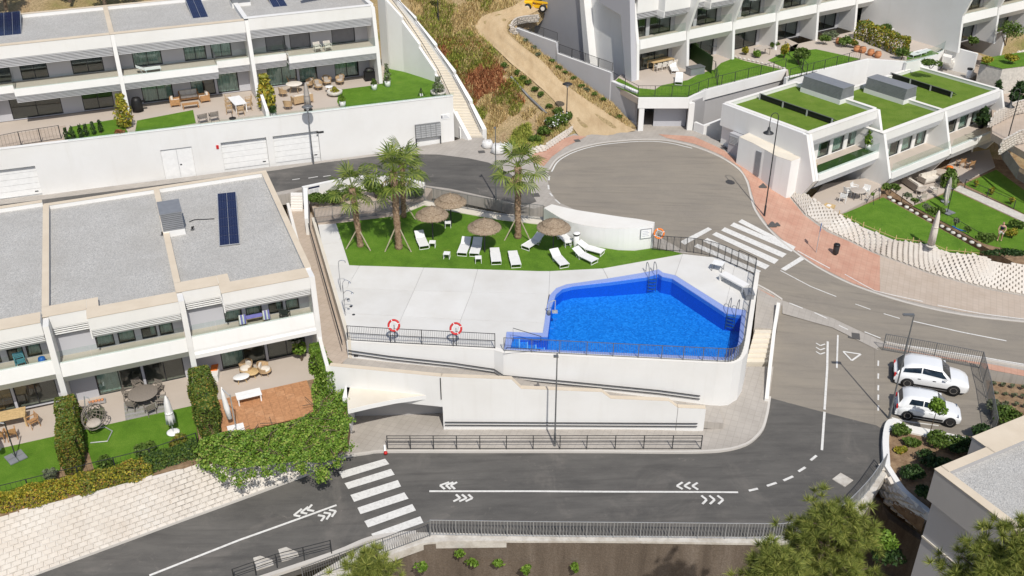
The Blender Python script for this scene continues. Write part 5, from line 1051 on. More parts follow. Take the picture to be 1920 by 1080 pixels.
def hedge(label, a, b, w, h, mat, n, size=.1, name='hedge', cat='hedge', mat2=None, group=None, wob=.16, base_z=None):
    a, b = Vector(a), Vector(b); t = thing(name, label, cat, a.lerp(b, .5), 0, group); d = b-a; L = d.length; d.normalize(); nn = Vector((-d.y, d.x, 0))
    def pts(n):
        u = rng.random(n)*L; k_ = rng.random(n); s1 = rng.random(n)*2-1; z = rng.random(n); ec = rng.random(n) < .16; u = np.where(ec, np.where(rng.random(n) < .5, 0, L), u)
        side = (k_ < .62) | ec; off = np.where(side & ~ec, np.sign(s1)*w/2, s1*w/2); zz = np.where(side, z*h, h); inn = rng.random(n)**2*.18
        off = off*(1-inn); zz = zz-np.where(side, 0, inn*.6)
        bulge = 1+wob*(np.sin(u*2.3+1)+.7*np.sin(u*5.1+zz*2)+.5*np.sin(zz*4+u))
        off = off*bulge*(1-.25*(zz/h)**4); zz = zz*(1+.06*np.sin(u*3.1)+.05*np.sin(u*7.7)); P_ = np.zeros((n, 3))
        al = a.z+(b.z-a.z)*u/L
        P_[:, 0] = a.x+d.x*u+nn.x*off; P_[:, 1] = a.y+d.y*u+nn.y*off; P_[:, 2] = al+zz
        N = np.zeros((n, 3)); N[:, 0] = np.where(side, nn.x*np.sign(off), 0); N[:, 1] = np.where(side, nn.y*np.sign(off), 0); N[:, 2] = np.where(side, .25, 1); return P_, N
    p, N = pts(n); v, f = leaves(p, size, N, 1.5, .8); npmesh('foliage', v, f, mat, t)
    if mat2: p, N = pts(n//3); v, f = leaves(p+N*.03, size, N, 1.5, .8); npmesh('foliage', v, f, mat2, t)
    m = MB(); m.prism([a-nn*w*.3+VZ(h*.85), b-nn*w*.3+VZ(h*.85), b+nn*w*.3+VZ(h*.85), a+nn*w*.3+VZ(h*.85)], h*.86)
    m = MB()
    for k_ in range(max(3, int(L/.35))):
        q = a.lerp(b, random.random())+nn*random.uniform(-.25, .25)*w; m.tube([q, q+Vector((random.uniform(-.2, .2), random.uniform(-.2, .2), h*.85))], [.025, .012], 5)
    stuff(m.build('stem', 'bark', t)); return t
def inpoly(x, y, poly):
    r = False; j = len(poly)-1
    for i in range(len(poly)):
        if (poly[i][1] > y) != (poly[j][1] > y) and x < (poly[j][0]-poly[i][0])*(y-poly[i][1])/(poly[j][1]-poly[i][1])+poly[i][0]: r = not r
        j = i
    return r
# big creeper over the end garden
cr = thing('creeper', 'bright green creeper spilling over the garden edge of the end house', 'creeper', P(520, 850, zl))
cpoly = [(592,690),(615,694),(642,706),(656,722),(664,736),(652,760),(654,800),(650,830),(628,856),(606,868),(560,864),(500,873),(440,879),(400,868),(370,852),(356,840),(378,822),(426,808),(468,806),(540,792),(588,772),(584,730)]
pts = []; nrm = []
while len(pts) < 17000:
    x, y = random.uniform(355, 666), random.uniform(688, 893)
    if inpoly(x, y, cpoly):
        z = -2.2+.24*math.sin(x*.09)*math.cos(y*.11)+.16*math.sin(x*.23+y*.17)+random.uniform(-.35, .1); p = P(x, y, z); pts.append(p[:]); nrm.append((0, -.45, 1))
hang = [(415,876,.8),(445,880,1.1),(470,878,.6),(400,868,.5),(500,872,.7),(530,868,.5),(566,864,.8),(598,870,1.2),(606,868,1.0),(380,858,.8),(632,850,.8),(650,825,.7),(655,780,.4),(560,865,.4)]
for hx, hy, hl in hang:
    p0 = P(hx, hy, -2.15)
    for k_ in range(int(190*hl)): s_ = random.random()**.8; pts.append((p0.x+random.gauss(0, .28)*(1-.55*s_), p0.y-.1+random.gauss(0, .09), p0.z-s_*hl)); nrm.append((0, -1, .4))
v, f = leaves(np.array(pts), .105, np.array(nrm), 1.2, .75); npmesh('foliage', v, f, 'leaf_creeper', cr)
m = MB()
for k_ in range(60):
    x, y = random.uniform(400, 640), random.uniform(720, 880)
    if inpoly(x, y, cpoly): p = P(x, y, -2.5); m.tube([p, p+Vector((random.uniform(-.8, .8), random.uniform(-.8, .8), .4)), p+Vector((random.uniform(-1.2, 1.2), random.uniform(-1.2, 1.2), .35))], .02, 4)
stuff(m.build('stem', 'bark', cr))
hedge('tall clipped hedge between the left edge garden and the egg chair lawn', LLp(1, 0, .3), LLp(1, 0, 4.9), 1.15, 1.95, 'leaf_hedge', 8200, .085, mat2='leaf_bush')
hedge('tall hedge with yellow tips between the umbrella lawn and the tiled deck', LLp(0, .2, .1), LLp(0, .1, 4.6), 1.25, 1.9, 'leaf_bush', 8000, .085, mat2='leaf_hedge')
hedge('lime green tall shrub row at the right end of the tiled deck patio', LLp(0, wL[0]-.35, .2), LLp(0, wL[0]-.1, 3.4), .75, 1.9, 'leaf_lime', 3600, .1, mat2='leaf_creeper', wob=.25)
hedge('yellow green low hedge along the block wall at the left edge', P(-40,962,zl-.1), P(150,918,zl-.1), 1.0, .8, 'leaf_yellow', 5000, .08)
hedge('low mixed hedge with orange flowers in the middle of the block wall top', P(150,918,zl-.1), P(285,882,zl-.1), .95, .75, 'leaf_hedge', 3800, .08, mat2='leaf_yellow')
hedge('dark green low hedge on the block wall top next to the creeper', P(275,880,zl-.1), P(372,850,zl-.1), .8, .8, 'leaf_bush', 3200, .08, mat2='leaf_dark')
fence('garden_fence', 'dark wire fence behind the low hedges of the lower left gardens', [P(-40,950,zl), P(150,902,zl), P(285,868,zl), P(372,838,zl)], 1.0, .25, 2., 'dark_metal', .01)
for lab, px, py, rx, h, mt in (('round dark bush on the egg chair lawn', 203,880,.5,.85,'leaf_bush'), ('loose leafed bush beside the round dark bush on the lawn', 272,852,.6,.8,'leaf_bush'), ('olive green bush beside the white umbrella base', 338,842,.55,.95,'leaf_hedge'), ('spiky pale shrub behind the yellow hedge', 97,898,.4,.7,'leaf_olive'), ('leafy pot plant beside the egg chair', 184,786,.5,.85,'leaf_olive'), ('broad leaved green plant beside the tiled deck chairs', 566,676,.5,1.5,'leaf_creeper')):
    bush(lab, P(px, py, zl+.02), rx, rx, h, mt, 520, .12)
# planting bed by the palms
for i, (px, py, rx, h) in enumerate([(597,382,.75,1.0),(627,378,.8,1.05),(660,372,.8,1.1),(705,366,.8,1.2),(745,362,.7,1.1),(778,366,.6,.8)]):
    bush(['glossy shrub at the notice board end of the planting bed','second glossy shrub from the notice board','third glossy shrub from the notice board, behind the left palm','fourth glossy shrub from the notice board, between the palms','fifth glossy shrub, behind the tallest palm','small glossy shrub at the right end of the planting bed'][i], P(px,py+5,.1), rx*1.3, rx*.95, h*1.1, 'leaf_bush', 1500, .11, group='shrubs in the planting bed by the palms')
# upper-left gardens
zu = F0U-.05
def tall(label, px, py, z, h, rx, mat, n=500, size=.14, name='tall_shrub', pot=None):
    b = P(px, py, z); t = thing(name, label, 'plant', b)
    if pot: Sm().lathe([(.16, 0), (.24, .02), (.27, .5), (.25, .52), (.22, .46)], 14, b).build('pot', pot, t)
    u = rng.random(n); ang = rng.random(n)*6.28; rr = rx*(.35+.65*np.sin(np.clip(u*1.1+.15, 0, 1)*3.0))*np.sqrt(rng.random(n)); p = np.stack([b.x+rr*np.cos(ang), b.y+rr*np.sin(ang), b.z+(.4 if pot else .1)+u*h], 1)
    v, f = leaves(p, size, np.stack([np.cos(ang), np.sin(ang), np.full(n, .5)], 1), 2.2, .8); npmesh('foliage', v, f, mat, t); stems(t, b, h, 6, .02, rx*.5); return t
tall('tall yellow green shrub behind the dark barbecue at the upper left', 236, 238, zu, 2.6, .75, 'leaf_yellow', 750)
tall('tall yellow green palm shrub beside the white dining table', 502, 205, zu, 2.9, .8, 'leaf_yellow', 750, .2, pot=None)
tall('potted agave at the foot of the yellow palm shrub', 513, 219, zu, .5, .35, 'leaf_dark', 160, .16, pot='white_plastic')
tall('white pot with a green bush on the edge of the upper lawn', 643, 200, zu, .6, .32, 'leaf_lime', 260, .1, pot='white_plastic')
tall('white pot with a leafy plant at the end of the rattan patio', 702, 168, zu, .55, .3, 'leaf_bush', 240, .1, pot='white_plastic')
tall('white pot with tall thin stems beside the end wall', 727, 162, zu, 1.6, .35, 'leaf_olive', 220, .1, pot='white_plastic')
tall('yellow bush in the wide round stone planter', 628, 178, zu, .6, .4, 'leaf_yellow', 260, .1)
tall('olive tree in a wide bowl on the corner of the garage wall', 822, 178, zu+.1, 1.5, .55, 'leaf_olive', 420, .1)
for px, py, lab in ((822,178,'wide stone bowl under the olive tree'), (628,178,'wide stone planter ring on the rattan patio')):
    lbl(Sm().lathe([(.35, 0), (.62, .12), (.68, .38), (.6, .4), (.52, .32)], 18, P(px, py, zu)).build('stone_bowl', 'stone', None), lab, 'planter', None)
for i, px in enumerate((127, 138, 153, 163, 177, 190)): tall(['small dark conifer','second small dark conifer','third small dark conifer','fourth small dark conifer','fifth small dark conifer','sixth small dark conifer'][i]+' from the left on the upper lawn edge', px, 264-i*3, zu, .95, .22, 'leaf_dark', 130, .1, 'small_conifer')
bush('dry brown bush at the corner of the first upper lawn', P(225,256,zu), .5, .4, .6, 'leaf_red', 300, .1)
# hill plants
for i, (px, py, rx, h) in enumerate([(1020,255,.7,.9),(1035,243,.9,1.2),(1052,234,.8,1.1),(1003,268,.6,.7),(1068,226,.6,.8)]): bush(['low bush at the left end of the white rubble planter','dense oleander bush below the black lamp','dense oleander bush beside the black lamp post','small bush near the big white sacks','small bush at the top of the rubble planter'][i], HILL.at(px, py), rx, rx, h, 'leaf_bush', 650, .13, flower='white_plastic' if i in (1, 2) else None, group='bushes in the rubble planter at the track mouth')
hb = [(970,142),(980,152),(990,160),(1003,173),(1012,182),(1030,205),(1042,216),(1048,212),(945,128)]
for i, (px, py) in enumerate(hb): bush(['fourth','fifth','sixth','seventh','eighth','ninth','tenth','eleventh','third'][i]+' round green bush from the top along the left of the dirt track', HILL.at(px, py), .42, .42, .55, 'leaf_bush', 260, .1, group='bushes in a row along the dirt track')
for i, (px, py) in enumerate([(1010,106),(1035,118),(1048,130),(1000,92),(1075,150),(1090,165),(1100,172),(1130,190),(1115,180),(985,80),(1060,140)]): bush(ORD[sorted(range(11), key=lambda q: [106,118,130,92,150,165,172,190,180,80,140][q]).index(i)]+' scrubby bush from the top between the dirt track and grey wall', HILL.at(px, py), .34, .34, .4, 'leaf_olive' if i % 3 == 0 else 'leaf_bush', 150, .09, group='scrub between the dirt track and the grey wall')
for i, (px, py) in enumerate([(1143,226),(1160,230),(1178,222)]): bush(['left','middle','right'][i]+' oleander bush in the small rubble planter by the grey wall', up(px, py, .15), .42, .4, .75, 'leaf_bush', 300, .11)
# grass tussocks on the hill: nobody could count them
def tuft_field(name, label, n, mat, test, hgt, seedpoly, surf, blades=7, wid=.03, tint=1.):
    V = []; cnt = 0; tries = 0
    while cnt < n and tries < n*12:
        tries += 1; x, y = random.uniform(*seedpoly[0]), random.uniform(*seedpoly[1])
        if not test(x, y): continue
        p = surf.at(x, y, 0) if False else None
        z = None; cnt += 1; V.append((x, y))
    out = []
    for x, y in V:
        p = surf.at(x, y)
        for b in range(blades):
            a = random.random()*6.28; h = hgt*random.uniform(.5, 1.2); r = h*random.uniform(.25, .8); q = np.array([p.x+random.gauss(0, .12), p.y+random.gauss(0, .12), p.z-.05]); tip = q+np.array([math.cos(a)*r, math.sin(a)*r, h]); s_ = np.array([-math.sin(a), math.cos(a), 0])*wid
            out += [q-s_, q+s_, tip+s_*.3, tip-s_*.3]
    v = np.array(out); o = npmesh(name, v, np.arange(len(v)).reshape(-1, 4), mat); o['kind'] = 'stuff'; o['label'] = label; return o
hp = [(995,290),(915,254),(890,205),(860,150),(825,100),(788,50),(755,12),(738,-10),(900,-10),(985,5),(935,18),(900,32),(888,56),(914,84),(948,118),(990,152),(1038,198),(1085,258)]
trk = [(1062,266),(1018,226),(973,176),(928,128),(888,83),(878,55),(898,30),(950,14),(1010,0),(1030,22),(980,35),(945,48),(937,68),(957,88),(1002,125),(1052,170),(1107,215),(1188,246)]
rs = [(1185,238),(1150,196),(1095,150),(1040,106),(985,66),(962,60),(956,62),(977,84),(1023,119),(1050,150),(1110,194),(1186,242)]
def patchy(x, y, s): return math.sin(x*.055+y*.031)+math.sin(x*.021-y*.07+2)+.6*math.sin(x*.13+y*.11) > s
tuft_field('dry_grass', 'straw coloured dry grass on the hillside', 2400, 'dry_grass', lambda x, y: inpoly(x, y, hp) and (y < 75 and x > 770 or patchy(x, y, .2)), .42, ((700, 1060), (-10, 290)), HILL, 8, .035)
tuft_field('green_weeds', 'yellow green weeds on the hillside', 4200, 'green_grass', lambda x, y: inpoly(x, y, hp) and (abs((x-790)-(y-12)*.85) < 48 and y < 140 and patchy(x, y, -.8) or patchy(y, x, .7)), .34, ((700, 1060), (-10, 290)), HILL, 8, .05)
tuft_field('rust_weeds', 'rust red dry weeds on the hillside', 2000, 'rust_grass', lambda x, y: inpoly(x, y, hp) and abs((x-868)-(y-110)*.7) < 58 and 72 < y < 195 and patchy(x+40, y*1.3, -.6), .3, ((760, 990), (60, 200)), HILL, 9, .045)
tuft_field('dry_weeds', 'dry weeds in the strip by the grey wall', 800, 'dry_grass', lambda x, y: inpoly(x, y, rs), .28, ((930, 1190), (55, 245)), HILL, 7, .03)
lbl(MB().tube([HILL.at(958,144,.1), HILL.at(990,180,.12), HILL.at(1025,213,.1)], .12, 6).build('pipe', 'grey_metal', None), 'grey plastic pipe lying beside the row of bushes on the hill', 'pipe')
# trees far behind the upper-left roofs
def tree(label, base, h, r, mat='leaf_dark', n=1500, size=.22, group=None):
    base = Vector(base); t = thing('tree', label, 'tree', base, 0, group); m = MB().tube([base-VZ(.3), base+Vector((.1, 0, h*.4)), base+Vector((0, .1, h*.75))], [.16, .12, .06], 7)
    for k_ in range(6): a = k_*1.05; s_ = base+VZ(h*random.uniform(.35, .6)); m.tube([s_, s_+Vector((math.cos(a)*r*.6, math.sin(a)*r*.6, h*.22))], [.06, .02], 5)
    m.build('trunk', 'bark', t); p, d = blob_pts(n, (base.x, base.y, base.z+h*.72), (r, r, h*.34), .45, 10); v, f = leaves(p, size, d, 1.4); npmesh('crown', v, f, mat, t); return t
for i, (px, py, h, r) in enumerate([(10,12,2.6,1.6),(130,-2,3.,1.5),(195,2,2.4,1.3),(245,-6,2.8,1.6),(60,-12,3.2,1.6)]): tree(['bushy dark tree at the top left corner behind the roofs','second tree from the top left corner behind the roofs','third tree from the top left corner behind the roofs','fourth tree from the top left corner behind the roofs','tall tree trunk on the bank behind the upper left roof'][i], P(px, py, 11.0), h, r, 'leaf_bush', 900, .22, group='trees on the bank behind the upper left roofs')
# upper-right gardens
for lab, px, py, rx, h, mt in (('round green bush on the lawn beside the third white house', 1500,122,.95,1.9,'leaf_bush'), ('small yellow bush left of the round green bush', 1469,110,.5,1.5,'leaf_yellow'), ('yellow shrub by the stone edge of the second upper garden', 1397,103,.3,.9,'leaf_yellow'), ('second yellow shrub by the stone edge', 1420,108,.45,.7,'leaf_lime'), ('grey green bush behind the terracotta pots', 1555,75,.8,1.,'leaf_olive'), ('green bush with yellow tips at the lawn end', 1585,88,.8,1.1,'leaf_bush'), ('low round bush behind the turf roof parapet', 1745,128,.9,.9,'leaf_bush'), ('big palm like bush at the right edge', 1885,85,1.5,2.6,'leaf_bush'), ('yellow shrub on the block wall at the right edge', 1850,122,.7,.8,'leaf_yellow'), ('orange yellow shrub beside it on the block wall', 1895,118,.7,.9,'leaf_yellow'), ('round topiary bush by the far patio', 1822,85,.55,.9,'leaf_bush')):
    bush(lab, P(px, py, zr_), rx, rx, h, mt, 700, .15)
hedge('long yellow green hedge behind the lawns at the upper right', P(1612,70,zr_), P(1695,105,zr_), 1.3, 1.7, 'leaf_yellow', 2600, .15, mat2='leaf_bush')
for i, px in enumerate((1572, 1606, 1617, 1632, 1645)): lbl(Sm().lathe([(.18, 0), (.32, .15), (.36, .4), (.26, .55), (.3, .6)], 12, P(px, (82, 97, 99, 104, 108)[i], zr_)).build('terracotta_pot', 'terracotta', None), ORD[i]+' terracotta pot from the left at the end of the upper lawn', 'pot', 'terracotta pots at the lawn end')
# front gardens, right
for i, (px, py, z, mt) in enumerate([(1680,360,l1,'leaf_bush'),(1700,372,l1,'leaf_olive'),(1715,382,l1,'leaf_bush'),(1735,394,l1,'leaf_olive'),(1760,404,l1,'leaf_bush'),(1790,420,l1-.3,'leaf_olive'),(1815,436,l1-.4,'leaf_bush'),(1838,448,l1-.5,'leaf_bush')]): bush(ORD[i]+' small shrub from the house in the stone row between two front lawns', P(px, py, z), .4, .35, .55, mt, 260, .1, group='shrubs in the stone row between the front lawns')
for i, (px, py) in enumerate([(1828,352),(1858,366),(1895,384)]): bush(['first','second','third'][i]+' yellow shrub from the house along the gravel strip', P(px, py, l2), .25, .25, .8, 'leaf_yellow', 160, .1)
bush('trailing green bush over the block wall at the right edge', P(1880,482,-2.6), 1.7, .5, .75, 'leaf_dark', 1100, .12); bush('yellow green bush beside the gardening person', P(1895,445,l2), .6, .5, .8, 'leaf_yellow', 420, .11)
for lab, px, py, z, rx, h, mt in (('leafy shrub behind the first terracotta pot', 1545, 84, zr_, .7, 1.1, 'leaf_bush'), ('red tinged shrub between the terracotta pots', 1600, 90, zr_, .6, .9, 'leaf_hedge'), ('tall green shrub at the near end of the yellow hedge', 1690, 112, zr_, .8, 1.3, 'leaf_bush'), ('low shrub by the wall of the third upper house', 1452, 92, zr_, .6, .8, 'leaf_bush'), ('dense bush beside the beige terrace parapets', 1660, 62, zr_, .8, 1.1, 'leaf_bush'), ('leafy bush at the patio corner of the sofa terrace', 1668, 362, l1, .7, .9, 'leaf_bush'), ('long low bush in the middle of the stone row', 1752, 402, l1-.2, .9, .6, 'leaf_bush'), ('bush at the far end of the stone row', 1850, 456, l1-.5, .9, .8, 'leaf_bush'), ('hedge clump at the lawn corner by the gravel strip', 1905, 428, l2, .7, .7, 'leaf_bush'), ('bush below the glass curve of the terrace', 1725, 130, 1.4, .8, .8, 'leaf_bush')): bush(lab, P(px, py, z), rx, rx*.7, h, mt, 600, .12)
tall('small palm plant beside the closed lawn umbrella', 1777, 352, l2, 1.6, .8, 'leaf_bush', 420, .22); tall('leafy banana plant at the right edge wall', 1905, 190, 1.2, 1.7, .7, 'leaf_dark', 260, .3); tall('dark tree stump plant left of the banana plant', 1866, 185, .8, 1.6, .4, 'leaf_dark', 200, .25)
for i in range(16):
    t_ = i/15; p = P(lerp(1665,1832,t_)+random.uniform(-3, 3), lerp(372,462,t_), l1-.05-.4*t_); lbl(Sm().lathe([(.13, 0), (.2, .06), (.17, .16), (.06, .2)], 7, p, .35).build('boulder', 'stone', None), ORD[i]+' pale boulder from the house in the row between two front lawns', 'boulder', 'boulders between the front lawns')
# car park planting
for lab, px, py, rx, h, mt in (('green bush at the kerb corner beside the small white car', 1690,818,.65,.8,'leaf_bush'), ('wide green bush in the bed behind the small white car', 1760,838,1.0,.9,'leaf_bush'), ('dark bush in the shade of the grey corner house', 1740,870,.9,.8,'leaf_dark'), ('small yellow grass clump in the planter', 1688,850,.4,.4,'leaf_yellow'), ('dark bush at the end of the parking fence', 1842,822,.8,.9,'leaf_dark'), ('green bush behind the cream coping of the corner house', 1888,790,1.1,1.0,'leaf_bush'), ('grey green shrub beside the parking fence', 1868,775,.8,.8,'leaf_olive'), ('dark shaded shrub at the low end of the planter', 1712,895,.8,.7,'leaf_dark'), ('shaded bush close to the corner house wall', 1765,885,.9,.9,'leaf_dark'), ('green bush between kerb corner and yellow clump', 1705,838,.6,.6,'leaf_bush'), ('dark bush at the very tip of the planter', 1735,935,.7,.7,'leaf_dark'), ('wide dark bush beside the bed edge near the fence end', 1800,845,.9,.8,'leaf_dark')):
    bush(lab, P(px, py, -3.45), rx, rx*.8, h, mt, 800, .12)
for i in range(3):
    for j in range(4): bush(['back','middle','front'][i]+' row, '+ORD[j]+' tuft plant from the parking fence', P(1862+j*18+i*3, 722+i*17+j*2, -4.05), .2, .2, .25, 'leaf_olive', 70, .08, group='tuft plants in the bed right of the parking fence')
st_ = P(1742, 818, -3.4); yt = thing('young_tree', 'young round lime green tree in front of the small white car', 'tree', st_); MB().tube([st_, st_+VZ(1.0), st_+Vector((.05, 0, 1.9))], [.03, .025, .02], 6).build('trunk', 'bark', yt)
p, d = blob_pts(850, (st_.x+.05, st_.y, st_.z+2.1), (.62, .62, .6), .5, 6); v, f = leaves(p, .11, d); npmesh('crown', v, f, 'leaf_lime', yt)
# plants on the brown wall
for i, (px, py, z, h) in enumerate([(862,1045,-5.6,.7),(885,1062,-6.2,.6),(1080,1072,-6.2,.5),(790,1075,-5.8,.9),(985,1075,-6.3,.6),(935,1060,-6.0,.35)]): 
    b_ = P(px, py, z); b_.y = min(b_.y, wp[8].y-.35); bush(['leafy weed near the top of the brown wall under the fence corner','leafy weed lower on the brown wall','weed low on the middle of the brown wall','bushy plant where the brown wall meets the pine','weed at the lower picture edge of the brown wall','small weed clinging to the brown wall'][i], b_, .35, .3, h, 'leaf_lime', 160, .12)
bush('bright green shrub between the pine and the brown bank', P(1645,1030,-5.5), .9, .7, 1.3, 'leaf_lime', 600, .14); bush('dark green shrub at the foot of the brown bank', P(1665,1060,-6.5), 1.0, .8, 1.2, 'leaf_dark', 600, .14)
# ---- palms
def frond_mesh(name, mat, L=1.15, nseg=15, rad=1.05):
    m = MB(); m.tube([(0, 0, 0), (L*.5, 0, .05), (L, 0, -.02)], [.035, .025, .018], 5); c_ = Vector((L, 0, -.02)); n0 = len(m.f)
    for k_ in range(nseg):
        a = lerp(-1.95, 1.95, k_/(nseg-1)); ln = rad*(1-.18*abs(a)/1.95)*random.uniform(.85, 1.08); d = Vector((math.cos(a), math.sin(a), 0)); s_ = Vector((-math.sin(a), math.cos(a), 0))*.055
        mid = c_+d*ln*.6+VZ(.05); tip = c_+d*ln+VZ(-.16-.12*random.random()); m.add([c_, mid-s_, tip, mid+s_], [(0, 1, 2, 3)])
    me = m.mesh(name); me.materials.append(MATS[mat]); return me
FR = [frond_mesh('frond', 'palm_leaf') for _ in range(3)]; FRD = frond_mesh('frond', 'palm_dry', .7, 13, .7)
def palm(label, base, h, lean=(0, 0), n=26, r=.17, stakes=True, sc=1.):
    base = Vector(base); t = thing('fan_palm', label, 'palm', base); top = base+Vector((lean[0], lean[1], h)); m = Sm(); prof = []; N = 26
    pts = [base.lerp(top, i/N)+Vector((math.sin(i*.4)*.02, 0, -.1 if i == 0 else 0)) for i in range(N+1)]
    m.tube(pts, [r*(1.12 if i % 2 else .92)*(1.15 if i < 2 else 1)*(1+.25*max(0, (i/N-.8)*4)) for i in range(N+1)], 10); m.build('trunk', 'palm_trunk', t)
    m = MB()
    for k_ in range(int(h*46)):
        u = random.random(); a = random.random()*6.28; p = base.lerp(top, u); o = Vector((math.cos(a), math.sin(a), 0)); s_ = Vector((-o.y, o.x, 0))*.05; rr = r*(1+.25*max(0, (u-.8)*4)); m.add([p+o*rr*.9-s_, p+o*rr*.9+s_, p+o*(rr+.07)+VZ(.13)], [(0, 1, 2)])
    stuff(m.build('leaf_base', 'palm_trunk', t))
    for k_ in range(n):
        u = k_/n; az = k_*2.399+random.uniform(-.2, .2); el = lerp(1.35, -.85, u**.8)+random.uniform(-.25, .25); me = FRD if u > .9 else random.choice(FR); o = bpy.data.objects.new('frond', me); C.objects.link(o); o.parent = t
        o.location = top-base+VZ(lerp(.1, -.35, u)); o.rotation_euler = Matrix.Rotation(az, 3, 'Z').to_4x4().to_euler() if False else (Matrix.Rotation(az, 3, 'Z') @ Matrix.Rotation(-el, 3, 'Y') @ Matrix.Rotation(random.uniform(-.3, .3), 3, 'X')).to_euler(); s_ = random.uniform(.85, 1.1)*sc; o.scale = (s_, s_, s_)
    if stakes:
        for k_ in range(3):
            a = k_*2.094+random.uniform(-.15, .15)-.6; MB().tube([base+Vector((math.cos(a)*1.05, math.sin(a)*1.05, 0)), base.lerp(top, .28)+Vector((math.cos(a)*r*.8, math.sin(a)*r*.8, 0))], .045, 6).build('stake', 'stake', t)
    return t
palm('shortest left fan palm in front of the notice wall shrubs', P(676,462,0), 4.5, (-.25, .1), 18, .2)
palm('tall middle fan palm with thick trunk between the shrubs and parasols', P(748,466,0), 5.8, (-.05, .1), 23, .23, sc=1.1)
palm('fan palm standing behind the tall middle palm', P(757,406,.05), 4.3, (.1, .1), 15, .18)
palm('right fan palm beside the straw parasols', P(971,446,0), 5.5, (0, .1), 21, .22, sc=1.05)
# ---- pines rising from below the road
def pine(label, crown, rad, base_z=-11, ntuft=150, tall_=4., seed=1):
    c0_ = Vector(crown); t = thing('pine_tree', label, 'pine', Vector((c0_.x, c0_.y, base_z))); m = MB().tube([Vector((c0_.x, c0_.y, base_z-.5)), Vector((c0_.x+.3, c0_.y, (base_z+c0_.z)/2)), c0_], [.26, .2, .05], 8); cen = []
    for k_ in range(40):
        a = k_*2.4; zf = random.random(); s_ = c0_-VZ(tall_*zf); rr = rad*(.25+.8*zf)*random.uniform(.7, 1.1); e_ = s_+Vector((math.cos(a)*rr, math.sin(a)*rr, rr*.35)); m.tube([s_-VZ(.3), s_.lerp(e_, .5)-VZ(.05), e_], [.06, .04, .015], 5)
        nn = max(3, int(ntuft/40))
        for j in range(nn): u = random.uniform(.45, 1.05); cen.append((s_.lerp(e_, u)+Vector((random.gauss(0, .27), random.gauss(0, .27), random.gauss(.05, .2))), (Vector((math.cos(a), math.sin(a), .9))).normalized()))
    cen += [(c0_+Vector((random.gauss(0, .25), random.gauss(0, .25), random.uniform(-.2, .3))), Vector((0, 0, 1))) for _ in range(6)]
    m.build('trunk', 'bark', t); out = []
    for p, d in cen:
        for b in range(80):
            q = Vector((random.gauss(0, 1), random.gauss(0, 1), random.gauss(0, 1))).normalized()+d*.75; q.normalize(); ln = random.uniform(.22, .42); s_ = q.cross(Vector((random.gauss(0, 1), random.gauss(0, 1), random.gauss(0, 1)))).normalized()*.011; o = p-d*.12+q*.03; out += [o-s_, o+s_, p-d*.12+q*ln]
    v = np.array([tuple(x) for x in out]); npmesh('crown', v, np.arange(len(v)).reshape(-1, 3), 'needles', t); return t
def at_depth(px, py, Z): u = -(py-540)/FPX*Z; return Vector(((px-960)/FPX*Z, Z*_c+u*_s, CH+u*_c-Z*_s))
pine('large pine crown rising in front of the guard fence at the lower right', at_depth(1570, 965, 34.5), 2.7, -11, 620, 4.8)
pine('low pine crown left of the large pine at the bottom edge', at_depth(1460, 1050, 33.5), 1.8, -11, 330, 2.6)
pine('pine crown covering the grey corner house at the bottom right', at_depth(1908, 1000, 31), 2.1, -11, 460, 3.8)
pine('pine tip at the bottom edge beside the lower left fence', at_depth(690, 1050, 36), 1.6, -11, 260, 2.8)
# ================================================================== STREET FURNITURE AND POOL THINGS
def lamp(label, base, h, kind='plain', mat='grey_metal', arm=(0, 0)):
    base = Vector(base); t = thing('street_lamp', label, 'street lamp', base); m = MB()
    m.tube([base, base+VZ(.9)], .075, 8); m.build('base_sleeve', mat, t)
    MB().tube([base+VZ(.9), base+VZ(h*.6), base+VZ(h)], [.05, .045, .035], 8).build('pole', mat, t); top = base+VZ(h)
    if kind == 'disc':
        Sm().lathe([(.05, -.18), (.1, -.1), (.42, -.03), (.46, 0), (.3, .09), (.06, .13)], 20, top+VZ(.1)).build('lamp_head', mat, t); Sm().lathe([(.06, -.35), (.13, -.2), (.13, -.1)], 12, top+VZ(.1)).build('lantern_glass', 'white_plastic', t)
    elif kind == 'swan':
        c_ = top+Vector((-.28, 0, 0)); pts = [c_+Vector((math.cos(a)*.28, 0, math.sin(a)*.34)) for a in np.linspace(0, math.pi, 9)]+[c_+Vector((-.3, 0, -.5)), c_+Vector((-.3, 0, -.75))]
        MB().tube([top-VZ(.05)]+pts, .028, 7).build('swan_neck', mat, t); e = c_+Vector((-.3, 0, -.75)); Sm().lathe([(.06, 0), (.1, -.08), (.13, -.3), (.38, -.46), (.4, -.5), (.3, -.5)], 18, e).build('bell_shade', mat, t); Sm().lathe([(.1, -.56), (.2, -.5), (.2, -.44)], 12, e).build('bulb_glass', 'white_plastic', t)
    else:
        e = top+Vector((arm[0], arm[1], .03)); MB().tube([top-VZ(.03), e], [.03, .03], 6).build('arm', mat, t); MB().box(min(top.x, e.x)-.12, max(top.x, e.x)+.05, e.y-.1, e.y+.1, e.z-.02, e.z+.05).build('lamp_head', mat, t)
    return t
lamp('plain grey lamp post behind the long kerb handrail', low(1040,836,.1), 6.5, arm=(-.1, -.35))
lamp('slender grey lamp post beside the two parked cars', low(1667,783,.1), 7.1, arm=(-.45, .1))
lamp('black swan neck lamp post on the red pavement by the turning circle', up(1433,405), 8.1, 'swan', 'dark_metal')
lamp('grey disc lamp in front of the garage doors', up(588,308), 4.9, 'disc', 'grey_metal')
lamp('black disc lamp beside the dirt track', HILL.at(1062,226), 3.3, 'disc', 'dark_metal')
lamp('grey lamp post behind the right fan palm', up(930,374), 6.0, arm=(0, -.4))
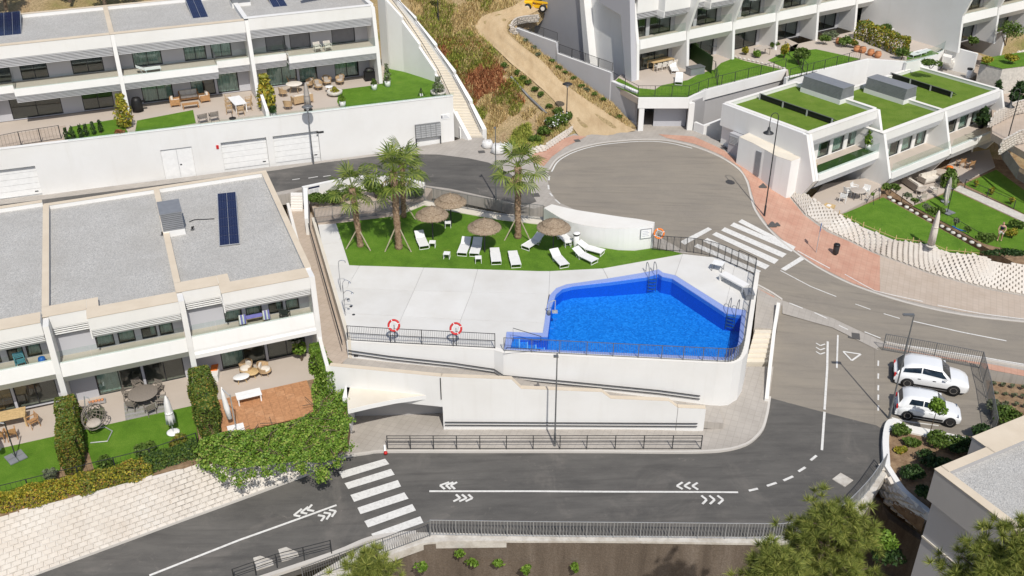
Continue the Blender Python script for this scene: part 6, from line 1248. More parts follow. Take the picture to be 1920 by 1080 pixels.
lamp('black disc lamp on the grassy hilltop', HILL.at(822,42), 3.3, 'disc', 'dark_metal')
lamp('tall thin black lamp at the right picture edge', P(1884,281,-.5), 5.2, 'swan', 'dark_metal')
def signpost(label, base, h, w=.45, hh=.6, mat='blue_plastic', rz=.4):
    base = Vector(base); t = thing('sign_post', label, 'sign', base); MB().tube([base, base+VZ(h)], .03, 7).build('pole', 'light_metal', t); M = Matrix.Translation(base+VZ(h-.35)) @ Matrix.Rotation(rz, 4, 'Z')
    MB().box(-w/2, w/2, -.045, -.03, -.3, .3, M).build('sign_plate', mat, t); MB().box(-w*.2, w*.2, -.052, -.045, -.12, .14, M).build('sign_symbol', 'white_plastic', t); return t
signpost('blue traffic sign on a post by the red pavement', up(1530,474), 2.5, rz=1.15)
b_ = up(1566,478); t = thing('litter_bin', 'black litter bin on the red pavement', 'bin', b_); Sm().lathe([(.17, .12), (.21, .16), (.235, .75), (.22, .78)], 16, b_).build('bin_body', 'dark_metal', t); Sm().lathe([(.245, .78), (.25, .86), (.22, .93), (.1, .96)], 16, b_).build('lid', 'black', t); MB().box(b_.x-.05, b_.x+.05, b_.y-.05, b_.y+.05, b_.z, b_.z+.14).build('foot', 'dark_metal', t)
b_ = low(724,845,.1); t = thing('marker_post', 'small fallen red and white marker at the end of the kerb handrail', 'marker', b_); Sm().lathe([(.12, 0), (.11, .1), (.05, .14)], 10, b_+Vector((0, -.25, 0))).build('red_cap', 'red', t); MB().tube([b_+Vector((-.05, -.15, .1)), b_+Vector((-.08, .1, .35))], .06, 8).build('white_body', 'white_plastic', t)
# big sacks
for i, (px, py, s_) in enumerate([(914,276,.5),(934,286,.62),(951,283,.5)]):
    b_ = up(px, py); t = thing('bulk_bag', ['smaller white bulk sack nearest the stair','largest white bulk sack in the middle of the three','white bulk sack nearest the rubble wall'][i], 'sack', b_, .3*i, 'white bulk sacks at the stair foot'); m = Sm(); m.lathe([(s_*.8, 0), (s_, s_*.25), (s_*.95, s_*.9), (s_*.75, s_*1.15), (s_*.3, s_*1.2)], 14, b_, .25); m.build('sack_body', 'bag_white', t)
    for k_ in range(4): a = k_*1.57+.5; MB().tube([b_+Vector((math.cos(a)*s_*.7, math.sin(a)*s_*.7, s_*1.0)), b_+Vector((math.cos(a)*s_*.5, math.sin(a)*s_*.5, s_*1.45)), b_+Vector((math.cos(a+.6)*s_*.6, math.sin(a+.6)*s_*.6, s_*1.05))], .03, 5).build('strap', 'bag_white', t)
# ---- parasols
def parasol_proto():
    t = thing('straw_parasol', '', 'parasol', (0, 0, 0), 0, 'straw parasols on the pool lawn'); MB().tube([(0, 0, -.1), (0, 0, 2.45)], .05, 8).build('pole', 'dark_metal', t)
    def thatch(r0, r1, z0, z1, name, n=30, rows=5):
        m = MB(); prof = []
        for i in range(rows+1): u = i/rows; prof.append((lerp(r0, r1, u), lerp(z0, z1, u**.85)))
        m.lathe(prof+[(r1*.97, z1-.07), (r1*.9, z1-.02), (r0+.02, z0-.08)], n, (0, 0, 0), .035)
        for k_ in range(170):
            a = random.random()*6.28; rr = r1*random.uniform(.94, 1.02); d = Vector((math.cos(a), math.sin(a), 0)); s_ = Vector((-d.y, d.x, 0))*.03; p = d*rr+VZ(z1+.02); m.add([p-s_, p+s_, p+d*.05-VZ(random.uniform(.06, .16))], [(0, 1, 2)])
        m.build(name, 'thatch', t, world=False)
    thatch(.75, 1.18, 2.28, 1.98, 'lower_thatch'); thatch(.04, .8, 2.62, 2.28, 'upper_thatch')
    for k_ in range(8): a = k_*.785; MB().tube([(0, 0, 2.35), (math.cos(a)*1.05, math.sin(a)*1.05, 1.98)], .015, 4).build('rib', 'dark_metal', t)
    Sm().lathe([(.06, 2.6), (.05, 2.68), (.01, 2.74)], 8).build('finial', 'thatch', t, world=False); return t
pp = parasol_proto()
for lab, px, py in (('straw parasol farthest back, near the street fence', 846, 424), ('straw parasol nearest the tall middle palm', 812, 449), ('straw parasol over the pair of side by side loungers', 909, 473), ('rightmost straw parasol in front of the curved white wall', 1037, 473)): place(pp, P(px, py, 0), random.random()*3, lab)
# ---- loungers
def lounger_proto(back):
    t = thing('sun_lounger', '', 'sun lounger', (0, 0, 0), 0, 'white sun loungers on the pool lawn'); L, W = 1.95, .66
    m = MB()
    for s_ in (-1, 1): m.box(s_*W/2-.02, s_*W/2+.02, 0, 1.3, .27, .32)
    m.box(-W/2, W/2, 0, .04, .27, .31)
    frame = m
    MB().box(-W/2-.02, -W/2+.02, 0, 1.32, .265, .315).build('side_rail', 'white_plastic', t, world=False); MB().box(W/2-.02, W/2+.02, 0, 1.32, .265, .315).build('side_rail', 'white_plastic', t, world=False)
    for y in (.08, 1.22):
        m = MB()
        m.tube([(-W/2, y, .28), (-W/2, y, .02), (W/2, y, .02), (W/2, y, .28)], .02, 5); m.build('leg', 'white_plastic', t, world=False)
    m = MB(); m.add([(-W/2+.02, .02, .3), (W/2-.02, .02, .3), (W/2-.02, 1.28, .3), (-W/2+.02, 1.28, .3), (-W/2+.02, .02, .285), (W/2-.02, .02, .285), (W/2-.02, 1.28, .285), (-W/2+.02, 1.28, .285)], [(0, 1, 2, 3), (7, 6, 5, 4), (0, 4, 5, 1), (1, 5, 6, 2), (2, 6, 7, 3), (3, 7, 4, 0)]); m.build('seat_sling', 'sling', t, world=False)
    M = Matrix.Translation((0, 1.29, .3)) @ Matrix.Rotation(back, 4, 'X'); MB().box(-W/2, W/2, 0, .7, -.02, .012, M).build('backrest', 'sling', t, world=False)
    if back > .1: MB().tube([M @ Vector((-.25, .45, -.02)), (-.25, 1.5, .05), (.25, 1.5, .05), M @ Vector((.25, .45, -.02))], .015, 5).build('prop', 'white_plastic', t, world=False)
    return t
lp_flat, lp_up = lounger_proto(.02), lounger_proto(.45)
lp_flat.name = 'sun_lounger'; 
for lab, a, b, fl in (('white lounger beside the tall middle palm, lying by a side table', (796,469), (783,440), 0), ('left white lounger of the pair under the straw parasol', (866,482), (879,449), 0), ('right white lounger of the pair under the straw parasol', (889,483), (900,448), 0), ('white lounger lying straight in the middle of the lawn', (931,498), (926,464), 1), ('white lounger nearest the deck in the middle of the lawn', (968,504), (958,468), 1), ('white lounger with raised back left of the rightmost parasol', (984,470), (1022,446), 0), ('white lounger half hidden behind the rightmost parasol', (1068,461), (1046,441), 0), ('white lounger in front of the rightmost parasol', (1059,504), (1027,469), 0), ('white lounger by the curved wall pointing at the pool', (1116,496), (1070,474), 0), ('white lounger closest to the curved white wall', (1131,479), (1082,466), 0)):
    A, B = P(*a, .0), P(*b, .0); d = B-A; o = place(lp_flat if fl else lp_up, A+VZ(.02), math.atan2(d.y, d.x)-math.pi/2, lab)
def stool_proto():
    t = thing('side_table', '', 'side table', (0, 0, 0), 0, 'white side tables on the pool lawn'); s_ = .22
    MB().box(-s_, s_, -s_, s_, .38, .42).build('table_top', 'white_plastic', t, world=False)
    for x in (-1, 1): MB().tube([(x*(s_-.02), -s_+.02, .38), (x*(s_-.02), -s_+.02, .02), (x*(s_-.02), s_-.02, .02), (x*(s_-.02), s_-.02, .38)], .018, 5).build('leg_frame', 'white_plastic', t, world=False)
    return t
sp = stool_proto()
for lab, px, py in (('white side table behind the parasol nearest the tall palm', 840, 426), ('white side table at the foot of the lounger by the tall palm', 811, 463), ('lone white side table on the open lawn', 838, 484), ('white side table at the foot of the paired loungers', 897, 492), ('white side table beside the rightmost parasol', 1064, 462)): place(sp, P(px, py, .02), random.uniform(-.3, .3), lab)
b_ = P(1080,462,.02); t = thing('waste_bin', 'white cylindrical waste bin with dark rim beside the curved wall', 'bin', b_); Sm().lathe([(.19, 0), (.2, .03), (.2, .85), (.18, .86)], 18, b_).build('bin_body', 'white_plastic', t); Sm().lathe([(.24, .95), (.27, 1.0), (.24, 1.05), (.15, 1.05), (.14, .98)], 18, b_).build('rim', 'black', t); MB().tube([b_+Vector((.15, 0, .85)), b_+Vector((.18, 0, .97))], .02, 5).build('rim_support', 'black', t); Sm().lathe([(.26, 1.04), (.25, 1.08), (.1, 1.1)], 18, b_).build('lid', 'white_plastic', t)
# ---- life rings
def ring(label, base, h, r=.32, mat='red', tilt=.5, rz=0):
    base = Vector(base); t = thing('life_ring', label, 'life ring', base); MB().tube([base, base+VZ(h)], .022, 6).build('post', 'dark_metal', t); M = Matrix.Translation(base+Vector((0, -.06, h))) @ Matrix.Rotation(rz, 4, 'Z') @ Matrix.Rotation(math.pi/2-tilt, 4, 'X')
    n, k2 = 28, 8
    for seg in range(8):
        m = Sm(); a0, a1 = seg*math.pi/4, (seg+1)*math.pi/4; w_ = .12 if seg % 2 else 1
        pts = [M @ Vector((math.cos(a)*r, math.sin(a)*r, 0)) for a in np.linspace(a0 if seg % 2 == 0 else a0+.0, a1, 6)]; m.tube(pts, .066, 8, False); m.build('ring_segment', mat, t)
    for seg in range(4): a = seg*math.pi/2+.4; m = Sm(); m.tube([M @ Vector((math.cos(a+x)*r, math.sin(a+x)*r, 0)) for x in (-.06, 0, .06)], .07, 8).build('white_band', 'white_plastic', t)
    for seg in range(4): a = seg*math.pi/2+.4; MB().tube([M @ Vector((math.cos(a)*r*.85, math.sin(a)*r*.85, .05)), M @ Vector((math.cos(a+.78)*r*.62, math.sin(a+.78)*r*.62, .05)), M @ Vector((math.cos(a+1.57)*r*.85, math.sin(a+1.57)*r*.85, .05))], .014, 5).build('grab_rope', 'white_plastic', t)
    return t
ring('red life ring on the pool fence, nearer the left corner', P(741,642,.05), 1.25); ring('red life ring on the pool fence, nearer the pool steps', P(856,648,.05), 1.25); ring('orange red life ring on a post at the end of the curved wall', P(1233,468,0), 1.3, .33, 'orange', .3)
# ---- showers
b_ = P(648,592,0); t = thing('outdoor_shower', 'tall chrome outdoor shower with several heads on the left deck edge', 'shower', b_); MB().tube([b_, b_+VZ(2.2)], .03, 7).build('riser', 'chrome', t)
for k_, (dx, h_) in enumerate([(.45, 2.3), (.55, 1.55), (.3, 1.0)]):
    arm = [b_+VZ(h_-.15), b_+Vector((.04, 0, h_+.12)), b_+Vector((dx*.5, 0, h_+.3)), b_+Vector((dx, 0, h_+.18))]; MB().tube(smoothline(arm, 4), .02, 6).build('shower_arm', 'chrome', t); Sm().lathe([(.03, .06), (.09, 0), (.09, -.02)], 10, b_+Vector((dx, 0, h_+.1))).build('shower_head', 'chrome', t)
b2 = P(640,548,0); MB().tube(smoothline([b2, b2+VZ(2.0), b2+Vector((.1, 0, 2.35)), b2+Vector((.4, 0, 2.35)), b2+Vector((.45, 0, 2.2))], 4), .025, 6).build('riser', 'chrome', t)
for px, py in ((653,561),(658,575),(663,590)): Sm().lathe([(.1, 0), (.1, .012), (.02, .014)], 12, P(px, py, .0)).build('floor_drain', 'dark_metal', t)
# ---- pool ladders, rail, lift
def ladder(label, px, py, ang, dep=1.1):
    c_ = P(px, py, 0); t = thing('pool_ladder', label, 'ladder', c_); d = Vector((math.cos(ang), math.sin(ang), 0)); s_ = Vector((-d.y, d.x, 0))*.26
    for q in (-1, 1): MB().tube(smoothline([c_-d*.75+s_*q, c_-d*.68+s_*q+VZ(.72), c_-d*.3+s_*q+VZ(.85), c_+d*.05+s_*q+VZ(.6), c_+d*.12+s_*q+VZ(-.1), c_+d*.12+s_*q-VZ(dep)], 4), .024, 7).build('side_rail', 'grey_metal', t)
    for k_ in range(4): z = -.15-k_*.25; MB().rail([c_+d*.14+s_+VZ(z), c_+d*.14-s_+VZ(z)], .09, .025).build('step', 'grey_metal', t)
    return t
ladder('pool ladder at the far tip of the pool', 1223, 519, -1.45); ladder('pool ladder at the right corner of the pool', 1372, 589, -2.0)
h0 = P(962,640,0); t = thing('step_rail', 'dark handrail beside the shallow pool steps', 'handrail', h0); MB().tube([h0, h0+VZ(.95), P(1014,640,.05)+VZ(.35), P(1014,640,-.4)], .022, 6).build('top_rail', 'dark_metal', t); MB().tube([P(950,652,0), P(950,652,.9), P(1013,655,.3), P(1013,655,-.5)], .022, 6).build('lower_rail', 'dark_metal', t)
c_ = P(1032,590,0); t = thing('pool_lift', 'grey pool access lift on the left pool edge', 'pool lift', c_); Sm().lathe([(.12, 0), (.12, .25), (.08, .3)], 12, c_+Vector((-.1, 0, 0))).build('base', 'grey_metal', t); MB().tube([c_+Vector((-.1, 0, .2)), c_+Vector((-.1, 0, .9)), c_+Vector((.25, .1, 1.0))], .04, 7).build('mast', 'light_metal', t); MB().box(c_.x+.1, c_.x+.45, c_.y-.1, c_.y+.25, .15, .2).build('seat', 'light_metal', t); MB().tube([c_+Vector((.3, .1, 1.0)), c_+Vector((.28, .1, .2))], .03, 6).build('seat_arm', 'light_metal', t)
# bench and small table at the gate
A, B = P(1347,526,0), P(1392,551,0); d = (B-A); L_ = d.length; t = thing('concrete_bench', 'long white concrete bench at the right end of the deck', 'bench', A, math.atan2(d.y, d.x))
MB().box(0, L_, .0, .6, .42, .52).build('seat', 'white_render', t, world=False); MB().box(0, .12, .02, .58, 0, .42).build('leg', 'white_render', t, world=False); MB().box(L_-.12, L_, .02, .58, 0, .42).build('leg', 'white_render', t, world=False)
A = P(1333,508,0); t = thing('low_table', 'small square white table beside the gate fence', 'table', A, -.45); MB().box(0, .75, 0, .6, .55, .6).build('table_top', 'white_plastic', t, world=False)
for x in (.04, .71):
    for y in (.04, .56): MB().box(x-.02, x+.02, y-.02, y+.02, 0, .55).build('leg', 'grey_metal', t, world=False)
b_ = P(1404,556,.0); lbl(MB().box(b_.x-.3, b_.x+.2, b_.y-.5, b_.y+.3, 0, .4).box(b_.x-.35, b_.x+.25, b_.y-.55, b_.y+.35, .4, .46).build('pump_box', 'vent_grey', None), 'dark equipment box behind the bench by the corner fence', 'box')
# recess items
for lab, px, py, kind in (('blue bucket at the left in the recess', 731, 766, 0), ('blue bucket beside another bucket in the recess', 741, 767, 0), ('tall blue bin in the recess', 771, 765, 1)):
    b_ = LOW.at(px, py, .11); t = thing('bucket', lab, 'bucket', b_); hh = .55 if kind else .36; Sm().lathe([(.17, 0), (.21, hh), (.22, hh+.02), (.19, hh), (.15, .05)], 14, b_).build('body', 'blue_plastic', t); MB().tube([b_+Vector((-.21, 0, hh)), b_+Vector((0, -.05, hh+.12)), b_+Vector((.21, 0, hh))], .01, 5).build('handle', 'dark_metal', t)
b_ = LOW.at(787, 769, .11); t = thing('work_bench', 'small cream trestle in the recess under the canopy', 'trestle', b_); MB().box(b_.x-.4, b_.x+.4, b_.y-.12, b_.y+.12, b_.z+.5, b_.z+.56).build('top', 'cushion_cream', t)
for x in (-.36, .36): MB().tube([b_+Vector((x, -.15, 0)), b_+Vector((x, 0, .5)), b_+Vector((x, .15, 0))], .02, 5).build('leg', 'cushion_cream', t)
# ================================================================== CARS
def loft(sections, closed=True):
    m = Sm(); n = len(sections[0]); base = 0
    for s_ in sections: m.v += [Vector(p) for p in s_]
    for i in range(len(sections)-1):
        for k_ in range(n-1): m.f.append((i*n+k_, i*n+k_+1, (i+1)*n+k_+1, (i+1)*n+k_))
    m.f.append(tuple(range(n))); m.f.append(tuple(reversed([(len(sections)-1)*n+k_ for k_ in range(n)]))); return m
def car(label, loc, rz, L, W, Hb, Ht, suv):
    """x forward; length L, half-shell sections mirrored left/right"""
    t = thing('parked_car', label, 'car', loc, rz, 'white cars in the parking bays'); hw = W/2; r_ = .34 if suv else .30; gc = .2
    xs = [0, .03, .1, .22, .4, .6, .76, .88, .96, 1.0]
    beltz = [.62, .82, .92, .93, .92, .90, .86, .80, .70, .55] if suv else [.55, .78, .86, .86, .84, .82, .78, .72, .62, .5]
    wd = [.78, .92, .98, 1.0, 1.0, 1.0, .99, .95, .86, .66]; k2 = Hb/.95
    secs = []
    for x, bz, w in zip(xs, beltz, wd):
        b = bz*k2*1.05; h = hw*w; X = (x-.5)*L; ring_ = []
        for y, z in ((-1, 0), (-.99, .35), (-1.0, .62), (-.95, .9), (-.82, 1), (-.4, 1.03), (.4, 1.03), (.82, 1), (.95, .9), (1.0, .62), (.99, .35), (1, 0)): ring_.append((X, y*h*(.95 if z == 0 else 1), gc+z*(b-gc)))
        secs.append(ring_)
    bd = loft(secs); bd.build('body', 'car_white', t, world=False)
    # greenhouse: dark glass shell with white roof and pillars
    gx = [(.03, .0), (.1, .62), (.2, .96), (.36, 1.0), (.52, .98), (.60, .90), (.75, .02)] if suv else [(.02, .0), (.07, .7), (.18, .98), (.36, 1.0), (.52, .97), (.60, .86), (.76, .02)]
    bz = Hb*.99; secs = []
    for x, u in gx:
        X = (x-.5)*L; z = bz-.06+(Ht-bz+.03)*u; wb = hw*.93; wt = lerp(hw*.88, hw*.72, u); secs.append([(X, -wb, bz-.1), (X, -wt, z), (X, -wt*.6, z+.02*u), (X, wt*.6, z+.02*u), (X, wt, z), (X, wb, bz-.1)])
    loft(secs).build('cabin', 'car_white', t, world=False)
    gxs = [g[0] for g in gx]; gus = [g[1] for g in gx]
    def side(x, u, s_):
        U = float(np.interp(x, gxs, gus)); z = bz-.06+(Ht-bz+.03)*U; wt = lerp(hw*.88, hw*.72, U); return Vector(((x-.5)*L, s_*(lerp(hw*.93, wt, u)+.012), lerp(bz-.1, z, u)+.004))
    def topq(x, v, off=.014):
        U = float(np.interp(x, gxs, gus)); z = bz-.06+(Ht-bz+.03)*U; wt = lerp(hw*.88, hw*.72, U); return Vector(((x-.5)*L+off*(1 if x > .5 else -1), v*wt*.9, z+.016+.02*U*(1-abs(v))))
    xf, xb_ = gxs[-2]+.012, gxs[-1]-.012
    n_ = 6; m = Sm()
    for nm, xa, xb in (('windscreen', xf, xb_), ('rear_window', gxs[1]+.004, gxs[0]+.012)):
        m = Sm(); A = [topq(xa, lerp(-1, 1, i/n_)) for i in range(n_+1)]; Bq = [topq(xb, lerp(-1, 1, i/n_)) for i in range(n_+1)]; sheet(m, A, Bq); m.build(nm, 'car_glass', t, world=False)
    for s_ in (-1, 1):
        for (xa, xb, xc, xd) in (((.115, .34, .34, .10), (.355, .605, .69, .355)) if suv else ((.20, .385, .385, .17), (.40, .60, .685, .40))):
            m = MB(); m.add([side(xd, .36, s_), side(xc, .36, s_), side(xb, .86, s_), side(xa, .86, s_)], [(0, 1, 2, 3)]); m.build('side_window', 'car_glass', t, world=False)
        MB().box((.66-.5)*L-.08, (.66-.5)*L+.12, s_*(hw+.02)-.07, s_*(hw+.02)+.1*s_+.07, bz-.02, bz+.13).build('mirror', 'car_white', t, world=False)
        MB().box((.25-.5)*L, (.72-.5)*L, s_*hw-.012, s_*hw+.012, gc+.08, gc+.2).build('sill_trim', 'black', t, world=False)
        for x in (.33, .53): MB().box((x-.5)*L-.1, (x-.5)*L+.08, s_*hw*1.0-.015, s_*hw*1.0+.02, bz-.2, bz-.17).build('handle', 'car_white' if not suv else 'dark_metal', t, world=False)
        hl = MB(); hl.box((.93-.5)*L-.16, (.93-.5)*L+.06, s_*hw*.66-.14, s_*hw*.66+.14, gc+.34, gc+.47); hl.build('headlight', 'chrome', t, world=False)
        MB().box(-.5*L-.01, -.5*L+.14, s_*hw*.72-.1, s_*hw*.72+.1, gc+.42, gc+.62).build('tail_light', 'red', t, world=False)
        for x in (.185, .80 if suv else .83):
            X = (x-.5)*L; w_ = thing('wheel', '', ''); del w_['label'], w_['category']; w_.parent = t; w_.location = (X, s_*(hw-.1), r_); bpy.data.objects.remove(w_)
            ty = Sm(); M = Matrix.Translation((X, s_*(hw-.1), r_)) @ Matrix.Rotation(math.pi/2, 4, 'X'); ty.lathe([(r_*.62, -.1), (r_*.96, -.1), (r_, -.06), (r_, .06), (r_*.96, .1), (r_*.62, .1)], 22).xf(M); w_ = ty.build('wheel', 'rubber', t, world=False)
            rm = MB(); rm.lathe([(r_*.62, -.105), (r_*.58, .05), (r_*.2, .09), (.03, .1)] if True else [], 16)
            rm.lathe([(r_*.66, -.107), (r_*.66, .107), (r_*.56, .107), (r_*.5, .02), (r_*.12, .03)], 16); rm = MB()
            rm.lathe([(r_*.64, .085), (r_*.64, .108), (r_*.55, .108), (r_*.52, .07)], 18)
            for k_ in range(7): a = k_*.897; c1 = Vector((math.cos(a), math.sin(a), 0)); s2 = Vector((-math.sin(a), math.cos(a), 0))*.028; rm.add([c1*.04-s2+VZ(.1), c1*.04+s2+VZ(.1), c1*r_*.6+s2+VZ(.095), c1*r_*.6-s2+VZ(.095)], [(0, 1, 2, 3)])
            if s_ > 0: rm.xf(Matrix.Rotation(math.pi, 4, 'X'))
            rm.xf(M); rm.build('rim', 'chrome', w_, world=False)
            ar = MB(); ar.lathe([(r_*1.13, -.02), (r_*1.13, .115), (r_*1.02, .117), (r_*1.02, -.02)], 22).xf(Matrix.Translation((X, s_*(hw-.1), r_)) @ Matrix.Rotation(math.pi/2 if s_ < 0 else -math.pi/2, 4, 'X')); ar.build('wheel_arch', 'black', t, world=False)
    MB().box(.5*L-.1, .5*L-.015, -hw*.5, hw*.5, gc+.02, gc+.2).build('grille', 'black', t, world=False); MB().box(.5*L-.03, .5*L+.0, -.26, .26, gc+.2, gc+.3).build('number_plate', 'white_plastic', t, world=False); MB().box(-.5*L-.01, -.5*L+.03, -.26, .26, gc+.34, gc+.44).build('number_plate', 'white_plastic', t, world=False)
    MB().box(-.5*L-.02, -.5*L+.2, -hw*.85, hw*.85, gc-.02, gc+.16).build('rear_bumper', 'black' if suv else 'car_white', t, world=False)
    return t
def car_at(label, a, b, *args):
    A, B = LOW.at(*a, .02), LOW.at(*b, .02); d = B-A; c_ = (A+B)/2; t = car(label, c_, math.atan2(d.y, d.x), *args); return t
car_at('larger white SUV parked beside the fence and red pavement', (1672,704), (1812,733), 4.35, 1.9, 1.0, 1.62, True)
car_at('smaller white hatchback parked nearest the young tree', (1672,766), (1802,790), 3.65, 1.66, .92, 1.5, False)
# ================================================================== ROOF THINGS
def LLr(i, x, out, z=0.): return LLp(i, x, out, hRL-.28+z)
def vent(label, loc, rz, w, d, h, n=9, batter=.0):
    t = thing('roof_vent', label, 'roof vent', loc, rz, 'slatted roof plant boxes'); MB().box(0, w, 0, d, 0, .4).build('base', 'white_render', t, world=False)
    zt = .4+h
    for k_ in range(n): z = .42+k_*(h-.08)/n; i_ = batter*(z-.4)/h; MB().box(.02+i_, w-.02-i_, .02, d-.02, z, z+(h/n)*.68).build('louvre', 'vent_grey', t, world=False)
    MB().box(.12+batter, w-.12-batter, .12, d-.12, .4, zt-.05).build('core', 'black', t, world=False); MB().box(-.02+batter, w+.02-batter, -.02, d+.02, zt-.06, zt).build('cap', 'vent_grey', t, world=False); return t
a0 = P(308,446,3.6); vent('grey louvred plant box on the gravel roof parapet by the solar strip', a0, aL, 1.35, 2.0, 1.25)
pvb = P(412,460,3.72); solar('dark blue solar strip lying on the gravel roof beside the pool', pvb, R(15), 2, 6, .60, 1.17, .06)
for lab, px, py, c_, r2 in (('dark solar panels at the left edge of the upper left roof', -8, 68, 3, 5), ('dark solar panels in the middle of the upper left roofs', 362, 34, 2, 5), ('dark solar panels above the shuttered windows', 515, 18, 2, 5)): solar(lab, P(px, py, F0U+hRU-.25), aU-.0, c_, r2, .62, 1.0, .12)
vent('small grey plant box at the top edge of the upper left roofs', P(436,16,F0U+hRU-.3), aU, 1.6, 1.4, .9)
# cable on the roof
lbl(MB().tube(smoothline([P(355,416,3.65), P(365,412,3.65), P(385,411,3.65), P(402,410,3.65)], 4), .025, 5).build('cable', 'black', None), 'black cable on the gravel roof between plant box and solar strip', 'cable')
gR = F0G+hRG-.28
def gvent(lab, i, x, y0, drop=0): return vent(lab, GRo[i]+dG*x+Vector((-dG.y, dG.x, 0))*y0+VZ(hRG-.3), aG, 1.9, 4.2, 1.0, 8, .2)
gvent('grey louvred box on the first turf roof parapet', 0, 7.9, 3.2); gvent('grey louvred box between the second and third turf roof', 1, 7.9, 3.6)
def roof_panel(lab, loc, rz, L_):
    t = thing('solar_row', lab, 'solar panel', loc, rz, 'tilted solar rows on the turf roofs'); M = Matrix.Rotation(R(22), 4, 'Y')
    n = 6; M = Matrix.Translation((0, 0, .52)) @ Matrix.Rotation(R(28), 4, 'Y')
    for k_ in range(n): MB().box(0, .85, k_*L_/n+.012, (k_+1)*L_/n-.012, -.02, .02, M).build('panel', 'solar_cell', t, world=False)
    MB().box(.03, .05, .0, L_, .06, .47).build('under_panel_shade', 'black', t, world=False); MB().rail([(0, 0, .5), (0, L_, .5)], .06, .05).build('edge_rail', 'grey_metal', t, world=False)  # black sheet paints the shade of the open space under the tilted panels
    for k_ in range(4): y = k_*(L_-.12)/3; MB().extrude_x([(y, 0), (y+.1, 0), (y+.1, .5), (y, .5)], -.08, .02).build('bracket', 'light_metal', t, world=False)
    return t
for lab, a, b, z in (('tilted solar row on the first turf roof', (1560,234), (1423,186), F0G+hRG-.3), ('tilted solar row on the third turf roof', (1784,183), (1668,146), F0G+hRG-1.8)):
    A, B = P(*a, z), P(*b, z); d = B-A; roof_panel(lab, A, math.atan2(d.y, d.x)-math.pi/2, d.length)

for lab, px, py in (('small dark roof outlet left of the louvred plant box', 305, 441), ('small dark roof outlet right of the louvred plant box', 361, 431)):
    b_ = P(px, py, 3.62); t = thing('roof_outlet', lab, 'roof outlet', b_); MB().box(b_.x-.1, b_.x+.1, b_.y-.1, b_.y+.1, b_.z, b_.z+.06).build('base', 'grey_metal', t); MB().tube([b_+VZ(.05), b_+VZ(.2), b_+Vector((.12, -.05, .24))], .06, 7).build('spout', 'black', t)
# ================================================================== GARDEN FURNITURE
def proto(name, cat, group=None): t = thing(name, '', cat, (0, 0, 0), 0, group); return t
def B(t, name, mat, *a): return MB().box(*a).build(name, mat, t, world=False)
def T(t, name, mat, pts, r=.015, n=5): return MB().tube(pts, r, n).build(name, mat, t, world=False)
def chair(mat='teak', cush=None, arms=True, name='garden_chair', w=.54):
    t = proto(name, 'chair'); h = w/2
    for x in (-h+.03, h-.03):
        T(t, 'leg', mat, [(x, -.22, 0), (x, -.22, .42 if not arms else .62)], .022); T(t, 'leg', mat, [(x*1.02, .27, 0), (x, .22, .42), (x, .3, .85)], .022)
        if arms: B(t, 'armrest', mat, x-.03, x+.03, -.26, .26, .62, .65)
    for k_ in range(4): B(t, 'seat_slat', mat, -h+.04, h-.04, -.23+k_*.12, -.13+k_*.12, .40, .425)
    for k_ in range(4): z = .5+k_*.09; B(t, 'back_slat', mat, -h+.04, h-.04, .225+k_*.018, .245+k_*.018, z, z+.065)
    if cush: B(t, 'cushion', cush, -h+.05, h-.05, -.22, .21, .43, .5)
    return t
def armchair(mat='rattan', cush='cushion_cream', r=.42):
    t = proto('rattan_armchair', 'armchair')
    for a in (.7, 2.44, 3.84, 5.58): T(t, 'leg', mat, [(math.cos(a)*r*.8, math.sin(a)*r*.8, 0), (math.cos(a)*r*.7, math.sin(a)*r*.7, .3)], .02)
    Sm().lathe([(r*.75, .26), (r*.95, .3), (r*.95, .36), (r*.6, .37)], 18).build('seat_base', mat, t, world=False); Sm().lathe([(r*.78, .37), (r*.82, .42), (r*.75, .47), (r*.3, .48)], 18).build('cushion', cush, t, world=False)
    m = MB(); n = 16; A = []; Bq = []
    for k_ in range(n+1): a = lerp(-.35, math.pi+.35, k_/n); h_ = .62+.22*math.sin(max(0, min(math.pi, a))); A.append(Vector((math.cos(a)*r*.93, math.sin(a)*r*.93, .34))); Bq.append(Vector((math.cos(a)*r*1.08, math.sin(a)*r*1.08, h_)))
    sheet(m, A, Bq); sheet(m, [p*.96 for p in Bq], [p*.96 for p in A]); m.build('back_shell', mat, t, world=False); T(t, 'top_rim', mat, Bq, .022)
    B(t, 'back_cushion', cush, -r*.5, r*.5, r*.5, r*.8, .47, .78); return t
def sofa(w=1.7, mat='taupe_fabric', cush='cushion_cream', d=.85, frame='teak', n=2):
    t = proto('garden_sofa', 'sofa'); h = w/2; B(t, 'base', frame, -h, h, -d/2, d/2, .12, .26)
    for x in (-h+.06, h-.06):
        for y in (-d/2+.06, d/2-.06): B(t, 'leg', frame, x-.03, x+.03, y-.03, y+.03, 0, .12)
    for k_ in range(n): a, b = lerp(-h+.1, h-.1, k_/n)+.01, lerp(-h+.1, h-.1, (k_+1)/n)-.01; B(t, 'seat_cushion', cush, a, b, -d/2+.02, d/2-.2, .265, .42); B(t, 'back_cushion', cush, a, b, d/2-.28, d/2-.1, .425, .78)
    B(t, 'backrest', mat, -h, h, d/2-.09, d/2, .265, .72); B(t, 'arm', mat, -h, -h+.09, -d/2, d/2-.1, .265, .58); B(t, 'arm', mat, h-.09, h, -d/2, d/2-.1, .265, .58); return t
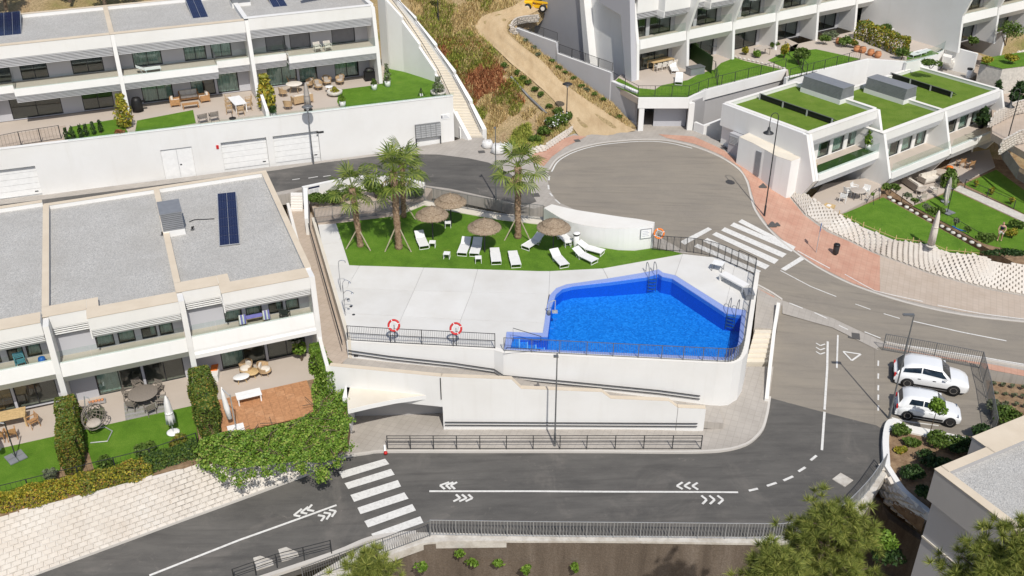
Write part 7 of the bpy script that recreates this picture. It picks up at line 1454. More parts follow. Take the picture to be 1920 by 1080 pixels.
def table(w, d, h, top='teak', leg=None, name='garden_table', planks=5):
    t = proto(name, 'table'); leg = leg or top
    for k_ in range(planks): a = -d/2+k_*d/planks; B(t, 'plank', top, -w/2, w/2, a+.006, a+d/planks-.006, h-.04, h)
    for x in (-w/2+.08, w/2-.08):
        for y in (-d/2+.08, d/2-.08): B(t, 'leg', leg, x-.035, x+.035, y-.035, y+.035, 0, h-.04)
    return t
def rtable(r, h, top='wood_light', leg=None, name='round_table', sy=1.):
    t = proto(name, 'table'); Sm().lathe([(r*.96, h-.045), (r, h-.03), (r, h-.01), (r*.97, h), (.02, h)], 26, sy=sy).build('table_top', top, t, world=False)
    for a in (.8, 2.35, 3.95, 5.5): T(t, 'leg', leg or top, [(math.cos(a)*r*.75, math.sin(a)*r*.75*sy, 0), (math.cos(a)*r*.5, math.sin(a)*r*.5*sy, h-.03)], .025)
    return t
def closed_umbrella(h=2.5, mat='white_fabric', base='white_plastic', pole='light_metal', lift=.7):
    t = proto('closed_umbrella', 'umbrella'); Sm().lathe([(.36, 0), (.36, .05), (.3, .07), (.05, .08)], 20).build('base', base, t, world=False); T(t, 'pole', pole, [(0, 0, .05), (0, 0, h)], .025, 8)
    m = Sm(); n = 16
    for i, (r_, z) in enumerate([(.02, h+.06), (.05, h), (.14, h*.85), (.18, h*.65), (.22, h*.45), (.24, lift), (.05, lift-.02)]):
        for k_ in range(n): a = 2*math.pi*k_/n; rr = r_*(1+.22*math.cos(8*a)); m.v.append(Vector((rr*math.cos(a), rr*math.sin(a), z)))
    for i in range(6):
        for k_ in range(n): q = (k_+1) % n; m.f.append((i*n+k_, i*n+q, (i+1)*n+q, (i+1)*n+k_))
    m.build('folded_canopy', mat, t, world=False); Sm().lathe([(.235, h*.55), (.235, h*.55+.06)], 12).build('tie', mat, t, world=False); return t
def put(t, px, py, z, rz, label, lz=0): t.location = P(px, py, z)+VZ(lz); t.rotation_euler = (0, 0, rz); t['label'] = label; return t
def cp(t, px, py, z, rz, label): c_ = copy_tree(t); return put(c_, px, py, z, rz, label)
ZL = zl+.03
def face(rz): return aL+rz
# -- end house patio (tiled deck)
ac = armchair(); put(ac, 462, 700, ZL, aL-1.0, 'left rattan armchair with cream cushions on the tiled deck patio'); cp(ac, 498, 702, ZL, aL+1.2, 'right rattan armchair with cream cushions on the tiled deck patio'); ac['group'] = 'rattan armchairs'
put(rtable(.5, .42, 'white_plastic', 'wood_light', 'coffee_table', .7), 454, 716, ZL, aL, 'white oval coffee table on the tiled deck patio'); put(rtable(.42, .4, 'wood_light'), 474, 706, ZL, 0, 'low round wooden table between the rattan armchairs')
t = put(table(1.45, .75, .5, 'white_plastic', None, 'white_table', 2), 468, 751, ZL+.03, aL+.02, 'white low table at the edge of the red brown tiles')
t = proto('bench_box', 'bench'); B(t, 'box', 'white_render', -.75, .75, -.25, .25, 0, .45); B(t, 'cushion', 'orange', -.2, .45, -.2, .2, .45, .53); put(t, 404, 703, ZL, aL+1.35, 'white bench with an orange cushion beside the hedge')
def cantilever(label, base, top_off, rz, plate='white_plastic', mat='white_fabric', h=2.5):
    t = thing('cantilever_umbrella', label, 'umbrella', base, rz)
    for x in (-.46, .02):
        for y in (-.46, .02): B(t, 'base_slab', plate, x, x+.44, y, y+.44, 0, .06)
    T(t, 'post', 'dark_metal' if plate != 'white_plastic' else 'light_metal', [(0, 0, .05), (0, 0, h)], .035, 7); e = Vector(top_off); T(t, 'boom', 'light_metal', [(0, 0, h*.95), tuple(e+VZ(h))], .03, 6)
    m = Sm(); m.tube([e+VZ(h+.1), e*.95+VZ(h*.8), e*.8+VZ(h*.5), e*.62+VZ(h*.22)], [.03, .12, .17, .14], 9); m.build('folded_canopy', mat, t, world=False); T(t, 'tie_cord', 'dark_metal', [tuple(e*.8+VZ(h*.5)+Vector((-.18, 0, 0))), tuple(e*.8+VZ(h*.5)+Vector((.18, 0, 0)))], .02); return t
cantilever('folded white cantilever umbrella at the corner of the tiled deck', P(443,806,ZL), (-.35, .75, 0), aL)
# -- round table patio
rt2 = rtable(.85, .74, 'rattan_grey', 'dark_metal'); put(rt2, 272, 755, ZL, aL, 'round dark dining table on the striped rug'); dc = chair('rattan_grey', None, True, 'dining_chair')
cpos = [(250,768,2.6),(283,776,3.5),(304,762,4.5),(296,738,5.6),(262,734,.4),(243,748,1.3)]
for i, (px, py, rz) in enumerate(cpos): (put(dc, px, py, ZL, aL+rz, '') if i == 0 else cp(dc, px, py, ZL, aL+rz, ''))['label'] = ['dark chair at the left front of the round dark table','dark chair at the front of the round dark table','dark chair at the right of the round dark table','dark chair at the right back of the round dark table','dark chair at the left back of the round dark table','dark chair at the left of the round dark table'][i]
rg = thing('outdoor_rug', 'grey green striped rug under the round dark table', 'rug', P(272,762,ZL), aL)
for k_ in range(9): B(rg, 'stripe', 'rug_stripe' if k_ % 2 else 'leaf_olive' if False else 'grey_fabric', -1.15, 1.15, -.95+k_*.2, -.95+k_*.2+.19, 0, .012+.001*(k_ % 2))
put(closed_umbrella(2.55), 325, 811, ZL+.02, 0, 'closed white umbrella on a round base on the lower left lawn')
eg = thing('egg_chair', 'grey hanging egg chair basket beside the tall hedge', 'hanging chair', P(188,818,ZL+.03), aL+.5); eg.scale = (1.35, 1.35, 1.35); T(eg, 'stand', 'light_metal', [(-.5, -.1, .02), (0, -.55, .02), (.5, -.1, .02), (.45, .4, .02), (0, .6, .04), (0, .75, 1.0), (0, .5, 1.85), (0, .1, 1.95)], .025, 6); T(eg, 'chain', 'light_metal', [(0, .1, 1.95), (0, .1, 1.6)], .012)
for k_ in range(14):
    a = k_*math.pi/14*2; T(eg, 'rib', 'rattan_grey', [(math.cos(a)*.5*math.cos(e_)*1., .12+math.sin(a)*.0-.42*math.sin(e_)*-1*(0 if False else 1)*(1 if True else 0), .95+math.sin(a)*.62*math.cos(e_)) for e_ in np.linspace(0, 1.45, 6)], .016, 4)
for e_ in (0., .3, .6, .9, 1.2): T(eg, 'hoop', 'rattan_grey', [(math.cos(a)*.5*math.cos(e_), .12+.42*math.sin(e_), .95+math.sin(a)*.62*math.cos(e_)) for a in np.linspace(0, 6.283, 20)], .022 if e_ == 0 else .014, 5)
Sm().lathe([(.28, 0), (.32, .06), (.26, .13), (.05, .14)], 14, (0, .3, .5)).build('cushion', 'taupe_fabric', eg, world=False)
t = proto('log_store', 'bench'); B(t, 'bench_frame', 'light_metal', -.5, .5, -.2, .2, .1, .16)
for k_ in range(5): Sm().lathe([(.07, 0), (.09, .1), (.03, .14)], 8, (-.35+k_*.17, 0, .16)).build('pot', 'terracotta', t, world=False)
for x in (-.45, .45): B(t, 'leg', 'light_metal', x-.02, x+.02, -.18, .18, 0, .1)
put(t, 182, 757, ZL, aL, 'low metal bench with terracotta pots by the patio window')
# -- left edge patio
wt = table(2.0, 1.0, .75, 'wood_light'); put(wt, 18, 798, ZL, aL, 'pale wooden dining table at the left picture edge'); tc = chair('teak')
for i, (px, py, rz) in enumerate([(20,765,.2),(2,775,.3),(24,822,3.3),(2,826,3.0)]): (put(tc, px, py, ZL, aL+rz, '') if i == 0 else cp(tc, px, py, ZL, aL+rz, ''))['label'] = ['woven teak chair behind the pale wooden table','teak chair behind the table at the picture edge','teak chair in front of the pale wooden table','teak chair in front of the table at the picture edge'][i]
cp(tc, 64, 800, ZL, aL-1.1, 'lone teak chair standing apart on the left patio')
cantilever('cantilever umbrella with four dark base slabs on the left lawn', P(30,858,ZL+.03), (-.9, .9, 0), aL+.4, 'vent_grey')
# -- balconies of the lower row
def LLb(i, x, out, z=0.): return LLp(i, x, out, h1L+z)
t = chair('teal_fabric', None, True, 'deck_chair'); t.location = LLb(2, 5.2, -.55, .3); t.rotation_euler = (0, 0, aL+.2); t['label'] = 'teal folding chair on the left edge balcony'
lbl(Sm().lathe([(.16, 0), (.22, .15), (.18, .4), (.08, .46)], 12, LLb(2, 6.3, -.5, .3)).build('blue_bag', 'blue_plastic', None), 'bright blue bag on the left edge balcony', 'bag')
for i, x in enumerate((3.2, 4.6)):
    t = thing('drying_rack', ['left drying rack with striped towels on the end house balcony','right drying rack with towels on the end house balcony'][i], 'drying rack', LLb(0, x, -.55), aL)
    for y in (-.2, .2): T(t, 'frame', 'chrome', [(-.25, y, 0), (-.2, 0, .85), (.2, 0, .85), (.25, y, 0)], .012)
    for k_ in range(4): B(t, 'towel', ('white_fabric', 'purple_fabric')[k_ % 2], -.2+k_*.1, -.115+k_*.1, -.03, .03, .25, .87)
t = thing('bench_mat', 'purple mat over a bench on the end house balcony', 'bench', LLb(0, 3.9, -.9), aL); B(t, 'bench_top', 'wood_light', -.55, .55, -.2, .2, .38, .43); B(t, 'mat', 'purple_fabric', -.5, .5, -.22, .22, .431, .46)
for x in (-.5, .5): B(t, 'leg', 'wood_light', x-.03, x+.03, -.18, .18, 0, .38)
t = chair('dark_metal', None, True, 'dining_chair'); t.location = LLb(0, 5.7, -.6); t.rotation_euler = (0, 0, aL+2.6); t['label'] = 'dark chair at the right end of the end house balcony'
# -- upper-left patios
ZU = zu+.0
so1 = sofa(1.6, 'teak', 'cushion_cream', .8, 'teak', 3); put(so1, 355, 186, ZU, aU, 'teak sofa with cream cushions on the upper patio'); a1 = sofa(.85, 'teak', 'cushion_cream', .8, 'teak', 1); a1.name = 'garden_armchair'; a1['category'] = 'armchair'; put(a1, 329, 197, ZU, aU+1.5, 'teak armchair left of the teak sofa'); cp(a1, 384, 189, ZU, aU-1.5, 'teak armchair right of the teak sofa')
put(table(1.35, .55, .38, 'teak', None, 'coffee_table', 3), 358, 202, ZU, aU, 'low teak coffee table in front of the teak sofa')
put(table(1.0, 2.2, .75, 'white_plastic', None, 'dining_table', 2), 447, 204, ZU, aU+.12, 'white dining table on the upper patio'); tch = chair('rattan')
for i, (px, py, rz) in enumerate([(431,212,1.5),(430,203,1.5),(430,195,1.5),(466,206,-1.6),(467,197,-1.6),(452,215,3.2)]): (put(tch, px, py, ZU, aU+rz, '') if i == 0 else cp(tch, px, py, ZU, aU+rz, ''))['label'] = ['nearest chair left of the white dining table','middle chair left of the white dining table','farthest chair left of the white dining table','near chair right of the white dining table','far chair right of the white dining table','chair at the front end of the white dining table'][i]
dk1 = chair('rattan_grey', 'grey_fabric', True, 'lounge_chair', .7); put(dk1, 381, 230, ZU, aU+3.3, 'left dark lounge chair on the edge of the upper patio'); cp(dk1, 402, 226, ZU, aU+3.3, 'right dark lounge chair on the edge of the upper patio')
t = proto('umbrella_base', 'umbrella base'); Sm().lathe([(.28, 0), (.28, .05), (.06, .08)], 18).build('disc', 'black', t, world=False); T(t, 'tube', 'black', [(0, 0, .05), (0, 0, .5)], .03); put(t, 436, 222, ZU, 0, 'black umbrella base beside the white dining table')
def bbq(label, px, py, z, rz, cover=False):
    t = thing('barbecue', label, 'barbecue', P(px, py, z), rz)
    if cover: m = Sm(); m.lathe([(.42, 0), (.44, .5), (.4, .95), (.3, 1.15), (.1, 1.2)], 12, (0, 0, 0), .12); m.build('cover', 'black', t, world=False); B(t, 'side_shelf', 'black', .3, .7, -.2, .2, .75, .8)
    else:
        B(t, 'cabinet', 'black', -.5, .5, -.25, .25, .1, .8); Sm().lathe([(.3, .8), (.3, .95), (.2, 1.1), (.05, 1.13)], 14, sx=1.5).build('lid', 'black', t, world=False); B(t, 'side_shelf', 'grey_metal', .52, .85, -.22, .22, .76, .8); T(t, 'lid_handle', 'chrome', [(-.25, -.28, .95), (.25, -.28, .95)], .015)
    for x in (-.4, .4): B(t, 'foot', 'black', x-.04, x+.04, -.2, .2, 0, .1)
    return t
bbq('tall covered black barbecue against the upper house wall', 259, 208, ZU, aU, True); bbq('black barbecue near the end of the rattan patio', 694, 150, ZU, aU)
put(rtable(.7, .74, 'cushion_cream', 'rattan'), 553, 172, ZU, 0, 'round cream dining table on the rattan patio'); ra = armchair('rattan', 'taupe_fabric', .38); ra['group'] = 'rattan armchairs'
for i, (px, py, rz) in enumerate([(532,180,1.8),(548,158,.2),(580,164,-1.4),(598,168,.4),(614,160,.2),(638,158,-.8),(541,204,2.6)]): (put(ra, px, py, ZU, aU+rz, '') if i == 0 else cp(ra, px, py, ZU, aU+rz, ''))['label'] = ['rattan chair left of the round cream table','rattan chair behind the round cream table','rattan chair right of the round cream table','first rattan armchair by the yellow bush planter','second rattan armchair by the yellow bush planter','third rattan armchair by the yellow bush planter','lone rattan armchair nearest the garage wall edge'][i]
put(sofa(1.7, 'rattan', 'cushion_cream', .85, 'rattan', 2), 567, 192, ZU, aU+3.3, 'rattan sofa turned to the wall on the rattan patio'); put(rtable(.35, .5, 'white_plastic', 'wood_light'), 618, 172, ZU, 0, 'small white table among the rattan armchairs')
put(closed_umbrella(2.3, 'umbrella_grey', 'black', 'dark_metal', .3), 578, 206, ZU, 0, 'closed grey brown umbrella at the edge of the rattan patio')
t = proto('floor_lantern', 'lantern'); T(t, 'frame', 'black', [(-.3, 0, 0), (0, 0, .75), (.3, 0, 0)], .03); T(t, 'frame', 'black', [(0, -.3, 0), (0, 0, .74), (0, .3, 0)], .03); B(t, 'lamp', 'white_plastic', -.12, .12, -.12, .12, .02, .18); put(t, 790, 180, ZU, .3, 'black triangular lantern frame on the end lawn')
wc = chair('cushion_cream', None, True, 'woven_chair', .62); ub = lambda x, out, z=0.: ULo[0]+dU*x+Vector((dU.y, -dU.x, 0))*out+VZ(h1U+z)
wc.location = ub(5.7, -.3); wc.rotation_euler = (0, 0, aU+.1); wc['label'] = 'left cream woven chair on the shuttered balcony'; c_ = copy_tree(wc); c_.location = ub(6.6, -.3); c_['label'] = 'right cream woven chair on the shuttered balcony'
c_ = copy_tree(lp_up); c_['group'] = 'loungers on balconies and terraces'; c_.location = ULo[1]+dU*3.2+Vector((dU.y, -dU.x, 0))*(-.4)+VZ(h1U); c_.rotation_euler = (0, 0, aU+1.62); c_['label'] = 'lounger lying along the upper middle balcony'
fence('garden_fence', 'dark wire fence with angled posts at the left end of the upper wall', [P(-20,285,zu), P(40,272,zu), P(115,260,zu)], 1.1, .25, 1.8, 'dark_metal', .01)
t = thing('partition_wall', 'low white partition wall beside the yellow palm shrub', 'wall', P(505,225,zu)); MB().prism([P(482,160,zu+1.9), P(487,160,zu+1.9), P(504,208,zu+.7), P(498,209,zu+.7)], bottom=zu-.2).build('wall', 'white_render', t)
t = thing('glass_edge', 'low glass panel edge along the top of the garage wall', 'glass railing', Mg @ Vector((8, .1, HG)), ga)
for k_ in range(14): MB().box(8+k_*2.2-8, 8+k_*2.2+2.15-8, 0, .015, .05, .3).build('glass_panel', 'rail_glass', t, world=False)
# -- upper-right gardens
ZR = zr_+.03
put(table(2.6, 1.0, .75, 'wood_light'), 1238, 126, ZR, aR, 'long pale wooden table on the end terrace'); wch = chair('cushion_cream', 'white_fabric')
for i in range(8):
    s_ = i % 4; b_ = P(1238,126,ZR)+dR*(-1.0+.66*s_)+Vector((dR.y, -dR.x, 0))*(.75 if i < 4 else -.75); c_ = wch if i == 0 else copy_tree(wch); c_.location = b_; c_.rotation_euler = (0, 0, aR+(3.14 if i < 4 else 0)); c_['label'] = ['first','second','third','fourth'][s_]+(' white chair from the left in front of the long table' if i < 4 else ' white chair from the left behind the long table')
for lab, px, py, rz in (('white lounger behind, next to the dark storage box', 1266, 139, aR-.55), ('white lounger in front on the end lawn', 1272, 160, aR-.75)):
    c_ = copy_tree(lp_up); c_['group'] = 'loungers on balconies and terraces'; c_.location = P(px, py, ZR+.03); c_.rotation_euler = (0, 0, rz); c_['label'] = lab
t = proto('storage_box', 'storage box'); B(t, 'body', 'vent_grey', -.8, .8, -.4, .4, 0, .62); B(t, 'lid', 'grey_metal', -.83, .83, -.43, .43, .62, .7); put(t, 1303, 138, ZR, aR-.1, 'dark storage box beside the green screen')
t = thing('garden_screen', 'dark green screen panel between the first two upper gardens', 'screen', P(1292,122,ZR)); a_, b_ = P(1294,110,ZR), P(1334,138,ZR)
for k_ in range(16): q0, q1 = a_.lerp(b_, k_/16), a_.lerp(b_, (k_+.92)/16); MB().rail([q0, q1], .05, 1.6).build('slat', 'leaf_dark', t)
put(table(1.6, .9, .75, 'light_metal'), 1342, 98, ZR, aR, 'grey metal table on the second upper terrace'); bbq('black barbecue on the second upper terrace', 1358, 92, ZR, aR); put(table(1.7, .8, .75, 'taupe_fabric'), 1428, 103, ZR, aR, 'taupe table on the third upper terrace')
for lab, pts in (('dark post fence around the end lawn of the upper terrace', [(1148,155),(1196,181),(1291,181),(1327,167),(1402,148),(1472,129)]), ('dark post fence along the second upper lawn', [(1480,148),(1545,131),(1612,112)]), ('dark post fence between the first and second upper lawn', [(1345,160),(1340,135),(1312,118)]), ('dark post fence beside the round green bush', [(1512,140),(1490,112),(1470,96)])):
    fence('garden_fence', lab, [P(*p, ZR) for p in pts], 1.0, .35, 1.7, 'dark_metal', .008)
# stone edge of second garden
for i in range(14): p = P(lerp(1362,1470,i/13), lerp(103,129,i/13), ZR); lbl(Sm().lathe([(.1, 0), (.16, .05), (.13, .12), (.05, .15)], 7, p, .35).build('boulder', 'stone', None), ORD[i]+' pale edging stone from the left along the second upper lawn', 'boulder', 'edging stones of the second upper lawn')
# -- front gardens right
put(rtable(.62, .74, 'taupe_fabric', 'dark_metal'), 1606, 372, F0G+.03, 0, 'round taupe table on the first front patio'); fch = chair('white_plastic', 'white_fabric')
for i, (px, py, rz) in enumerate([(1580,378,2.0),(1588,368,1.2),(1622,366,-1.2),(1600,361,.2)]): (put(fch, px, py, F0G+.03, aG+rz, '') if i == 0 else cp(fch, px, py, F0G+.03, aG+rz, ''))['label'] = ['white chair nearest the wood box on the first front patio','white chair left of the round taupe table','white chair right of the round taupe table','white chair behind the round taupe table'][i]
t = proto('wood_box', 'fire pit'); B(t, 'frame', 'wood_light', -.45, .45, -.4, .4, .15, .3); B(t, 'tray', 'white_plastic', -.2, .2, -.15, .15, .3, .34); [B(t, 'leg', 'wood_light', x-.04, x+.04, y-.04, y+.04, 0, .15) for x in (-.38, .38) for y in (-.33, .33)]; put(t, 1553, 392, F0G+.03, aG+.3, 'pale wooden box table at the block wall corner')
ck = proto('clothes_rack', 'rack'); [T(ck, 'frame', 'dark_metal', [(-.6, y, 0), (-.5, y*.3, .95), (.5, y*.3, .95), (.6, y, 0)], .02) for y in (-.3, .3)]; B(ck, 'green_toy', 'leaf_lime', -.5, -.25, -.1, .1, .7, .9); put(ck, 1637, 378, F0G+.03, aG+.2, 'black rack with a green toy on the first front patio')
Z2 = F0G-1.47
put(sofa(2.2, 'taupe_fabric', 'cushion_cream', .9, 'taupe_fabric', 3), 1712, 352, Z2, aG+1.2, 'long arm of the cream corner sofa'); put(sofa(2.0, 'taupe_fabric', 'cushion_cream', .9, 'taupe_fabric', 3), 1742, 340, Z2, aG-.2, 'short arm of the cream corner sofa'); put(table(.8, .6, .42, 'taupe_fabric', None, 'coffee_table', 3), 1726, 364, Z2, aG, 'taupe coffee table in front of the corner sofa'); tca = chair('taupe_fabric', 'cushion_cream', True, 'garden_chair', .66); put(tca, 1748, 362, Z2, aG-2.0, 'taupe armchair right of the coffee table'); cp(tca, 1726, 378, Z2, aG+2.9, 'taupe armchair in front of the coffee table')
dk2 = chair('teak', 'taupe_fabric', True, 'lounge_chair', .72); put(dk2, 1799, 312, Z2, aG+3.0, 'left brown lounge chair on the third front patio'); cp(dk2, 1817, 316, Z2, aG+3.0, 'right brown lounge chair on the third front patio'); t = proto('orange_pouf', 'pouf'); Sm().lathe([(.25, 0), (.32, .12), (.28, .32), (.05, .36)], 14).build('cushion', 'orange', t, world=False); put(t, 1780, 318, Z2, 0, 'orange pouf at the corner of the third front patio')
put(closed_umbrella(2.9, 'cushion_cream', 'stone', 'light_metal', .15), 1745, 461, l1-.05, 0, 'tall closed cream umbrella standing on the block wall lawn'); put(closed_umbrella(2.2, 'umbrella_grey', 'vent_grey', 'light_metal', .4), 1772, 378, Z2, 0, 'closed grey umbrella beside the small palm plant'); cantilever('bare cantilever umbrella post with dark slabs on the second front lawn', P(1776,398,l2+.05), (.15, .6, 0), .5, 'vent_grey', 'cushion_cream', 2.2)
lbl(MB().tube(smoothline([P(1786,424,l1-.2), P(1797,430,l1-.25), P(1812,434,l1-.3)], 4), .05, 6).build('garden_hose', 'blue_plastic', None), 'blue hose lying in the stone row', 'hose')
for lab, pts in (('black posts along the edge of the gravel strip', [(1808,352),(1850,370),(1900,392)]), ('black posts between the first two front lawns', [(1690,378),(1740,402),(1790,428),(1832,452)])): fence('garden_fence', lab, [P(*p, l2+.05) for p in pts], .8, .5, 1.9, 'dark_metal', .008)
fence('cane_fence', 'low yellow cane fence along the crown of the long block wall', [rtz[3]+VZ(.0), rtz[4], rtz[5], rtz[6], rtz[7], rtz[8]], .45, .9, 1.2, 'wood_light', .015, rails=(.5,))
rk = chair('wood_light', None, True, 'rocking_chair', .6); gb = lambda i, x, out: GRo[i]+dG*x+Vector((dG.y, -dG.x, 0))*out+VZ(h1G); rk.location = gb(0, .9, .1); rk.rotation_euler = (0, 0, aG+.9); rk['label'] = 'wooden rocking chair on the first turf house balcony'
tall('leafy plant in a tall white pot on the first balcony', 1627, 280, F0G+h1G, 1.3, .4, 'leaf_creeper', 260, .16, pot='white_plastic'); tall('dark green potted palm on the third balcony', 1838, 240, F0G-1.5+h1G, 1.6, .6, 'leaf_dark', 260, .24, pot='black')
mt = thing('balcony_mat', 'green artificial grass mat on the first turf house balcony', 'mat', gb(0, 4, 0), aG); MB().box(-3.6, 4.4, -.95, .2, .004, .02).build('mat_surface', 'leaf_dark', mt, world=False)
ch3 = chair('dark_metal', 'white_fabric'); ch3.location = gb(1, 1.3, -.2); ch3.rotation_euler = (0, 0, aG+2.); ch3['label'] = 'dark chair with white cushion on the middle turf house balcony'
# left gable of the first turf house: annex, louvre box, shadow recess
gh = GRo[0]; gl_ = lambda x, y, z: gh+dG*x+Vector((-dG.y, dG.x, 0))*y+VZ(z-F0G)
an = thing('house_annex', 'low white annex with curved roof edge on the side of the first turf house', 'annex', gl_(-1, 2, -1))
top_ = [gl_(-.16,.2,2.0), gl_(-1.5,.3,1.9), gl_(-1.75,1.6,1.95), gl_(-1.55,3.0,2.0), gl_(-1.65,4.2,2.2), gl_(-1.75,5.6,2.3), gl_(-.16,5.7,2.35)]
MB().prism(top_, bottom=-2.5).build('wall', 'white_render', an); MB().prism([p+VZ(.03) for p in top_], .028).build('roof', 'cream_concrete', an)
c_ = gl_(-1.62, 3.3, .4); MB().prism([gl_(-1.66,3.2,1.7), gl_(-1.58,3.2,1.7), gl_(-1.58,3.75,1.7), gl_(-1.66,3.75,1.7)], bottom=-.4).build('door', 'vent_grey', an)
lb = thing('meter_cabinet', 'grey louvred cabinet at the street corner of the first turf house', 'cabinet', gl_(-.9, 7.2, .0)); MB().prism([gl_(-.16,6.2,2.0), gl_(-1.0,6.2,2.0), gl_(-1.0,7.3,2.0), gl_(-.16,7.3,2.0)], bottom=-.8).build('cabinet_body', 'grey_render', lb)
for k_ in range(6): z = 1.1+k_*.13; MB().prism([gl_(-1.0,6.3,z+.07), gl_(-1.05,6.3,z+.07), gl_(-1.05,7.2,z+.07), gl_(-1.0,7.2,z+.07)], .07).build('louvre', 'light_metal', lb)
MB().prism([gl_(-.16,5.75,3.2), gl_(-.9,5.75,1.25), gl_(-.9,6.15,1.25), gl_(-.16,6.15,1.3)], bottom=-.8).build('meter_box', 'facade_grey', lb)
gm_ = [o for o in C.objects if o.get('label', '').startswith('turf roofed house with the rocking')][0]
MB().box(-.5, -.152, .35, 8.88, 3.9, hRG-.01).build('gable_band', 'white_render', gm_, world=False); MB().extrude_x([(.35, 3.88), (2.2, 3.88), (1.4, 0), (.1, 0), (-1.3, h1G-.3), (0, hRG-.05), (.35, hRG-.05)], -.5, -.166).build('gable_fin', 'white_render', gm_, world=False)
# ================================================================== PERSON AND MACHINE
pb = P(1873, 452, l2+.02); per = thing('person', 'person in dark top and white shorts bending beside the second front lawn', 'person', pb, -.5)
def skinmesh(name, mat, verts, edges, radii, parent, sub=1):
    me = bpy.data.meshes.new(name); me.from_pydata(verts, edges, []); me.update(); o = bpy.data.objects.new(name, me); C.objects.link(o); o.parent = parent; me.materials.append(MATS[mat])
    md = o.modifiers.new('skin', 'SKIN'); md.use_smooth_shade = True
    for v, r in zip(me.skin_vertices[0].data, radii): v.radius = (r, r)
    me.skin_vertices[0].data[0].use_root = True; s_ = o.modifiers.new('sub', 'SUBSURF'); s_.levels = sub; s_.render_levels = sub; return o
bv = [(0, 0, .92), (0, -.02, 1.08), (0, -.06, 1.25), (0, -.1, 1.42), (0, -.12, 1.5), (0, -.15, 1.6), (0, -.16, 1.72), (-.1, 0, .88), (-.12, -.03, .5), (-.12, .05, .09), (-.12, -.1, .03), (.1, 0, .88), (.13, .06, .5), (.14, .12, .09), (.14, 0, .03), (-.19, -.1, 1.38), (-.26, -.2, 1.14), (-.2, -.4, 1.02), (-.18, -.47, 1.0), (.19, -.1, 1.38), (.27, -.2, 1.14), (.2, -.4, 1.06), (.18, -.47, 1.05)]
be = [(0, 1), (1, 2), (2, 3), (3, 4), (4, 5), (5, 6), (0, 7), (7, 8), (8, 9), (9, 10), (0, 11), (11, 12), (12, 13), (13, 14), (3, 15), (15, 16), (16, 17), (17, 18), (3, 19), (19, 20), (20, 21), (21, 22)]
br_ = [.13, .125, .14, .12, .055, .09, .07, .095, .065, .042, .04, .095, .065, .042, .04, .06, .043, .033, .035, .06, .043, .033, .035]
body = skinmesh('body', 'skin', bv, be, br_, per)
skinmesh('shirt', 'navy', [(0, -.0, 1.0), (0, -.04, 1.15), (0, -.08, 1.33), (0, -.1, 1.4), (-.18, -.1, 1.37), (.18, -.1, 1.37)], [(0, 1), (1, 2), (2, 3), (3, 4), (3, 5)], [.145, .145, .155, .11, .075, .075], per)
skinmesh('shorts', 'white_fabric', [(0, 0, .98), (0, 0, .9), (-.11, -.01, .82), (-.125, -.02, .62), (.11, .01, .82), (.13, .04, .62)], [(0, 1), (1, 2), (2, 3), (1, 4), (4, 5)], [.14, .14, .11, .09, .11, .09], per)
skinmesh('hair', 'bark', [(0, -.13, 1.72), (0, -.09, 1.66), (0, -.05, 1.55)], [(0, 1), (1, 2)], [.085, .08, .05], per)
for s_ in (-1, 1):
    for k_ in range(4): MB().tube([(s_*.18+(k_-1.5)*.014, -.47, 1.0+(.05 if s_ > 0 else 0)), (s_*.18+(k_-1.5)*.016, -.53, .97+(.05 if s_ > 0 else 0)), (s_*.18+(k_-1.5)*.016, -.545, .93+(.05 if s_ > 0 else 0))], .008, 5).build('finger', 'skin', per, world=False)
    MB().tube([(s_*.15, -.45, 1.0+(.05 if s_ > 0 else 0)), (s_*.13, -.5, .96+(.05 if s_ > 0 else 0))], .009, 5).build('thumb', 'skin', per, world=False)
th_ = HILL.at(1006, 19, .1); tm_ = thing('telehandler', 'yellow telehandler parked at the top of the dirt track', 'telehandler', th_, -.25); 
for x in (-1.15, 1.15):
    for y in (-.85, .85):
        M = Matrix.Translation((x, y, .55)) @ Matrix.Rotation(math.pi/2, 4, 'X'); w_ = Sm().lathe([(.3, -.2), (.52, -.2), (.56, -.12), (.56, .12), (.52, .2), (.3, .2)], 18).xf(M).build('wheel', 'rubber', tm_, world=False); MB().lathe([(.3, -.21), (.3, .21)], 14).xf(M).build('rim', 'cushion_cream', w_, world=False)
MB().extrude_x([(-.75, .5), (.75, .5), (.75, 1.25), (.6, 1.4), (-.6, 1.4), (-.75, 1.25)], -1.9, -.5).build('engine_cover', 'yellow_paint', tm_, world=False); B(tm_, 'chassis', 'yellow_paint', -1.8, 1.7, -.45, .45, .45, .85); B(tm_, 'cab_frame', 'yellow_paint', -.4, .75, .05, .8, .85, 1.25); B(tm_, 'cab_glass', 'car_glass', -.36, .7, .08, .77, 1.25, 2.2); B(tm_, 'cab_roof', 'yellow_paint', -.42, .78, .03, .82, 2.2, 2.32); MB().tube([(-1.7, -.35, 1.5), (2.6, -.35, 1.15)], .17, 4).build('boom', 'yellow_paint', tm_, world=False); B(tm_, 'fork_carriage', 'black', 2.6, 2.75, -.8, .1, .3, 1.1)
for y in (-.75, -.1): B(tm_, 'fork', 'black', 2.75, 3.8, y, y+.12, .3, .36)
tm_.scale = (.68, .68, .68)
for k_ in range(3): B(tm_, 'vent_slot', 'black', -1.93, -1.9, -.5, .5, .75+k_*.18, .83+k_*.18)

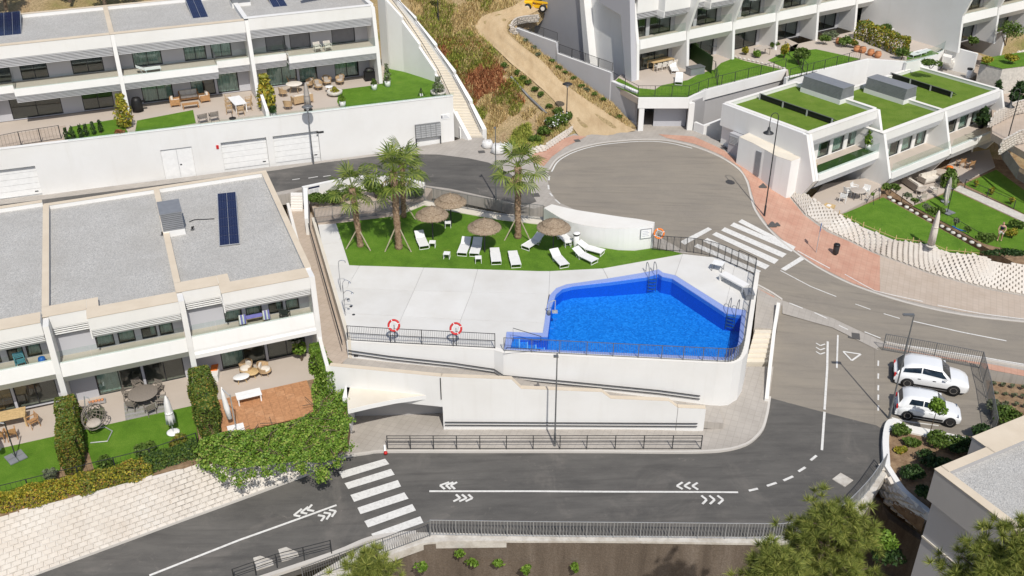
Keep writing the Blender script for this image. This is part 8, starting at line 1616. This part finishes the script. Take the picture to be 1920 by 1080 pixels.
# -- terraces at the upper right corner
ew = thing('terrace_wall', 'white boundary wall between the curved terrace and the far right house', 'wall', P(1800,110,1.4)); wall_path(MB(), [P(1776,86,zr_+.35), P(1832,101,zr_+.2)], .6, .3, 1).build('wall', 'white_render', ew)
struct(MB().prism(PP([(1696,136),(1740,120),(1778,112),(1832,138),(1800,162),(1745,150)], 1.35), .8), 'pavement', 'pavement')
b_ = P(1815,146,1.36); t = thing('waste_bin', 'white bin with dark lid beside the white boundary wall', 'bin', b_); Sm().lathe([(.22, 0), (.24, .05), (.24, .85)], 16, b_).build('bin_body', 'white_plastic', t); Sm().lathe([(.26, .85), (.26, .98), (.1, 1.02)], 16, b_).build('lid', 'black', t)
for k_ in range(5): z = lerp(zr_-.3, 1.5, k_/4); MB().prism(PP([(1770+k_*3,100+k_*4),(1786+k_*3,104+k_*4),(1784+k_*3,109+k_*4),(1768+k_*3,105+k_*4)], z), .6).build('step', 'white_warm', ew)
tp_ = thing('terrace_parapet', 'stepped white parapets on the beige terrace behind the yellow hedge', 'parapet', P(1690,60,zr_)); 
for q, h_ in (([(1668,44),(1692,48),(1692,52),(1668,48)], .9), ([(1694,44),(1706,66),(1701,67),(1690,46)], 1.2), ([(1715,62),(1740,72),(1739,76),(1714,66)], .8), ([(1672,58),(1690,60),(1688,66),(1671,64)], .6)): MB().prism([p+VZ(h_) for p in PP(q, zr_)], h_+.1).build('parapet_block', 'white_render', tp_)
for a, b in (((1668,46),(1692,50)), ((1715,64),(1740,74))): MB().rail([P(*a, zr_)+VZ(.9), P(*b, zr_)+VZ(.9)], .02, .5).build('glass_panel', 'rail_glass', tp_)
for lab, px, py in (('left white lounger on the small lawn behind the curved glass', 1706, 108), ('right white lounger on the small lawn behind the curved glass', 1716, 104)):
    c_ = copy_tree(lp_flat); c_['group'] = 'loungers on balconies and terraces'; c_.location = P(px, py, LZ); c_.rotation_euler = (0, 0, aR-1.6); c_['label'] = lab
tall('small potted plant on the beige terrace', 1716, 74, zr_, .8, .35, 'leaf_bush', 160, .14, pot='white_plastic')
ll = lamp('short leaning lamp on the beige terrace', P(1735,62,zr_), 2.0, arm=(.5, .1))
struct(MB().prism(PP([(1838,118),(1850,108),(1900,100),(1960,92),(1960,118),(1880,128)], zr_-.1), .06), 'lawn', 'lawn'); struct(MB().prism(PP([(1838,118),(1850,108),(1900,100),(1960,92),(1960,118),(1880,128)], zr_-.12), 3.), 'garden', 'stone')
